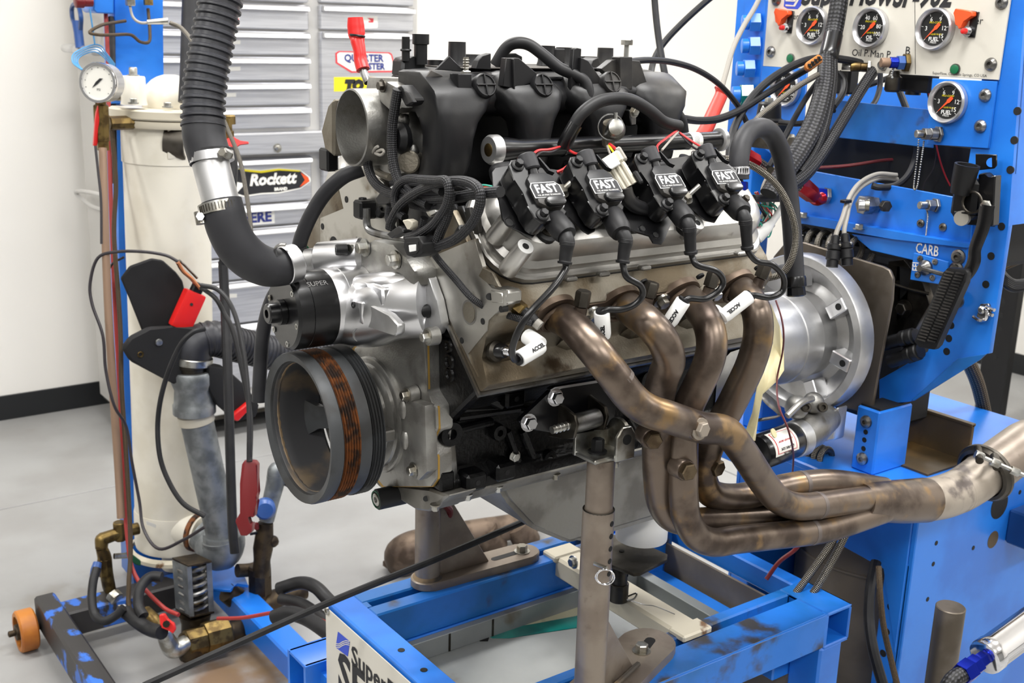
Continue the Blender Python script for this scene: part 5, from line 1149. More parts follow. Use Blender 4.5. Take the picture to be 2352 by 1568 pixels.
# ================================================================== flywheel housing
fw = thing('flywheel_housing', 'bright machined aluminium ring adapter and drum behind the engine', 'flywheel housing', (.8, 0, ZC))
fc = V((.835, 0, ZC-.002))
MB().lathe([(.06, -.40), (.095, -.39), (.10, -.22), (.086, -.19), (.083, -.165), (.086, -.15), (.0865, -.10), (.088, -.098), (.0885, -.055), (.085, -.05), (.082, .0)], fc, X_, 56).make('drum', 'satin_alu', fw)
MB().lathe([(.082, -.012), (.10, .0), (.128, -.012), (.133, -.030), (.137, -.034), (.152, -.034), (.154, -.030), (.154, .002), (.148, .006), (.10, .012)], fc, X_, 64).make('ring', 'satin_alu', fw)
for ang in (38, -13, -62, 95, 150, 210):
    a = math.radians(ang); u = V((0, -math.cos(a), math.sin(a))); v = X_.cross(u)
    R_ = Matrix((X_, u, v)).transposed()
    o = MB().box(fc+u*.114-X_*.02, (.036, .044, .026), .002, R_).make('lug', 'bright_alu', fw)
    MB().lathe([(.0065, 0), (.0065, -.0006), (.004, -.0006)], fc+u*.122-X_*.0383, X_, 16).make('bolt_hole', 'shadow_or_plain_black', o)
rpz = MB().prism(S([(1775, 590), (1800, 560), (1845, 556), (2028, 612), (2043, 620), (2051, 640), (2047, 690), (2003, 935), (1992, 948), (1900, 930), (1780, 800)], .872), X_*.008, .002).make('square_plate', 'grey_plate', ds)
MB().prism(S([(1865, 955), (1925, 935), (1916, 1010), (1850, 1022)], .80), X_*.03, .003).make('starter_flange', 'satin_alu', fw)
# ================================================================== starter motor
sm = thing('starter_motor', 'black starter motor with an upside-down white and red maker sticker', 'starter motor', at(1790, 1010, y=-.15))
s0_, s1_ = at(1738, 1040, y=-.15), at(1838, 1004, y=-.14); sd = (s1_-s0_).normalized()
MB().lathe([(.02, -.004), (.030, 0), (.0315, .004), (.0315, .098), (.029, .104)], s0_, sd, 34).make('motor_can', 'black_paint', sm)
MB().lathe([(.031, .102), (.033, .104), (.034, .125), (.026, .135)], s0_, sd, 34).make('end_ring', 'satin_alu', sm)
sb = MB()
upv = (CAM-s0_).normalized(); upv = (upv-sd*upv.dot(sd)).normalized(); sv = sd.cross(upv)
def on(a, h, r=.0318): return s0_+sd*h+upv*(r*math.cos(a))+sv*(r*math.sin(a))
sgn = -1 if sv.z > 0 else 1
def patch(h0, h1, a0, a1, r, n=10):
    b = MB(); rr_ = [[on(a0+(a1-a0)*i/n, h, r) for h in (h0, h1)] for i in range(n+1)]
    vs = [v_ for q_ in rr_ for v_ in q_]; b._faces(vs, [(2*i, 2*i+1, 2*i+3, 2*i+2) for i in range(n)]); return b
st2 = patch(.012, .078, -.9, .62, .0318).make('sticker', 'paper', sm)
patch(.018, .072, -.78, .5, .0320).make('sticker_border', 'logo_red', st2); patch(.020, .070, -.74, .46, .0322).make('sticker_ground', 'paper', st2)
for s_, a, h_, m_ in (('Ultra-Duty Starter', .12*1, .0085, 'logo_red'), ('QUARTER', -.28, .0100, 'ink'), ('MASTER', -.55, .0100, 'ink')):
    a_ = a*(1 if sv.z > 0 else -1)
    text(s_, h_, on(a_, .045, .0324), -sd, V((0, 0, -1)), m_, st2, lift=.0004, bold=.0003, sx=.8 if s_[0] == 'Q' else .62)
MB().lathe([(.0085, 0), (.0085, -.002)], at(1776, 995, y=-.178), (-.3, .8, -.5), 18).make('terminal', 'glove_leather', sm)
nz = MB().tube([s1_, at(1862, 985, y=-.13), at(1900, 960, y=-.10)], [.030, .034, .026], 4, 24).make('nose_housing', 'cast_alu', sm)
for px, py, r in ((1830, 935, .022), (1868, 925, .02), (1850, 1010, .018)): MB().ball(at(px, py, y=-.13), r, 14, 8).make('casting_lobe', 'cast_alu', nz)
for px, py in ((1850, 935), (1888, 935)): MB().allen(at(px, py, y=-.152), (-.5, -.8, .3), .009, .008).make('cap_screw', 'dark_steel', nz)
MB().tube([at(1808, 955, y=-.165), at(1840, 925, y=-.165), at(1866, 915, y=-.16)], .006, 4, 10).make('casting_rib', 'cast_alu', nz)
hsd = thing('heat_shield', 'pale yellow curled shield strip hanging beside the silver drum', 'heat shield', at(1760, 870, y=-.16))
b = MB()
L0 = [(1772, 700, -.11), (1778, 790, -.13), (1757, 842, -.15), (1742, 885, -.16), (1730, 950, -.165), (1712, 1000, -.17)]
L1 = [(1800, 790, -.15), (1801, 850, -.165), (1785, 875, -.17), (1752, 905, -.175), (1742, 960, -.18), (1735, 1012, -.18)]
R = []
for (a, c, y), (e, g, y2) in zip(L0, L1):
    p, q = at(a, c, y=y), at(e, g, y=y2); o_ = V((.004, .006, 0)); R.append([p, p.lerp(q, .5)+V((-.006, -.01, 0)), q, q+o_, p.lerp(q, .5)+V((-.002, -.004, 0)), p+o_])
b.ring(R).make('strip', 'glove_leather', hsd, 60)
b = MB().tube([at(1747, 898, y=-.14), at(1760, 915, y=-.15), at(1786, 938, y=-.15), at(1788, 955, y=-.15), at(1740, 965, y=-.15)], .012, 5, 10, flat=.18).make('bent_tab', 'steel', hsd)
# ================================================================== things standing right of the engine
gp = thing('spare_post', 'dull grey solid bar standing upright beside the blue stand side', 'bar', at(2178, 1400, d=1.95))
q = at(2184, 1392, d=1.93)
MB().lathe([(.0245, -q.z), (.0245, -.0015), (.023, 0)], q, Z_, 32).make('bar', 'grey_plate', gp)
fl2 = thing('inline_filter', 'polished steel inline filter with a blue hose fitting at bottom corner', 'filter', at(2290, 1490, d=1.75))
a, b_ = at(2262, 1510, d=1.72), at(2420, 1395, d=1.80); u = (b_-a).normalized()
MB().lathe([(.020, -.003), (.0265, 0), (.0275, .004), (.0275, .018), (.0262, .020), (.0262, .14), (.02, .15)], a, u, 36).make('body', 'chrome', fl2)
MB().lathe([(.014, -.032), (.0155, -.030), (.0155, -.018), (.012, -.016), (.012, -.003)], a, u, 6).make('hex_adapter', 'blue_alu', fl2)
MB().lathe([(.016, -.055), (.0175, -.053), (.0175, -.034), (.014, -.032)], a, u, 6).make('hex_nut', 'blue_alu', fl2)
MB().tube([a-u*.05, a-u*.08, a-u*.09-Z_*.04, a-u*.08-Z_*.2], .0125, 6, 16).make('hose_end', 'braid_black', fl2)
dr = thing('drum', 'dull tan cylindrical drum standing under the blue stand', 'drum', (1.22, .06, 0))
MB().lathe([(.165, 0), (.17, .005), (.17, .66), (.165, .665), (.155, .665)], (1.22, .06, 0), Z_, 40).make('shell', 'can_tan', dr)
MB().torus((1.22, .06, .45), Z_, .17, .004, 40, 8).make('rolled_rib', 'can_tan', dr)
# black bench frame far right with hanging braided lines
bs = thing('steel_bench', 'black perforated steel bench leg far behind the blue stand column', 'bench', (2.6, .6, 0))
BD = 3.35
def bq(px, py): return at(px, py, d=BD)
l0, l1 = bq(2252, 975), bq(2330, 520)
foot = at(2262, 975, z=0.0)
bx = foot.x; by = foot.y
zt_ = .86
MB().box2((bx-.0, by-.06, .05), (bx+.05, by+.06, zt_), .004).make('leg', 'black_satin', bs)
for k in range(5): MB().cyl(V((bx-.001, by, .30+.06*k)), V((bx+.002, by, .30+.06*k)), .012, 14).make('bolt_hole', 'shadow_or_plain_black', bs)
MB().box2((bx-.03, by-1.4, zt_), (bx+.6, by+.10, zt_+.05), .004).make('top', 'black_satin', bs)
MB().box2((bx-.0, by-1.3, .05), (bx+.05, by-1.2, zt_), .004).make('leg', 'black_satin', bs)
MB().box2((bx+.5, by-.06, .05), (bx+.55, by+.06, zt_), .004).make('leg', 'black_satin', bs); MB().box2((bx+.5, by-1.3, .05), (bx+.55, by-1.2, zt_), .004).make('leg', 'black_satin', bs)
for yy in (by, by-1.25):
    for xx in (bx+.025, bx+.525):
        c = MB().cyl((xx-.015, yy, .04), (xx+.015, yy, .04), .04, 18, .004).make('caster', 'rubber', bs)
# ================================================================== cables, hoses and looms
def path(pts, mode): return [at(a, b, **{mode: c}) for a, b, c in pts]
def cable(name, label, cat, pts, r, m, mode='d', group=None, n=7, seg=10, flat=1, ends=None):
    o = MB().tube(path(pts, mode), r, n, seg, flat=flat).make(name, m); return tag(o, label, cat, group)
# --- engine loom at the front of the valley
wl = thing('wiring_loom', 'coiled black braided engine wiring loom bunched above the water pump', 'wiring loom', at(980, 470, x=-.13))
LX = -.13
def loom(pts, r=.0052, dx=0, m='braid_black', name='sleeve'):
    return MB().tube([at(p[0], p[1], x=LX-dx-(p[2] if len(p) > 2 else 0)) for p in pts], r, 8, 10).make(name, m, wl)
loom([(914, 205), (908, 240), (901, 290), (900, 340), (906, 385), (918, 420), (945, 448), (985, 470)], .0068, .012)
loom([(848, 352), (845, 380), (858, 415), (888, 440), (935, 452), (990, 456), (1045, 452), (1095, 445), (1150, 440)], .0066, .010)
loom([(942, 568), (985, 568), (1040, 552), (1082, 515), (1102, 470), (1100, 435), (1075, 418), (1035, 416), (985, 428), (950, 445), (920, 470), (900, 505), (895, 525)], .0062, .022)
loom([(930, 500), (913, 485), (906, 455), (913, 428), (932, 412), (960, 411), (990, 425), (1015, 440)], .0055, .02)
loom([(965, 412), (1000, 414), (1025, 415), (1032, 440), (1026, 470), (1010, 497), (990, 520), (962, 538), (935, 545)], .0058, .03)
loom([(1035, 440), (1028, 490), (1012, 530), (1000, 560), (985, 575)], .0066, .024)
loom([(960, 440), (1010, 420), (1060, 430), (1090, 442)], .0055, .006)
loom([(985, 430), (940, 425), (900, 420)], .0045, .0)
loom([(895, 470), (892, 500), (905, 530)], .005, .012); loom([(975, 500), (968, 525), (950, 545)], .005, .012); loom([(945, 470), (990, 480), (1010, 475)], .0052, .004)
MB().tube([at(1036, 424, x=LX), at(1070, 437, x=LX)], .0058, seg=12).make('heat_shrink', 'rubber_grey', wl)
MB().tube([at(1080, 448, x=LX-.01), at(1052, 455, x=LX-.012), at(1040, 452, x=LX-.014)], .006, 4, 10).make('heat_shrink', 'black_satin', wl)
for pts, m in (([(1095, 428), (1110, 425), (1130, 428)], 'wire_green'), ([(1100, 432), (1118, 430), (1135, 432)], 'needle')): loom(pts, .0012, 0, m, 'wire')
def loomx(name, pts, m, par=wl, x=LX-.035, ext=.014, bev=.0015): return MB().prism([at(*p, x=x) for p in pts], X_*ext, bev).make(name, m, par)
c = loomx('connector', [(928, 545), (962, 543), (972, 560), (968, 580), (950, 592), (934, 588), (926, 568)], 'black_satin', x=LX-.045, ext=.03)
loomx('white_insert', [(938, 563), (955, 561), (955, 576), (940, 579)], 'ceramic', c, LX-.0465, .004, .0005)
loomx('socket', [(934, 557), (959, 555), (962, 575), (956, 583), (938, 586), (932, 570)], 'shadow_or_plain_black', c, LX-.0458, .002, .0003)
c2 = loomx('connector', [(886, 538), (915, 518), (924, 525), (926, 535), (898, 548)], 'black_satin')
loomx('white_lock', [(922, 506), (935, 503), (946, 508), (946, 522), (940, 530), (936, 524), (928, 516)], 'tan_plastic', c2, LX-.038, .010)
c3 = loomx('connector', [(862, 455), (880, 430), (905, 428), (912, 440), (890, 470), (868, 470)], 'black_satin', x=LX-.0, ext=.016)
loomx('white_lock', [(893, 430), (906, 424), (912, 432), (903, 440)], 'ceramic', c3, LX-.004, .006)
loomx('clip', [(975, 485), (1000, 480), (1002, 490), (985, 500)], 'zinc', wl, LX-.02, .008)
tc_ = MB().tube([at(856, 350, x=LX-.012), at(862, 340, x=LX-.016), at(868, 336, x=LX-.016)], .002, 4, 8).make('wire_lock', 'wire_grey', wl)
MB().tube([at(862, 352, x=LX-.014), at(874, 356, x=LX-.016), at(882, 350, x=LX-.016), at(878, 344, x=LX-.014), at(866, 348, x=LX-.014)], .002, 4, 8).make('wire_lock', 'wire_grey', wl)
tag(MB().tube([at(990, 572, x=-.14), at(1010, 600, x=-.125), at(1045, 640, x=-.115), at(1085, 685, x=-.108), at(1130, 712, y=-.245), at(1180, 728, y=-.275), at(1222, 742, y=-.294)], .0046, 8, 10).make('sensor_lead', 'braid_black'), 'slim black braided lead running down the head to the brass sender', 'cable')
# --- fan at the valley mouth (dark blades behind the loom)
fn = thing('plastic_bracket', 'dark ribbed plastic bracket behind the coiled loom', 'bracket', at(1060, 490, x=-.09))
for k in range(4): MB().prism([at(1030+18*k, 470+4*k, x=-.088), at(1042+18*k, 468+4*k, x=-.088), at(1070+10*k, 520+5*k, x=-.088), at(1058+10*k, 524+5*k, x=-.088)], X_*.006, .001).make('rib', 'black_plastic', fn)
# --- coil sub-harness
hb_ = thing('coil_harness', 'black sleeved coil harness arching over the regulator with red and dark wires', 'wiring harness', at(1420, 270, y=-.2))
arch = path([(1297, 328, -.19), (1312, 300, -.195), (1335, 262, -.20), (1370, 236, -.20), (1410, 226, -.20), (1450, 230, -.20), (1490, 252, -.195), (1525, 280, -.19), (1560, 290, -.185)], 'y')
MB().tube(arch, .0085, 8, 14).make('sleeve', 'rubber', hb_)
MB().tube(path([(1294, 338, -.19), (1305, 315, -.195), (1322, 285, -.2)], 'y'), .0098, 5, 14).make('tape', 'black_paint', hb_)
for pts, m, r in (([(1290, 336, -.19), (1262, 343, -.21), (1235, 346, -.22), (1218, 362, -.24), (1215, 372, -.25)], 'wire_red', .0017), ([(1290, 338, -.19), (1265, 349, -.21), (1242, 350, -.22), (1225, 366, -.24)], 'wire_dark', .0015),
                  ([(1300, 340, -.19), (1320, 352, -.21), (1342, 355, -.235), (1352, 362, -.25)], 'wire_red', .0017), ([(1215, 370, -.25), (1200, 358, -.24), (1190, 365, -.235)], 'wire_red', .0017),
                  ([(1350, 360, -.25), (1320, 370, -.24), (1295, 388, -.235), (1280, 395, -.23)], 'wire_red', .0022), ([(1555, 300, -.19), (1530, 318, -.21), (1510, 335, -.23), (1512, 352, -.25)], 'wire_red', .0017), ([(1558, 302, -.19), (1540, 322, -.21), (1520, 345, -.24)], 'wire_grey', .0017),
                  ([(1560, 304, -.19), (1590, 325, -.21), (1620, 342, -.235), (1632, 348, -.25)], 'wire_red', .0017), ([(1562, 306, -.19), (1585, 332, -.21), (1610, 350, -.235)], 'wire_dark', .0015), ([(1632, 346, -.25), (1610, 350, -.24), (1590, 360, -.235)], 'wire_red', .002),
                  ([(1395, 335, -.2), (1400, 350, -.225), (1405, 358, -.24)], 'wire_grey', .0016), ([(1398, 333, -.2), (1408, 348, -.225), (1415, 358, -.24)], 'yellow', .0014), ([(1400, 331, -.2), (1415, 343, -.225), (1425, 355, -.24)], 'wire_red', .0022)):
    MB().tube(path(pts, 'y'), r, 6, 6).make('wire', m, hb_)
cnn = thing('harness_connector', 'dirty white four-pin connector between the second and third coils', 'connector', at(1415, 385, y=-.26))
a, b_ = at(1392, 352, y=-.255), at(1440, 432, y=-.285); u = (b_-a).normalized(); w3 = (CAM-a).normalized(); w3 = (w3-u*w3.dot(u)).normalized(); v3 = u.cross(w3)
R3 = Matrix((v3, u, w3)).transposed(); L3 = (b_-a).length
MB().box(a+u*L3*.25, (.032, L3*.32, .018), .003, R3).make('socket_shell', 'tan_plastic', cnn)
for k in range(4): MB().tube([a+u*L3*.35+v3*(-.011+.0073*k)+w3*.002, b_+v3*(-.011+.0073*k)+w3*.002], .0042, seg=10).make('pin_barrel', 'tan_plastic', cnn)
MB().box(a+u*L3*.3+w3*.011, (.018, .016, .005), .001, R3).make('latch', 'ceramic', cnn)
MB().box(a+u*L3*.22-v3*.016, (.008, .02, .012), .002, R3).make('grey_ear', 'wire_grey', cnn)
for s_ in (-1, 1): MB().box(b_+v3*(.019*s_)-u*.004, (.007, .018, .014), .002, R3).make('black_clip', 'black_satin', cnn)
MB().tube(path([(1437, 430, -.285), (1442, 455, -.285), (1458, 472, -.285), (1480, 480, -.285), (1496, 487, -.28)], 'y'), [.0085, .010, .010, .009, .0085], 6, 12).make('taped_tail', 'black_plastic', cnn)
for k, (p0, p1) in enumerate((((1196, 372), (1160, 388)), ((1280, 396), (1300, 410)), ((1560, 378), (1530, 392)), ((1590, 362), (1562, 382)))):
    pass
cable('taped_wire', 'black taped wire bundle lying behind the third coil', 'cable', [(1452, 412, -.235), (1490, 390, -.235), (1530, 378, -.235)], .0065, 'rubber', 'y')
cable('taped_wire', 'black taped wire bundle lying behind the rear coil', 'cable', [(1560, 410, -.22), (1590, 388, -.23), (1615, 368, -.235)], .0075, 'rubber', 'y')
cable('bent_hose', 'short black bent hose over the front end of the coil bracket', 'hose', [(1140, 410, -.19), (1137, 392, -.195), (1152, 386, -.2), (1180, 384, -.2)], .0078, 'rubber', 'y')
# --- hoses at the rear of the manifold
cable('vacuum_hose', 'short black hose with a clamp bending off the manifold rear', 'hose', [(1370, 210, -.13), (1420, 206, -.13), (1450, 212, -.125), (1510, 232, -.115), (1540, 250, -.11), (1562, 275, -.11), (1568, 305, -.11)], .0098, 'rubber', 'y', n=8, seg=14)
hc_ = thing('hose_clamp', 'small zinc hose clamp on the black hose at manifold rear', 'hose clamp', at(1526, 238, y=-.113))
MB().lathe([(.0100, -.004), (.0112, -.003), (.0112, .003), (.0100, .004)], at(1524, 240, y=-.113), at(1540, 252, y=-.11)-at(1510, 232, y=-.115), 22, True).make('band', 'zinc', hc_)
MB().box(at(1520, 225, y=-.12), (.014, .008, .008), .002).make('screw_housing', 'zinc', hc_)
MB().cyl(at(1524, 270, y=-.12), at(1530, 262, y=-.12), .006, 12).make('screw', 'zinc', hc_)
# long cables rising out of frame in front of the white wall
cable('black_cable', 'thick black cable hanging straight down in front of white wall', 'cable', [(1500, -60, 2.3), (1505, 20, 2.3), (1513, 90, 2.28), (1527, 170, 2.24), (1548, 260, 2.2), (1572, 310, 2.15)], .0068, 'rubber')
cable('black_cable', 'thick black cable slanting down across the white wall', 'cable', [(1690, -50, 2.4), (1620, 5, 2.4), (1560, 60, 2.4), (1520, 105, 2.4), (1500, 145, 2.38), (1495, 185, 2.3), (1500, 215, 2.2)], .0068, 'rubber')
cable('throttle_cable', 'thin black cable arching from the manifold rear to the blue stand', 'cable', [(1440, 142, 1.66), (1490, 138, 1.72), (1545, 143, 1.8), (1600, 160, 1.88), (1650, 192, 1.95), (1690, 236, 2.0), (1712, 275, 2.02), (1722, 300, 2.02)], .0050, 'rubber')
cable('black_hose', 'black hose sweeping from the manifold rear up to the cream panel', 'hose', [(1566, 272, 1.85), (1605, 277, 1.9), (1650, 273, 1.95), (1700, 253, 2.0), (1760, 215, 2.05), (1820, 178, 2.1), (1860, 155, 2.12)], .0066, 'rubber')
cable('black_hose', 'black hose looping up from engine rear across the panel to fitting B', 'hose', [(1674, 380, 1.95), (1680, 320, 1.97), (1695, 275, 2.0), (1730, 220, 2.03), (1780, 175, 2.05), (1840, 143, 2.08), (1890, 133, 2.1), (1945, 138, 2.12), (1990, 148, 2.14), (2018, 150, 2.14)], .0072, 'rubber')
cable('black_cable', 'black cable along the outer side of the blue stand column', 'cable', [(1722, -40, 2.5), (1718, 50, 2.5), (1722, 110, 2.5), (1728, 150, 2.5)], .0075, 'rubber')
rh = thing('handheld_tool', 'red rubber sleeve with a thin grey cable behind the fuel rail', 'handle', at(1640, 240, d=2.1))
MB().tube(path([(1660, 205, 2.1), (1656, 220, 2.1), (1640, 255, 2.08), (1620, 300, 2.05), (1600, 330, 2.02)], 'd'), [.0135, .0120, .0125, .0132, .0135], 6, 18).make('sleeve', 'red_rubber', rh)
MB().tube(path([(1660, 206, 2.1), (1654, 212, 2.1)], 'd'), .0145, seg=18).make('rim', 'red_rubber', rh)
MB().tube(path([(1657, 205, 2.1), (1668, 165, 2.12), (1684, 110, 2.15), (1708, 60, 2.2), (1735, 15, 2.25), (1760, -40, 2.3)], 'd'), .0050, 6, 10).make('cable', 'wire_grey', rh)
# loom at the panel
pl = thing('panel_loom', 'thick black braided loom dropping past the cream panel and fanning out', 'wiring loom', at(1900, 130, d=2.1))
MB().tube(path([(1932, -40, 2.12), (1925, 20, 2.12), (1915, 75, 2.12), (1905, 122, 2.1), (1896, 150, 2.1)], 'd'), .0165, 8, 16).make('main_sleeve', 'braid_black', pl)
MB().tube(path([(1914, 82, 2.12), (1905, 122, 2.1), (1903, 130, 2.1)], 'd'), .0178, 5, 16).make('tape', 'black_paint', pl)
MB().tube(path([(1898, 130, 2.09), (1895, 185, 2.06), (1882, 245, 2.03), (1862, 300, 2.0), (1830, 355, 1.97), (1795, 405, 1.93), (1765, 445, 1.9)], 'd'), [.014, .0165, .018, .019, .019, .018, .015], 8, 16, flat=.6).make('branch', 'braid_black', pl)
MB().tube(path([(1912, 130, 2.1), (1912, 180, 2.08), (1905, 235, 2.05), (1890, 300, 2.02), (1866, 355, 2.0), (1835, 400, 1.96)], 'd'), .0095, 8, 14).make('branch', 'braid_black', pl)
MB().tube(path([(2016, 150, 2.13), (1985, 195, 2.1), (1950, 252, 2.07), (1915, 310, 2.03), (1880, 365, 2.0), (1845, 405, 1.96), (1805, 435, 1.92)], 'd'), [.0105, .0105, .0105, .0105, .0105, .0115, .012], 8, 14).make('branch', 'braid_black', pl)
MB().tube(path([(1880, 185, 2.12), (1855, 220, 2.1), (1830, 262, 2.07), (1805, 310, 2.03), (1780, 360, 2.0), (1765, 385, 1.98)], 'd'), .0052, 7, 10).make('branch', 'rubber', pl)
MB().tube(path([(1790, 281, 2.12), (1830, 284, 2.1), (1862, 280, 2.1)], 'd'), .0055, 6, 10).make('branch', 'rubber', pl)
MB().tube(path([(1925, 165, 2.13), (1938, 185, 2.13), (1935, 215, 2.12), (1915, 245, 2.1)], 'd'), .0060, 6, 10).make('branch', 'rubber', pl)
MB().tube(path([(2020, 148, 2.14), (2032, 142, 2.15), (2050, 142, 2.17)], 'd'), .0075, 5, 12).make('bare_wires', 'steel', pl)
oc = MB().prism(path([(1849, 152, 2.05), (1852, 143, 2.05), (1880, 124, 2.05), (1889, 130, 2.05), (1890, 142, 2.05), (1862, 162, 2.05), (1853, 160, 2.05)], 'd'), _f*.012, .0015)
oc = oc.make('orange_connector', 'amber_wheel', pl)
for i in range(4):
    for j in range(2): MB().box(at(1859+7.3*i+3*j, 152-5.6*i+5*j-3, d=2.047), (.004, .005, .004), .0004).make('terminal', 'shadow_or_plain_black', oc)
cable('steel_line', 'bright braided steel line slanting down from the orange connector', 'hose', [(1878, 172, 2.03), (1835, 197, 2.0), (1790, 230, 1.97), (1750, 262, 1.94), (1728, 285, 1.92)], .0052, 'braid_steel')
cable('black_hose', 'black hose dropping from the panel underside into the fitting bar', 'hose', [(2062, 180, 2.2), (2065, 205, 2.2), (2080, 245, 2.18), (2100, 300, 2.16), (2106, 345, 2.15), (2090, 395, 2.14), (2060, 425, 2.13), (2020, 430, 2.12), (2003, 426, 2.12)], .0064, 'rubber')
cable('black_hose', 'thick black hose behind the gauge plate curving into the dark opening', 'hose', [(2150, 258, 2.3), (2120, 275, 2.3), (2102, 310, 2.3), (2100, 350, 2.3)], .0095, 'rubber')
cable('black_cable', 'black cable looping between panel underside and blue gauge bar', 'cable', [(2022, 165, 2.3), (2020, 205, 2.3), (2005, 240, 2.28), (1975, 258, 2.26), (1935, 258, 2.25), (1905, 250, 2.25)], .0055, 'rubber')
cable('black_cable', 'black cable crossing the gap beneath the instrument panel', 'cable', [(2060, 172, 2.35), (2010, 190, 2.35), (1960, 205, 2.35), (1915, 206, 2.35), (1885, 200, 2.33)], .0062, 'rubber')
cable('grey_cable', 'stiff grey cable across the top of the fitting bar', 'cable', [(1820, 345, 2.25), (1790, 395, 2.1), (1762, 470, 2.0), (1750, 500, 1.98)], .0042, 'wire_grey')
cable('red_hose', 'dull red hose inside the dark opening of the stand', 'hose', [(1880, 385, 2.22), (1950, 380, 2.22), (2030, 368, 2.22), (2090, 365, 2.22)], .0032, 'red_dark')
# plugs hanging under the panel
up_ = thing('capped_fitting', 'grey knurled cap hanging on a bead chain under the cream panel', 'cap', at(2052, 190, x=.92))
MB().lathe([(.008, .02), (.010, .012), (.0145, .008), (.0150, -.014), (.012, -.018)], at(2052, 188, x=.92), Z_, 18).make('cap', 'dark_steel', up_)
for k in range(7): MB().ball(at(2050+2*math.sin(k), 148+5*k, x=.905), .0026, 8, 5).make('bead', 'zinc', up_)
pm = thing('pressure_sensor', 'black pressure sensor body behind the panel underside', 'sensor', at(1940, 185, x=.96))
MB().box(at(1938, 185, x=.96), (.03, .05, .05), .004).make('body', 'black_satin', pm); MB().cyl(at(1938, 205, x=.96)-Z_*.012, at(1938, 205, x=.96), .012, 14).make('port', 'zinc', pm)
pm = thing('pressure_sensor', 'wide black sensor block under the panel beside the hanging cap', 'sensor', at(2100, 190, x=.96))
MB().box(at(2098, 188, x=.96), (.03, .09, .036), .004).make('body', 'black_satin', pm); MB().cyl(at(2098, 205, x=.96)-Z_*.01, at(2098, 205, x=.96), .014, 14).make('port', 'black_satin', pm)
# bead chains
def chain(label, pts, x, n):
    t = thing('bead_chain', label, 'chain', at(pts[0][0], pts[0][1], x=x))
    P = catmull([at(a, b, x=x) for a, b in pts], max(2, n//(len(pts)-1)))
    for q in P: MB().ball(q, .0017, 8, 5).make('bead', 'zinc', t)
    return t
chain('metal bead chain hanging from the fitting on the blue gauge plate', [(2110, 322), (2107, 360), (2102, 400), (2099, 432), (2106, 430), (2112, 395), (2118, 355), (2122, 325)], .905, 49)
chain('short metal bead chain below the fitting on the blue bar', [(2128, 478), (2131, 495), (2129, 520), (2127, 540)], .915, 21)
# thin loose wires over the stand
cable('red_wire', 'thin red wire running down over gauges to the pedal sensor', 'wire', [(2145, -30, 2.1), (2152, 40, 2.1), (2150, 110, 2.1), (2132, 190, 2.1), (2142, 270, 2.1), (2151, 335, 2.1), (2168, 395, 2.12), (2195, 450, 2.13)], .0016, 'wire_red', seg=6)
cable('dark_wire', 'thin dark wire hanging over the cream panel to blue bar', 'wire', [(2110, -30, 2.1), (2105, 60, 2.1), (2108, 140, 2.1), (2130, 215, 2.1), (2150, 310, 2.1), (2146, 380, 2.11), (2122, 425, 2.13), (2122, 480, 2.13), (2140, 512, 2.13), (2180, 552, 2.14)], .0011, 'wire_dark', seg=6)
cable('red_wire', 'thin red wire looping from the pedal sensor out past column', 'wire', [(2282, 474, 2.18), (2300, 455, 2.15), (2318, 400, 2.12), (2352, 360, 2.12), (2390, 330, 2.12)], .0014, 'wire_red', seg=6)
cable('dark_wire', 'thin dark wire looping across the lower stand column', 'wire', [(2258, 548, 2.2), (2300, 535, 2.15), (2340, 500, 2.12), (2356, 440, 2.12), (2370, 380, 2.12)], .0013, 'wire_dark', seg=6)
cable('dark_wire', 'thin dark wire hanging over the top of the stand column', 'wire', [(2380, 20, 2.1), (2350, 60, 2.1), (2340, 110, 2.1), (2345, 160, 2.12), (2362, 230, 2.14)], .0014, 'wire_dark', seg=6)
cable('maroon_wire', 'thin maroon wire drooping over the silver drum and starter', 'wire', [(1782, 690, 1.9), (1795, 730, 1.88), (1800, 770, 1.88), (1797, 810, 1.9), (1785, 870, 1.92), (1788, 930, 1.86), (1810, 985, 1.84), (1822, 1040, 1.88), (1820, 1090, 2.0)], .0017, 'wire_maroon', seg=6)
# twin sensor leads with round connectors
for k, (pts, cq, nm) in enumerate((([(2060, 402, 2.15), (2015, 400, 2.14), (1975, 420, 2.1), (1950, 455, 2.08), (1935, 500, 2.06), (1921, 535, 2.05), (1917, 560, 2.05)], (1913, 582), 'grey braided lead ending in the first of two hanging black round plugs'),
                        ([(2062, 412, 2.16), (2020, 410, 2.15), (1980, 428, 2.11), (1955, 460, 2.09), (1945, 500, 2.07), (1939, 530, 2.06), (1942, 556, 2.06)], (1946, 578), 'grey braided lead ending in a hanging black round plug nearer the pedal'))):
    t = thing('sensor_lead', nm, 'cable', at(*pts[0][:2], d=2.1), 'twin sensor leads')
    MB().tube(path(pts, 'd'), .0043, 7, 10).make('lead', 'wire_grey', t)
    q = at(pts[-1][0], pts[-1][1], d=2.05); d_ = (at(cq[0]-1, cq[1]+20, d=2.05)-q).normalized()
    MB().lathe([(.005, -.016), (.0075, -.014), (.0085, 0), (.0125, .002), (.0125, .010), (.0105, .012), (.0125, .014), (.013, .028), (.0105, .030), (.0105, .042), (.008, .042)], q, d_, 18).make('plug', 'black_satin', t)
    for s_ in (-1, 1): MB().ball(q+Y_*.012*s_, .0028, 8, 5).make('clamp_screw', 'zinc', t)
MB().box(at(1943, 462, d=2.07), (.02, .012, .006), .001).make('tie', 'black_satin', t)
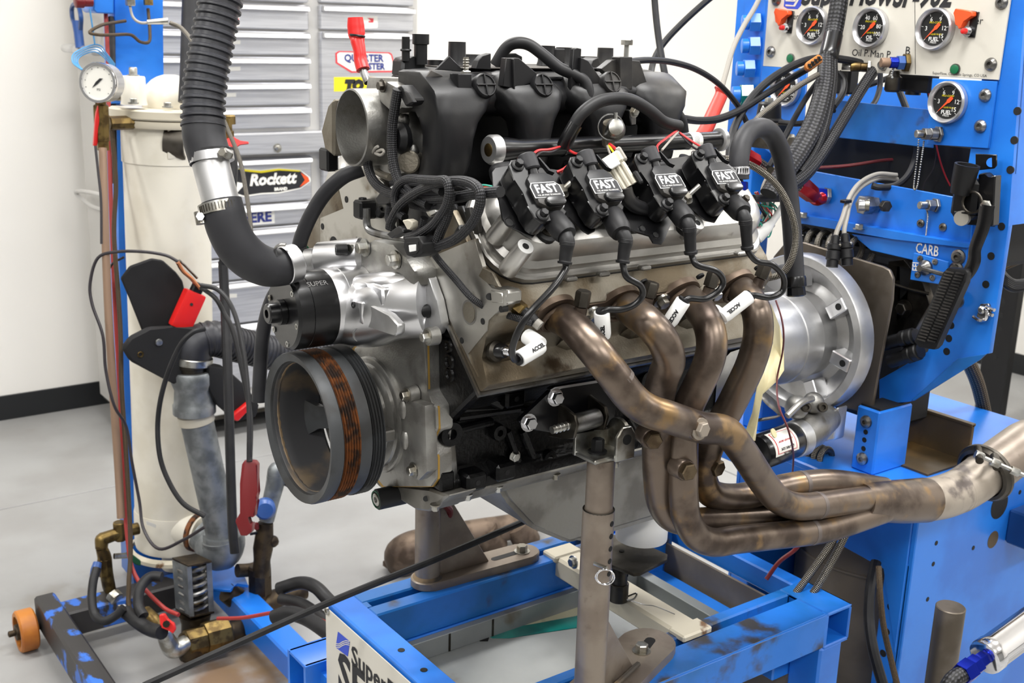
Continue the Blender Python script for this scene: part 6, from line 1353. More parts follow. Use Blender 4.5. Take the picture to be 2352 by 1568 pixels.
# breather hose, blue fitting and small clamp on valve cover
bhz = thing('breather_hose', 'fat black rubber breather hose arching from the valve cover over the silver ring', 'hose', at(1700, 400, y=-.22))
bp_ = path([(1697, 412, -.225), (1697, 370, -.22), (1706, 325, -.21), (1732, 296, -.20), (1765, 300, -.19), (1792, 345, -.19), (1808, 420, -.19), (1817, 500, -.20), (1822, 570, -.21), (1826, 640, -.22)], 'y')
MB().tube(bp_, .0150, 8, 22).make('hose', 'rubber_grey', bhz)
dv = (bp_[-1]-bp_[-2]).normalized()
MB().lathe([(.0165, -.004), (.0175, 0), (.0175, .012), (.0150, .014), (.0158, .026), (.013, .028)], bp_[-1], dv, 10).make('end_nut', 'black_paint', bhz)
dv = (bp_[0]-bp_[1]).normalized()
MB().lathe([(.0152, -.012), (.0162, -.011), (.0162, -.001), (.0152, 0)], bp_[0]-dv*.006, dv, 26, True).make('clamp', 'bright_alu', bhz)
for k in range(8):
    vw = (CAM-bp_[0]).normalized(); sd_ = dv.cross(vw).normalized(); a_ = -.9+.25*k
    MB().box(bp_[0]-dv*.012+(vw*math.cos(a_)+sd_*math.sin(a_))*.0162, (.0012, .0012, .008), 0, Matrix.Rotation(0, 3, 'Z')).make('clamp_slot', 'shadow_or_plain_black', bhz)
MB().hex(bp_[0]+dv*.004, dv, .0140, .014).make('blue_nut', 'blue_alu', bhz)
cable('braided_hose', 'slim braided steel hose making a wide loop behind the rear coil', 'hose', [(1560, 385, -.14), (1640, 366, -.15), (1690, 368, -.17), (1740, 388, -.19), (1788, 430, -.21), (1818, 490, -.225), (1828, 545, -.23), (1818, 595, -.23), (1795, 628, -.22), (1758, 640, -.20)], .0055, 'braid_steel', 'y', n=8)
rf = thing('red_hose_end', 'red anodised angled hose end on braided hose behind the breather hose', 'hose fitting', at(1720, 360, d=2.05))
MB().tube(path([(1678, 345, 2.0), (1700, 352, 2.02), (1735, 372, 2.05)], 'd'), [.010, .0155, .0150], 3, 6, smooth=False).make('body', 'red_alu', rf)
MB().tube(path([(1735, 372, 2.05), (1752, 384, 2.06), (1775, 402, 2.06), (1800, 428, 2.06)], 'd'), .0115, 6, 14).make('hose', 'braid_steel', rf)
MB().lathe([(.013, 0), (.014, .001), (.014, .016), (.013, .017)], at(1690, 328, d=2.02), at(1690, 345, d=2.02)-at(1690, 320, d=2.02), 6).make('blue_nut', 'blue_alu', rf)
rf2 = thing('red_hose_end', 'red anodised hose end screwed to the blue fitting on the bar', 'hose fitting', at(1860, 440, d=2.05))
MB().tube(path([(1832, 425, 2.0), (1845, 430, 2.02), (1866, 447, 2.06)], 'd'), [.0120, .0170, .0160], 3, 6, smooth=False).make('body', 'red_alu', rf2)
MB().tube(path([(1862, 446, 2.06), (1875, 458, 2.08), (1888, 455, 2.09)], 'd'), .0115, 5, 14).make('elbow', 'red_alu', rf2)
MB().tube(path([(1832, 425, 2.0), (1800, 405, 1.97), (1770, 400, 1.95)], 'd'), .0125, 5, 14).make('hose', 'braid_steel', rf2)
sv = thing('fuel_valve', 'black cylindrical fuel valve mounted on the blue column behind cables', 'valve', at(1760, 260, d=2.2))
MB().lathe([(.027, -.03), (.030, -.028), (.030, .0), (.024, .004), (.022, .030), (.018, .034)], at(1765, 275, d=2.2), Z_, 26).make('body', 'black_satin', sv)
MB().hex(at(1765, 248, d=2.2), Z_, .009, .02).make('top_nut', 'zinc', sv)
MB().box(at(1770, 310, d=2.2), (.05, .06, .05), .004).make('block', 'dark_steel', sv)
MB().lathe([(.0145, 0), (.0145, .016), (.009, .018), (.009, .03)], at(1810, 322, d=2.18), (-.6, -.8, 0), 6).make('side_nut', 'zinc', sv)
text('A', .016, at(1752, 250, d=2.165), _r, _u, 'white', sv, lift=.002)
# loose thin wires behind the head
wb = thing('loose_wires', 'tangle of thin green, red and grey wires behind the valve cover', 'wiring', at(1740, 480, d=1.95))
random.seed(3)
for k in range(16):
    m = ('wire_green', 'wire_green', 'wire_red', 'wire_grey', 'wire_dark', 'wire_green')[k % 6]
    a0 = (1728+random.uniform(0, 20), 440+random.uniform(0, 30)); a1 = (1745+random.uniform(0, 40), 470+random.uniform(-20, 40)); a2 = (1735+random.uniform(0, 35), 520+random.uniform(-15, 25)); a3 = (1728+random.uniform(0, 25), 500+random.uniform(0, 60))
    MB().tube(path([(*a0, 1.95), (*a1, 1.97), (*a2, 1.96), (*a3, 1.94)], 'd'), .0014, 6, 5).make('wire', m, wb)
MB().tube(path([(1738, 545, 1.95), (1760, 525, 1.95), (1775, 508, 1.96), (1800, 470, 1.97)], 'd'), [.012, .010, .006, .006], 5, 12).make('taped_end', 'white', wb)
cable('grey_cable', 'grey cable stub crossing behind the rear coil', 'cable', [(1730, 456, 1.92), (1770, 455, 1.95), (1815, 455, 1.98)], .0068, 'rubber_grey')
cable('grey_cable', 'light grey cable hanging behind the breather hose', 'cable', [(1770, 395, 1.98), (1752, 440, 1.97), (1762, 500, 1.97), (1775, 520, 1.98)], .0045, 'wire_grey')
# hanging braided hose under the column, cables far right
cable('drain_hose', 'brown braided hose curving down beside the black bench leg', 'hose', [(2222, 825, 2.5), (2245, 880, 2.55), (2262, 950, 2.6), (2272, 1010, 2.6), (2274, 1070, 2.6)], .0155, 'braid_brown', seg=16)
cb2 = thing('coiled_cables', 'bundle of black cables coiled over the bench beside the blue column', 'cable', at(2330, 620, d=2.6))
for k in range(5): MB().tube(path([(2290, 600+6*k, 2.55), (2305, 630+5*k, 2.5), (2330, 648+4*k, 2.5), (2370, 645+3*k, 2.5)], 'd'), .0075, 6, 10).make('loop', 'rubber', cb2)
MB().tube(path([(2300, 618, 2.5), (2325, 607, 2.5), (2370, 590, 2.5)], 'd'), .006, 5, 10).make('armoured_lead', 'braid_brown', cb2)
# hoses under the stand
cable('black_hose', 'black hose hanging in the stand opening behind the hole strip', 'hose', [(2012, 1290, 2.25), (2000, 1350, 2.22), (1996, 1420, 2.2), (2005, 1490, 2.18), (2030, 1580, 2.16)], .0105, 'rubber')
cable('dark_cable', 'brown cable hanging in the stand opening over the hole strip', 'cable', [(2018, 1300, 2.12), (2022, 1370, 2.1), (2030, 1440, 2.08), (2048, 1520, 2.06), (2068, 1600, 2.05)], .0058, 'braid_brown')
for k, (a, b_, c_, m, nm) in enumerate((((1905, 1255), (1855, 1325), 2.1, 'braid_steel', 'first of two parallel braided lines under the stand'), ((1925, 1262), (1882, 1340), 2.1, 'braid_steel', 'second parallel braided line under the stand, nearer the hole strip'), ((1830, 1258), (1790, 1290), 2.1, 'red_dark', 'red line under the stand behind the cart rear beam'))):
    cable('braided_line', nm, 'hose', [(a[0]+20, a[1]-40, c_), (*a, c_), (*b_, c_), (b_[0]-30, b_[1]+40, c_)], .0068 if k < 2 else .004, m)
# ================================================================== throttle pedal
tp_ = thing('throttle_pedal', 'black throttle pedal with ribbed pad hung on the blue column', 'pedal', at(2230, 480, x=.88))
def TS(pts, x): return [at(a, b, x=x) for a, b in pts]
pad = [(2176, 614), (2218, 618), (2222, 628), (2216, 650), (2152, 795), (2146, 804), (2110, 798), (2098, 785), (2165, 625)]
MB().prism(TS(pad, .845), X_*.016, .004, 2).make('pad', 'black_satin', tp_)
for k in range(24):
    f_ = k/24
    for s_ in (0, 1):
        a0 = (2172-68*f_+(24 if s_ else 0), 624+162*f_+(3 if s_ else 0)); b0 = (a0[0]+19, a0[1]+2)
        MB().box((at(*a0, x=.844)+at(*b0, x=.844))/2, (.003, (at(*a0, x=.844)-at(*b0, x=.844)).length, .0025), 0).make('pad_rib', 'black_plastic', tp_)
arm = [(2252, 455), (2278, 478), (2285, 470), (2282, 460), (2270, 395), (2262, 396)]
MB().tube(TS([(2268, 470), (2258, 520), (2240, 570), (2237, 600), (2222, 628), (2195, 650)], .865), [.014, .0125, .0115, .0125, .0115, .011], 6, 12, flat=.5, up=(0, -1, 0)).make('arm', 'black_paint', tp_)
MB().prism(TS([(2246, 400), (2262, 396), (2268, 410), (2276, 405), (2286, 402), (2280, 520), (2252, 515), (2245, 470)], .885), X_*.02, .002).make('bracket', 'black_paint', tp_)
tbk = MB().prism(TS([(2240, 353), (2289, 355), (2289, 380), (2283, 387), (2240, 392)], .905), X_*.003, .001).make('top_tab', 'black_paint', tp_)
MB().cyl(at(2277, 373, x=.9045), at(2277, 373, x=.906), .008, 16).make('hole', 'blue_paint', tbk)
MB().prism(TS([(2200, 482), (2285, 488), (2284, 521), (2204, 515)], .908), X_*.004, .001).make('lower_tab', 'black_paint', tp_)
MB().prism(TS([(2190, 485), (2240, 488), (2240, 493), (2192, 490)], .87), X_*.04, .001).make('spring_seat', 'black_paint', tp_)
MB().box(at(2224, 455, x=.895), (.035, .048, .07), .008).make('sensor_body', 'black_satin', tp_)
b = MB(); sa, sb_ = at(2205, 445, x=.865), at(2222, 378, x=.865); u = (sb_-sa).normalized()
b.lathe([(.016, 0), (.019, .02), (.021, (sb_-sa).length), (.017, (sb_-sa).length), (.016, (sb_-sa).length-.012)], sa, u, 20)
b.make('socket', 'black_satin', tp_)
MB().hex(at(2266, 471, x=.864), (-1, 0, 0), .009, .005).make('pivot_bolt', 'zinc', tp_); MB().lathe([(.013, 0), (.013, .01)], at(2213, 500, x=.88), (-1, -.2, 0), 18).make('stop', 'wire_grey', tp_)
for k in range(3): MB().torus(at(2233, 465, x=.875-.004*k), X_, .018, .0022, 18, 6).make('spring', 'dark_steel', tp_)
# ================================================================== cooling tower stand (left)
tw = thing('tower_stand', 'blue column on a scraped wheeled base at the picture edge by white wall', 'stand', (.08, 1.5, 0))
def Yb(px, py, y): return at(px, py, y=y)
cq = [Yb(259, -120, 1.64), Yb(375, -120, 1.64), Yb(376, 190, 1.64), Yb(415, 1330, 1.64), Yb(302, 1330, 1.64), Yb(274, 600, 1.64)]
MB().prism(cq, Y_*.09, .003).make('column', 'blue_paint', tw)
MB().prism([Yb(270, 190, 1.60), Yb(300, 185, 1.60), Yb(300, 238, 1.60), Yb(258, 238, 1.60)], Y_*.06, .002).make('bracket', 'blue_paint', tw)
MB().prism([Yb(256, 230, 1.56), Yb(288, 228, 1.56), Yb(286, 237, 1.56), Yb(256, 238, 1.56)], Y_*.08, .001).make('bracket_foot', 'blue_paint', tw)
MB().hex(Yb(271, 229, 1.57), Z_, .011, .012, .002).make('bolt', 'zinc', tw)
MB().box2((-.30, .86, .045), (-.248, 1.475, .128), .006).make('base_beam', 'blue_scraped', tw)
MB().box2((-.25, 1.36, .045), (.17, 1.435, .115), .005).make('base_beam', 'blue_scraped', tw)
MB().box2((.13, .80, .045), (.20, 1.70, .115), .005).make('base_beam', 'blue_paint', tw)
MB().prism([Yb(300, 1290, 1.6), Yb(420, 1290, 1.6), Yb(440, 1420, 1.44), Yb(320, 1450, 1.44)], V((0, .02, 0)), .002).make('gusset', 'dark_blue', tw)
MB().prism([at(*p, z=.13) for p in ((480, 1300), (520, 1285), (540, 1310), (560, 1320), (570, 1350), (545, 1345), (530, 1360), (490, 1358))], Z_*.008, .001).make('mount_plate', 'blue_paint', tw)
for wx_, wy_ in ((-.335, 1.445), (.235, 1.66)):
    w0 = V((wx_-.018, wy_, .054))
    o = MB().lathe([(.040, .0), (.050, 0), (.054, .004), (.054, .040), (.050, .044), (.040, .044)], w0, X_, 40, True).make('wheel', 'amber_wheel', tw)
    MB().lathe([(.040, .012), (.022, .010), (.020, -.004), (.012, -.006), (.008, -.006), (.008, -.020), (.004, -.022)], w0, X_, 28).make('wheel_hub', 'dark_bronze', o)
    MB().cyl(w0+X_*.01, w0+X_*.07, .008, 14).make('axle', 'dark_steel', o)
MB().box2((.20, 1.63, .04), (.225, 1.69, .12), .003).make('axle_plate', 'blue_scraped', tw)
bx_ = MB().prism([Yb(222, -60, 1.58), Yb(262, -60, 1.58), Yb(262, 32, 1.58), Yb(222, 30, 1.58), Yb(214, 22, 1.58)], Y_*.1, .003).make('switch_box', 'blue_paint', tw)
MB().lathe([(.012, 0), (.013, -.02), (.016, -.022), (.016, -.04), (.012, -.042)], Yb(212, 4, 1.57), X_, 14).make('knob', 'red_dark', bx_)
# ---- the cream canister
vs = thing('filter_canister', 'tall cream filter canister with bolted domed lid strapped to the blue column', 'filter canister', (.08, 1.5, .1))
vb_, vt_ = Yb(405, 1255, 1.5), Yb(380, 250, 1.5); va = (vt_-vb_).normalized(); VH = (vt_-vb_).length
def vh(py): # height along the axis for a picture row
    return min((i/400*VH*1.15-.05*VH for i in range(401)), key=lambda h: abs(prj(vb_+va*h)[1]-py))
def prj(P):
    q = P-CAM; k = FPX/q.dot(_f); return (1176+q.dot(_r)*k, 784-q.dot(_u)*k)
RV = .110
MB().lathe([(RV*.8, vh(1250)), (RV*.98, vh(1244)), (RV, vh(1235)), (RV, vh(1170)), (RV*.985, vh(1160))], vb_, va, 48).make('bowl', 'cream_paint', vs)
MB().lathe([(RV*.975, vh(1165)), (RV*.975, vh(372)), (RV*.99, vh(371))], vb_, va, 48).make('shell', 'cream_paint', vs)
MB().lathe([(RV*.9, vh(372)), (RV*1.0, vh(371)), (RV*1.0, vh(300)), (RV*.98, vh(290))], vb_, va, 48).make('head', 'cream_paint', vs)
MB().lathe([(RV*1.1, vh(1262)), (RV*1.16, vh(1258)), (RV*1.16, vh(1250)), (RV*1.05, vh(1246))], vb_, va, 48, True).make('bottom_flange', 'cream_scuffed', vs)
MB().lathe([(RV*.33, vh(1330)), (RV*.36, vh(1325)), (RV*.36, vh(1275)), (RV*.5, vh(1258))], vb_, va, 30).make('outlet_neck', 'cream_paint', vs)
MB().lathe([(.9*RV, vh(291)), (RV*1.16, vh(289)), (RV*1.2, vh(284)), (RV*1.2, vh(272)), (RV*1.1, vh(271))], vb_, va, 48).make('head_flange', 'cream_scuffed', vs)
MB().lathe([(RV, vh(271)), (RV*1.22, vh(270)), (RV*1.25, vh(266)), (RV*1.25, vh(252)), (RV*1.18, vh(248)), (RV*.3, vh(246))], vb_, va, 48).make('lid_flange', 'cream_scuffed', vs)
dm = MB(); dc_ = Yb(392, 232, 1.5); dm.ball(dc_, .072, 26, 14, (1, 1, .92)); dm.make('dome', 'cream_paint', vs)
bq0 = Yb(308, 240, 1.45)
MB().lathe([(.032, 0), (.030, .01), (.028, .065), (.026, .068)], bq0, va, 24).make('lid_boss', 'cream_paint', vs)
MB().hex(bq0+va*.068, va, .010, .018, .003).make('vent_bolt', 'zinc', vs)
for px, py in ((306, 238), (385, 247), (275, 231), (440, 246)): MB().hex(Yb(px, py, 1.40 if px > 290 else 1.5), va, .009, .010, .003).make('lid_bolt', 'zinc', vs)
oc0 = Yb(440, 330, 1.42); od = V((.25, -1, -.05)).normalized()
MB().lathe([(.046, -.05), (.046, -.006), (.043, 0), (.036, 0), (.034, -.02)], Yb(432, 328, 1.40), (.8, -.6, -.1), 28).make('outlet', 'dark_steel', vs)
MB().prism([Yb(385, 268, 1.39), Yb(425, 266, 1.39), Yb(425, 365, 1.39), Yb(385, 368, 1.39)], Y_*.05, .008, 2).make('outlet_block', 'cream_paint', vs)
MB().lathe([(.049, -.01), (.053, -.008), (.053, .004), (.045, .006)], Yb(455, 1222, 1.38), (.5, -.85, -.05), 30, True).make('rusty_ring', 'rust', vs)
MB().lathe([(.047, -.06), (.047, .012), (.04, .014)], Yb(455, 1222, 1.38), (.5, -.85, -.05), 30).make('outlet_boss', 'cream_paint', vs)
MB().prism([Yb(336, 1196, 1.39), Yb(358, 1204, 1.388), Yb(358, 1212, 1.388), Yb(336, 1204, 1.39)], -Y_*.001).make('small_label', 'paper', vs)
# dark insulated pipe rising past the canister
cable('insulated_pipe', 'dark grey foam-wrapped vertical pipe between column and corrugated hose', 'pipe', [(446, -80, 2.75), (441, 60, 2.75), (438, 160, 2.75), (434, 236, 2.75)], .0255, 'rubber_grey', seg=20)
# galvanised return pipe with elbow, coupling and hose
gp_ = thing('galvanised_pipe', 'thick galvanised pipe with coupling and elbow leaning on cream canister', 'pipe', Yb(480, 1100, 1.3))
P0, P1 = Yb(446, 940, 1.30), Yb(512, 1235, 1.28); gd = (P1-P0).normalized()
MB().tube([P0, P1], .0415, seg=30).make('pipe', 'galvanised', gp_)
MB().lathe([(.0415, -.012), (.0455, -.01), (.0455, .012), (.0415, .014)], P0.lerp(P1, .06), gd, 30, True).make('thread_tape', 'tan_plastic', gp_)
c0, c1 = Yb(442, 850, 1.30), Yb(447, 950, 1.30); cd = (c1-c0).normalized()
MB().lathe([(.050, .0), (.054, .006), (.054, .03), (.047, .05), (.050, .085), (.0535, .09), (.0535, .112), (.045, .116)], c0-cd*.0, cd, 30).make('coupling', 'galvanised', gp_)
MB().lathe([(.036, -.03), (.044, -.028), (.044, -.012), (.040, -.01), (.040, .03)], c0, cd, 30).make('nipple', 'dark_steel', gp_)
MB().tube([Yb(462, 1222, 1.36), Yb(485, 1240, 1.33), Yb(505, 1262, 1.29), Yb(514, 1245, 1.28), Yb(513, 1225, 1.28)], [.044, .052, .056, .056, .053], 6, 28).make('elbow', 'galvanised', gp_)
MB().lathe([(.05, -.006), (.056, -.004), (.056, .008), (.048, .012)], P1, gd, 30, True).make('elbow_rim', 'galvanised', gp_)
rhp = [Yb(a, b, c) for a, b, c in ((444, 828, 1.30), (446, 800, 1.30), (462, 782, 1.30), (495, 778, 1.30), (560, 795, 1.32), (640, 812, 1.34), (720, 812, 1.36), (800, 800, 1.38))]
lh = thing('return_hose', 'grey corrugated return hose curving from the galvanised pipe behind pump', 'hose', rhp[0])
MB().tube(rhp[:4], .044, 8, 26).make('plain_cuff', 'hose_grey', lh)
MB().ribbed(rhp[2:], .0465, .0125, .07, 24).make('corrugated_hose', 'hose_grey', lh)
MB().lathe([(.045, -.01), (.048, -.008), (.048, .008), (.045, .01)], rhp[0], rhp[1]-rhp[0], 28, True).make('clamp', 'zinc', lh)
# ---- big supply hose to the water pump
sh_ = thing('supply_hose', 'large black corrugated coolant hose dropping to the electric water pump', 'hose', at(470, 300, d=1.48))
up1 = path([(520, -70, 1.46), (505, 10, 1.46), (489, 90, 1.46), (476, 160, 1.46), (467, 230, 1.46), (467, 306, 1.46)], 'd')
MB().ribbed(up1, .0285, .0108, .11, 26).make('corrugated_hose', 'hose_grey', sh_)
e0 = path([(467, 278, 1.46), (470, 320, 1.46), (484, 368, 1.46)], 'd')
MB().tube(e0, .0272, 6, 26).make('hose_cuff', 'rubber_grey', sh_)
MB().tube(path([(484, 352, 1.46), (487, 372, 1.46)], 'd'), .0284, seg=28).make('hose_clamp', 'bright_alu', sh_)
MB().tube(path([(482, 346, 1.46), (483, 353, 1.46)], 'd'), .0276, seg=28).make('hose_lip', 'rubber', sh_)
sc_ = at(518, 352, d=1.44); MB().box(sc_, (.016, .016, .012), .003, Matrix.Rotation(.5, 3, 'Y')).make('clamp_screw', 'zinc', sh_); MB().hex(sc_, (-.6, -.5, .2), .006, .010).make('screw_head', 'zinc', sh_)
MB().tube(path([(483, 372, 1.46), (497, 425, 1.46), (512, 480, 1.46)], 'd'), .0235, 4, 26).make('pipe_joiner', 'satin_alu', sh_)
el = path([(508, 462, 1.46), (514, 490, 1.46), (524, 525, 1.465), (545, 565, 1.475), (578, 597, 1.49), (618, 613, 1.505), (662, 612, 1.52)], 'd')
MB().tube(el, [.0262, .0270, .0272, .0275, .0272, .0262, .0245], 8, 28).make('elbow_hose', 'rubber_grey', sh_)
MB().tube(path([(504, 466, 1.46), (509, 490, 1.46)], 'd'), .0280, seg=30).make('hose_clamp', 'zinc', sh_)
dcl = (at(509, 490, d=1.46)-at(504, 466, d=1.46)).normalized(); ccl = at(506.5, 478, d=1.46); vw = (CAM-ccl).normalized(); vw = (vw-dcl*vw.dot(dcl)).normalized(); sdv = dcl.cross(vw)
for k in range(16):
    a_ = -1.15+.15*k; n_ = vw*math.cos(a_)+sdv*math.sin(a_)
    MB().box(ccl+n_*.0281, (.0011, .009, .0012), 0, Matrix((sdv*math.cos(a_)-vw*math.sin(a_), dcl, n_)).transposed()).make('clamp_slot', 'dark_steel', sh_)
sc_ = at(461, 500, d=1.45); MB().cyl(sc_-dcl*.008, sc_+dcl*.008, .0075, 14).make('clamp_screw', 'zinc', sh_); MB().hex(sc_-vw*-.006, vw, .006, .006).make('screw_head', 'chrome', sh_)
n0_ = at(664, 607, d=1.515); n1_ = at(676, 604, d=1.52)
MB().lathe([(.0245, -.008), (.0255, -.007), (.0255, .010), (.0245, .011)], n0_, n1_-n0_, 30, True).make('hose_clamp', 'bright_alu', sh_)
MB().tube(path([(634, 590, 1.49), (632, 572, 1.49), (642, 562, 1.49), (656, 562, 1.49)], 'd'), .005, 5, 8, flat=.25).make('clamp_tail', 'steel', sh_)
cable('coolant_hose', 'thin black hose curving from the throttle body down behind water pump', 'hose', [(832, 388, 1.62), (790, 405, 1.62), (750, 440, 1.63), (718, 487, 1.64), (694, 540, 1.65), (680, 590, 1.66), (655, 640, 1.68), (624, 690, 1.7), (605, 760, 1.72), (598, 840, 1.74), (594, 922, 1.75)], .0108, 'rubber_grey', n=8, seg=16)
# steel spiral line hanging over the hose
cable('spiral_line', 'silver spiral-armoured line hanging down past the big hose', 'cable', [(390, 52, 2.5), (420, 68, 2.5), (455, 120, 2.45), (490, 220, 2.4), (520, 290, 2.4), (550, 365, 2.4), (565, 440, 2.4), (575, 510, 2.4), (577, 560, 2.4)], .0048, 'braid_steel')
bv = thing('ball_valve', 'brass ball valve with red lever behind the hose clamp', 'valve', at(530, 300, d=2.75))
MB().lathe([(.016, 0), (.018, .002), (.018, .03), (.014, .032), (.014, .06)], at(522, 330, d=2.75), Z_, 8).make('body', 'brass', bv); MB().hex(at(522, 285, d=2.75), Z_, .020, .022).make('top_nut', 'brass', bv)
MB().prism([at(*p, d=2.72) for p in ((512, 322), (535, 313), (552, 324), (570, 325), (570, 330), (550, 331), (540, 340), (512, 331))], _f*.008, .001).make('lever', 'red_plastic', bv)
cable('dark_hose', 'dark vertical hose hanging behind the red clamp to the floor', 'hose', [(512, 600, 2.75), (517, 700, 2.75), (524, 880, 2.72), (533, 1180, 2.7), (540, 1270, 2.7)], .0115, 'rubber')
cable('dark_hose', 'dark hose joining the ball valve to the lower pipe', 'hose', [(530, 340, 2.7), (536, 380, 2.7), (532, 440, 2.7), (520, 520, 2.72), (512, 610, 2.75)], .0105, 'rubber')
# ---- gauge, brass tree, tubes on the column's outer side
ga = thing('pressure_gauge', 'round white-faced steel pressure gauge on a brass fitting beside the canister', 'pressure gauge', Yb(232, 190, 1.40))
gc = Yb(228, 190, 1.38); gn = V((-.72, -.68, .05)).normalized()
MB().lathe([(.044, 0), (.044, -.036), (.04, -.04)], gc, gn, 40).make('case', 'stainless', ga)
MB().lathe([(.040, -.001), (.046, -.002), (.0475, .004), (.046, .009), (.040, .009), (.039, .004)], gc, gn, 40, True).make('bezel', 'chrome', ga)
d_ = MB().cyl(gc-gn*.001, gc+gn*.003, .0395, 36).make('dial', 'dial_white', ga)
gu = Z_.cross(gn).normalized(); gv = gn.cross(gu)
MB().prism([gc+gn*.0042+gu*a+gv*b for a, b in ((-.016, -.012), (-.002, -.003), (.012, .010), (.004, .010), (-.006, .002))], gn*.0006).make('needle', 'ink', d_)
for i in range(11):
    a = math.radians(225-27*i); p = gc+gn*.0034+(gu*math.cos(a)+gv*math.sin(a))*.034
    MB().ball(p, .0012, 6, 4).make('tick', 'ink', d_)
text('PSI', .008, gc+gn*.0034-gv*.016, gu, gv, 'ink', d_)
br = thing('brass_tee', 'tarnished brass tee fitting under the steel gauge', 'fitting', Yb(233, 280, 1.42))
MB().lathe([(.012, 0), (.018, .002), (.018, .085), (.013, .088), (.013, .13)], Yb(235, 325, 1.42), va, 8).make('body', 'brass', br)
MB().lathe([(.014, 0), (.015, .002), (.015, .03)], Yb(236, 345, 1.42), va, 6).make('compression_nut', 'brass', br)
MB().lathe([(.015, 0), (.017, .002), (.017, .06), (.012, .062)], Yb(250, 283, 1.43), V((1, .1, 0)), 8).make('side_arm', 'brass', br)
cable('copper_line', 'dull copper tube running down the side of the blue column', 'tube', [(236, 340, 2.72), (240, 480, 2.72), (248, 700, 2.74), (260, 900, 2.76), (272, 1080, 2.78), (278, 1190, 2.78)], .0095, 'copper_tube', seg=14)
cable('red_line', 'red tube running down between copper line and column', 'tube', [(243, 30, 2.85), (248, 150, 2.85), (251, 330, 2.83), (256, 500, 2.82), (264, 700, 2.82), (275, 900, 2.82), (283, 1080, 2.82), (292, 1230, 2.8), (310, 1320, 2.78), (370, 1390, 2.75), (410, 1412, 2.72)], .0052, 'red_tube', seg=12)
cable('brown_line', 'brown braided line zip-tied along the column edge', 'cable', [(256, 290, 2.78), (264, 380, 2.78), (266, 440, 2.78), (262, 540, 2.78), (272, 680, 2.78), (277, 770, 2.78), (280, 900, 2.78), (292, 1080, 2.78), (300, 1250, 2.78), (296, 1340, 2.76), (300, 1400, 2.74), (350, 1440, 2.7)], .0056, 'braid_brown')
cable('dark_conduit', 'black conduit tied behind the red tube on the column', 'cable', [(256, 40, 2.9), (258, 200, 2.88), (262, 420, 2.86)], .009, 'rubber')
MB().prism([Yb(222, 258, 1.4), Yb(226, 242, 1.4), Yb(230, 300, 1.41), Yb(223, 335, 1.41), Yb(215, 335, 1.41), Yb(219, 280, 1.4)], Y_*.01, .001).make('probe_tag', 'red_plastic'); tag(bpy.data.objects['probe_tag'], 'red clip hanging beside the brass tee', 'clip')
cable('probe_lead', 'thin dark lead dropping from the red clip', 'cable', [(219, 335, 2.68), (226, 400, 2.68), (232, 460, 2.68), (233, 560, 2.68)], .0030, 'wire_dark')
tag(MB().tube([Yb(288, 48, 1.60), Yb(262, 52, 1.58), Yb(232, 58, 1.55), Yb(206, 74, 1.53), Yb(228, 80, 1.52), Yb(262, 80, 1.54), Yb(300, 80, 1.56), Yb(322, 96, 1.56), Yb(342, 96, 1.57), Yb(344, 70, 1.58), Yb(340, 20, 1.6)], .0042, 7, 8).make('capillary_tube', 'braid_brown'), 'brown capillary tube looped in front of the blue column', 'tube')
sf = thing('sensor_tube', 'thin steel tube with inline connector bent across the blue column', 'tube', Yb(330, 50, 1.58))
MB().tube([Yb(298, -20, 1.58), Yb(299, 15, 1.57), Yb(306, 40, 1.56), Yb(322, 52, 1.55), Yb(345, 52, 1.55)], .0035, 6, 8).make('tube', 'wire_grey', sf)
MB().tube([Yb(338, 51, 1.55), Yb(385, 48, 1.54)], [.006, .009], seg=12).make('connector', 'zinc', sf)
MB().box(Yb(299, 4, 1.57), (.02, .02, .02), .002).make('gland', 'zinc', sf); MB().hex(Yb(341, 12, 1.6), Z_, .012, .03).make('brass_nut', 'brass', sf)
bw = thing('blue_wire_coil', 'loose coil of thin light blue wire behind the gauge', 'wire', Yb(215, 140, 1.55))
for k in range(4): MB().tube([Yb(205-6*k, 172-4*k, 1.5), Yb(182-5*k, 152-3*k, 1.52), Yb(180-3*k, 134-4*k, 1.54), Yb(200+3*k, 122-6*k, 1.56), Yb(222+3*k, 120-5*k, 1.56), Yb(245, 138-5*k, 1.56), Yb(264, 160-4*k, 1.56)], .0018, 7, 6).make('turn', 'wire_blue', bw)
MB().tube([Yb(206, 20, 1.56), Yb(212, 60, 1.56), Yb(218, 104, 1.56)], .0022, 5, 6).make('turn', 'wire_blue', bw)
# push handle hardware: dark hooked cable with blue sleeve on the chest side
hk = thing('hooked_cable', 'dark hooked cord with blue sleeve hanging on the chest handle', 'cord', at(175, 50, x=.3))
MB().tube([at(185, 66, x=.284), at(186, 40, x=.278), at(180, 14, x=.284), at(170, 10, x=.3), at(165, 22, x=.305), at(168, 48, x=.3), at(176, 54, x=.292)], .008, 6, 8).make('hook', 'dark_blue', hk)
MB().tube([at(184, 110, x=.29), at(180, 74, x=.29), at(178, 50, x=.292)], [.016, .016, .020], 4, 12).make('sleeve', 'blue_cap', hk)
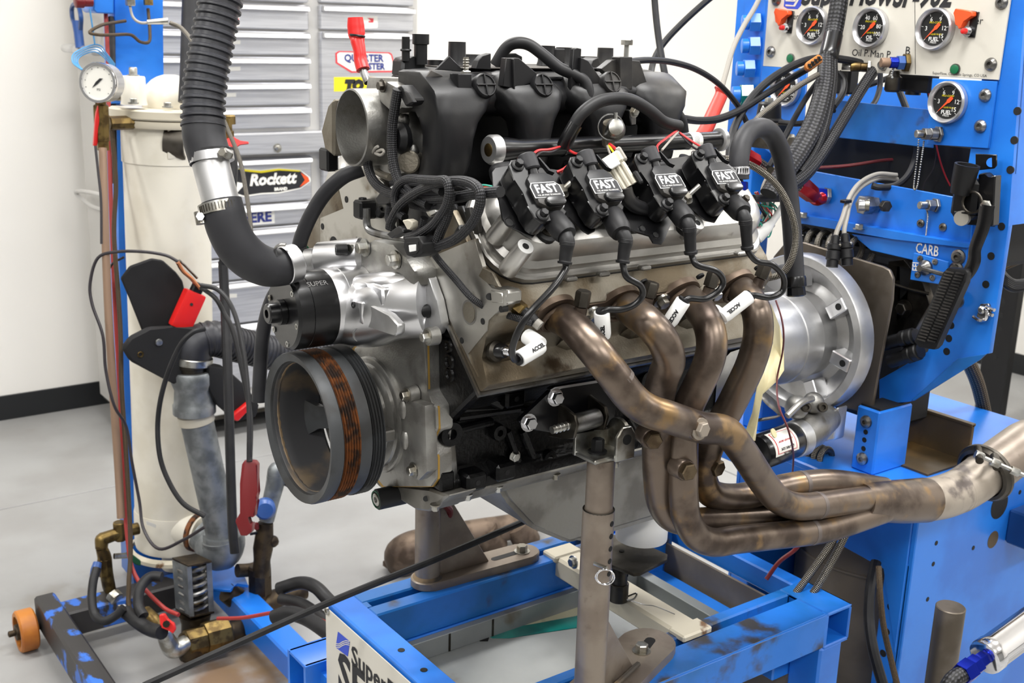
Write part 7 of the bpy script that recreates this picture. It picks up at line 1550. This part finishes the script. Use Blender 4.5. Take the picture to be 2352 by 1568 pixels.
# ---- leather holsters with red timing lights, clips and leads
ho = thing('holster', 'black leather holster holding a red tool, flap open against the canister', 'holster', Yb(370, 700, 1.33))
def Hp(pts, y): return [Yb(a, b, y) for a, b in pts]
MB().prism(Hp([(279, 640), (300, 612), (350, 594), (375, 598), (405, 625), (420, 645), (432, 700), (420, 760), (330, 765), (305, 700)], 1.34), Y_*.012, .003).make('flap', 'nylon_black', ho)
MB().prism(Hp([(282, 800), (300, 775), (345, 752), (400, 757), (452, 752), (470, 765), (450, 830), (405, 885), (385, 875), (300, 830)], 1.28), Y_*.02, .006).make('pouch', 'nylon_black', ho)
MB().lathe([(.0095, 0), (.008, .004), (.003, .005)], Yb(365, 786, 1.279), -Y_, 16).make('stud', 'zinc', ho); MB().torus(Yb(323, 814, 1.279), Y_, .006, .0022, 14, 6).make('eyelet', 'brass', ho)
tl = thing('red_tool', 'bright red handheld tool standing in the black holster', 'tool', Yb(430, 700, 1.31))
a, b_ = Yb(412, 752, 1.31), Yb(448, 672, 1.31); u = (b_-a).normalized(); v = u.cross(Y_)
MB().box((a+b_)/2, (.055, (b_-a).length*1.05, .03), .007, Matrix((v, u, Y_)).transposed(), 2).make('body', 'red_plastic', tl)
MB().cyl(Yb(440, 699, 1.293), Yb(440, 699, 1.30), .004, 12).make('hole', 'shadow_or_plain_black', tl)
MB().box(b_+u*.012, (.028, .03, .02), .003, Matrix((v, u, Y_)).transposed()).make('cap', 'black_satin', tl)
cc_ = thing('copper_clip', 'copper spring clip hanging above the red tool', 'clip', Yb(435, 635, 1.31))
MB().tube([Yb(408, 602, 1.30), Yb(420, 622, 1.30), Yb(440, 640, 1.30), Yb(458, 662, 1.30)], .011, 4, 8, flat=.45).make('jaw', 'copper', cc_); MB().tube([Yb(412, 598, 1.31), Yb(430, 615, 1.31), Yb(452, 638, 1.31)], .008, 4, 8, flat=.4).make('jaw', 'steel', cc_)
cable('tool_lead', 'thin dark lead looping out past the copper line to copper clip', 'cable', [(408, 600, 2.72), (380, 586, 2.72), (330, 578, 2.72), (270, 578, 2.72), (225, 592, 2.72), (207, 650, 2.72), (212, 700, 2.72), (236, 770, 2.72), (243, 850, 2.72), (262, 930, 2.72), (290, 980, 2.74), (303, 1060, 2.74), (320, 1150, 2.74), (330, 1215, 2.72), (365, 1260, 2.68), (420, 1240, 2.66), (470, 1210, 2.64)], .0038, 'wire_dark')
cable('tool_lead', 'second thin dark lead beside the copper line behind the holster', 'cable', [(285, 590, 2.8), (255, 610, 2.8), (243, 660, 2.8), (243, 740, 2.78)], .0030, 'wire_dark')
cable('tool_lead', 'black lead from red tool arching down across the galvanised coupling', 'cable', [(470, 755, 2.6), (440, 765, 2.58), (410, 800, 2.58), (378, 880, 2.6), (363, 960, 2.62), (366, 1040, 2.62), (385, 1100, 2.62), (420, 1155, 2.62), (470, 1185, 2.62)], .0058, 'rubber')
for k, (pts, lb_) in enumerate((([(462, 655, 2.6), (500, 665, 2.6), (530, 700, 2.58), (550, 760, 2.56), (565, 850, 2.54), (572, 950, 2.52), (572, 1060, 2.5)], 'black clamp lead running straight to the dark red clamp'), ([(462, 660, 2.62), (495, 685, 2.6), (515, 720, 2.6), (535, 760, 2.58), (560, 870, 2.56), (575, 960, 2.54), (574, 1060, 2.5)], 'black clamp lead bowing outward to the dark red clamp'))):
    cable('clamp_lead', lb_, 'cable', pts, .0055, 'rubber')
ho2 = thing('holster', 'lower black leather holster with red tool tip behind the coupling', 'holster', Yb(540, 900, 1.2))
MB().prism(Hp([(480, 840), (520, 845), (570, 890), (598, 930), (590, 960), (545, 970), (500, 930), (478, 890)], 1.25), Y_*.05, .012, 2).make('pouch', 'nylon_black', ho2)
MB().prism(Hp([(534, 955), (572, 924), (577, 938), (548, 968), (538, 966)], 1.235), Y_*.03, .003).make('red_tip', 'red_plastic', ho2)
rc = thing('clamp', 'dark red plastic battery clamp hanging from its black leads', 'clamp', at(570, 1150, d=2.5))
MB().prism([at(*p, d=2.5) for p in ((555, 1066), (562, 1056), (585, 1058), (591, 1066), (588, 1130), (590, 1145), (586, 1152), (585, 1185), (577, 1190), (573, 1180), (565, 1188), (570, 1205), (580, 1200), (578, 1222), (566, 1231), (552, 1230), (540, 1198), (542, 1190), (555, 1180), (551, 1110))], _f*.028, .005, 2).make('body', 'red_dark', rc)
# ---- plumbing at the foot
pv = thing('relief_valve', 'grimy brass pressure relief valve with its spring in a steel cage', 'valve', Yb(440, 1400, 1.2))
def Pq(px, py, y=1.22): return Yb(px, py, y)
z_hi, z_lo = Pq(440, 1292).z, Pq(440, 1418).z; cx_ = Pq(443, 1350)
MB().prism([Pq(395, 1285, 1.26), Pq(432, 1302, 1.18), Pq(438, 1415, 1.18), Pq(403, 1398, 1.26)], V((.006, .004, 0)), .001).make('cage_side', 'galvanised', pv)
MB().prism([Pq(430, 1302, 1.18), Pq(440, 1301, 1.18), Pq(446, 1415, 1.18), Pq(436, 1416, 1.18)], Y_*.004).make('cage_post', 'galvanised', pv)
MB().prism([Pq(474, 1293, 1.2), Pq(486, 1291, 1.2), Pq(492, 1405, 1.2), Pq(480, 1408, 1.2)], Y_*.004).make('cage_post', 'galvanised', pv)
MB().prism([Pq(395, 1285, 1.26), Pq(432, 1303, 1.18), Pq(487, 1292, 1.2), Pq(450, 1275, 1.28)], Z_*.006, .001).make('cage_top', 'dark_bronze', pv)
MB().prism([Pq(403, 1400, 1.26), Pq(438, 1420, 1.18), Pq(493, 1408, 1.2), Pq(458, 1392, 1.28)], Z_*.006, .001).make('cage_floor', 'dark_bronze', pv)
s0 = (Pq(403, 1400, 1.26)+Pq(493, 1408, 1.2))/2; s1 = (Pq(395, 1285, 1.26)+Pq(487, 1292, 1.2))/2
sx_ = (s1-s0); P_ = [s0+sx_*(.04+.92*i/84)+V((.034*math.cos(2*PI*i/14), .034*math.sin(2*PI*i/14), 0)) for i in range(85)]
MB().tube(P_, .0062, 1, 8).make('spring', 'steel', pv)
MB().lathe([(.035, 0), (.038, .005), (.036, .05), (.042, .075)], s0-Z_*.08, Z_, 20).make('body', 'dark_bronze', pv)
MB().lathe([(.030, 0), (.036, .004), (.036, .05), (.032, .054)], Pq(425, 1480, 1.14), Pq(520, 1455, 1.14)-Pq(425, 1480, 1.14), 8).make('body_nut', 'brass', pv)
MB().lathe([(.040, 0), (.042, .01), (.042, .06), (.035, .065)], Pq(470, 1466, 1.14), Pq(520, 1455, 1.14)-Pq(425, 1480, 1.14), 8).make('hex_union', 'brass', pv)
MB().lathe([(.03, -.0), (.034, .02), (.03, .06)], Pq(440, 1508, 1.14), Z_, 18).make('lower_plug', 'dark_bronze', pv)
MB().tube([Pq(515, 1456, 1.15), Pq(560, 1444, 1.16)], .030, seg=16).make('nipple', 'dark_bronze', pv)
MB().tube([Pq(428, 1476, 1.13), Pq(400, 1490, 1.12), Pq(388, 1478, 1.12), Pq(375, 1450, 1.12)], [.021, .024, .022, .018], 5, 14).make('elbow', 'zinc', pv)
MB().prism([at(*p, d=2.62) for p in ((365, 1412), (376, 1410), (382, 1425), (398, 1432), (402, 1446), (396, 1456), (386, 1445), (368, 1442))], _f*.014, .002).make('butterfly_handle', 'red_plastic', pv)
MB().lathe([(.008, 0), (.008, .006)], at(383, 1432, d=2.615), -_f, 8).make('handle_nut', 'dark_steel', pv)
MB().tube([Pq(378, 1455, 1.13), Pq(355, 1425, 1.16), Pq(335, 1405, 1.2)], [.016, .017, .016], 4, 12).make('cock', 'brass', pv)
MB().lathe([(.020, 0), (.021, .002), (.021, .03), (.018, .032)], Pq(565, 1436, 1.16), Pq(600, 1426, 1.16)-Pq(565, 1436, 1.16), 6).make('blue_nut', 'blue_alu', pv)
MB().tube([Pq(596, 1427, 1.16), Pq(605, 1425, 1.16), Pq(636, 1415, 1.16)], [.018, .020, .013], 2, 8, smooth=False).make('red_hose_end', 'red_alu', pv)
cable('black_hose', 'black hose from the red hose end to the cart skid', 'hose', [(630, 1417, 2.5), (665, 1408, 2.48), (705, 1420, 2.45), (750, 1450, 2.4), (800, 1490, 2.35)], .0165, 'rubber', seg=14)
cable('black_hose', 'black hose from tee fitting bending down behind the cart corner', 'hose', [(640, 1352, 2.6), (690, 1338, 2.58), (725, 1348, 2.55), (755, 1378, 2.52), (800, 1420, 2.5)], .0150, 'rubber', seg=14)
cable('black_hose', 'middle black hose from tee fitting toward the cart corner', 'hose', [(645, 1375, 2.58), (690, 1385, 2.55), (730, 1410, 2.5), (780, 1450, 2.45)], .0130, 'rubber', seg=14)
cable('red_line', 'red tube running along floor hoses toward the cart', 'tube', [(500, 1420, 2.7), (560, 1418, 2.65), (640, 1405, 2.55), (700, 1408, 2.5), (750, 1430, 2.45)], .0045, 'red_tube')
cable('black_hose', 'black hose looping round behind the relief valve cage', 'hose', [(372, 1325, 2.75), (345, 1325, 2.75), (322, 1350, 2.72), (318, 1390, 2.7), (330, 1415, 2.68)], .0125, 'rubber', seg=12)
tf = thing('tee_fitting', 'stack of grimy pipe fittings with a blue cap rising from floor plumbing', 'fitting', Yb(600, 1300, 1.2))
MB().tube(Hp([(592, 1395), (596, 1350)], 1.22), .024, seg=14).make('riser', 'dark_bronze', tf)
MB().lathe([(.030, 0), (.032, .003), (.032, .075), (.028, .08)], Yb(598, 1360, 1.22), Z_, 8).make('tee_body', 'dark_bronze', tf)
MB().tube(Hp([(580, 1402), (600, 1396), (640, 1372), (700, 1355)], 1.22), [.034, .038, .026, .024], 4, 14).make('side_branch', 'dark_bronze', tf)
MB().tube(Hp([(520, 1360), (545, 1375), (575, 1390)], 1.24), [.026, .03, .034], 4, 14).make('elbow', 'dark_bronze', tf)
MB().tube(Hp([(545, 1310), (575, 1308), (600, 1300)], 1.24), .018, 4, 12).make('cross_nipple', 'dark_bronze', tf)
MB().tube(Hp([(600, 1320), (602, 1285), (604, 1260), (607, 1230), (610, 1200)], 1.2), [.024, .022, .026, .024, .020], 3, 12, smooth=False).make('coupler', 'dark_bronze', tf)
MB().ball(Yb(627, 1243, 1.19), .016, 10, 6).make('drain_knob', 'dark_bronze', tf)
MB().lathe([(.022, -.03), (.027, -.02), (.027, .0), (.024, .004), (.020, .010), (.005, .011)], Yb(609, 1170, 1.16), (-.35, -.9, .1), 24).make('blue_cap', 'blue_cap', tf)
MB().tube(Hp([(612, 1195), (622, 1150), (632, 1110), (632, 1090)], 1.2), [.020, .022, .024, .022], 4, 12).make('upper_riser', 'galvanised', tf)
MB().tube(Hp([(632, 1098), (633, 1082), (640, 1078), (655, 1100)], 1.2), .021, 4, 12).make('top_elbow', 'galvanised', tf)
MB().tube(Hp([(650, 1100), (690, 1118), (730, 1125)], 1.2), .014, 4, 12).make('hose_tail', 'rubber', tf)
MB().tube(Hp([(575, 1226), (600, 1221)], 1.2), .004, seg=8).make('lever', 'black_satin', tf); MB().box(Yb(589, 1208, 1.19), (.012, .012, .02), .003).make('red_pin', 'red_dark', tf)
# brass cluster left of the canister foot
bc = thing('valve_cluster', 'tarnished brass elbow and ball valve with green lever beside the canister', 'valve', Yb(250, 1260, 1.4))
MB().lathe([(.014, 0), (.017, .002), (.017, .05), (.014, .052)], Yb(277, 1240, 1.42), Z_, 8).make('tee', 'brass', bc)
MB().tube(Hp([(300, 1217), (318, 1213)], 1.42), .016, seg=10).make('side_nut', 'brass', bc)
MB().tube(Hp([(283, 1220), (262, 1228), (240, 1236), (234, 1240), (233, 1258)], 1.42), [.015, .016, .017, .018, .016], 4, 12).make('elbow', 'brass', bc)
MB().lathe([(.014, 0), (.019, .003), (.019, .05), (.015, .053)], Yb(243, 1322, 1.42), Z_, 8).make('valve_body', 'brass', bc)
MB().tube(Hp([(233, 1258), (240, 1280), (245, 1318), (250, 1345), (256, 1360)], 1.42), [.015, .018, .017, .017, .014], 4, 12).make('valve_stem', 'brass', bc)
MB().tube(Hp([(262, 1277), (280, 1276), (292, 1275)], 1.40), .008, 3, 8).make('lever_arm', 'zinc', bc)
MB().prism(Hp([(291, 1268), (300, 1270), (324, 1288), (324, 1300), (312, 1297), (294, 1282)], 1.39), Y_*.008, .002).make('green_lever', 'green_dark', bc)
for a, b_ in (((256, 1364), (270, 1378)), ((268, 1385), (288, 1410))):
    q0, q1 = Yb(*a, 1.38), Yb(*b_, 1.36); MB().lathe([(.016, 0), (.020, .003), (.020, (q1-q0).length-.003), (.016, (q1-q0).length)], q0, q1-q0, 8).make('union', 'zinc', bc)
cable('black_hose', 'black hose with blue end curling low beside the orange wheel', 'hose', [(222, 1305, 2.78), (214, 1335, 2.76), (211, 1375, 2.74), (218, 1412, 2.72), (240, 1426, 2.7), (268, 1412, 2.7), (285, 1395, 2.7)], .0105, 'rubber', seg=12)
tag(MB().tube([Yb(224, 1292, 1.40), Yb(220, 1308, 1.39), Yb(217, 1322, 1.385)], [.011, .013, .012], 3, 12).make('hose_end', 'blue_cap'), 'blue hose end on the curled black hose below brass valve', 'hose fitting')
cable('black_hose', 'black hose lying from the chrome union across the base beams', 'hose', [(290, 1405, 2.72), (320, 1430, 2.68), (345, 1445, 2.66), (372, 1452, 2.62)], .0165, 'rubber', seg=12)
# taut black cable crossing the picture low
tag(MB().tube([at(330, 1575, d=1.74), at(745, 1388, d=1.80), at(1000, 1284, d=1.87), at(1215, 1192, y=.1)], .0058, 8, 10).make('long_cable', 'rubber'), 'long taut black cable slanting up from the floor to under the oil pan', 'cable')
# cast exhaust manifold lying on the floor behind the far post
cm = thing('exhaust_manifold', 'rusty brown cast exhaust manifold lying on the floor behind the cart', 'exhaust manifold', at(1060, 1250, z=0))
def Fl(px, py, z): return at(px, py, z=z)
MB().prism([Fl(a, b, .008) for a, b in ((878, 1300), (935, 1292), (1000, 1297), (990, 1305), (890, 1308))], Z_*.02, .003).make('flange', 'header_flange', cm)
MB().tube([Fl(925, 1290, .03), Fl(922, 1272, .07), Fl(950, 1255, .10), Fl(1010, 1240, .09), Fl(1100, 1222, .08), Fl(1180, 1208, .07), Fl(1245, 1188, .06)], [.05, .05, .048, .045, .042, .04, .036], 6, 20).make('log', 'header_flange', cm)
for px, py in ((1040, 1250), (1110, 1235), (1185, 1222)): MB().tube([Fl(px, py-20, .09), Fl(px+15, py+5, .05), Fl(px+25, py+20, .02)], [.045, .042, .045], 5, 16).make('runner', 'header_flange', cm)
tag(MB().tube([at(1022, 1158, y=.2), at(1032, 1170, y=.21), at(1030, 1190, y=.22)], .007, 5, 10).make('red_hose', 'red_dark'), 'scrap of red hose hanging beside the far post under the pan', 'hose')
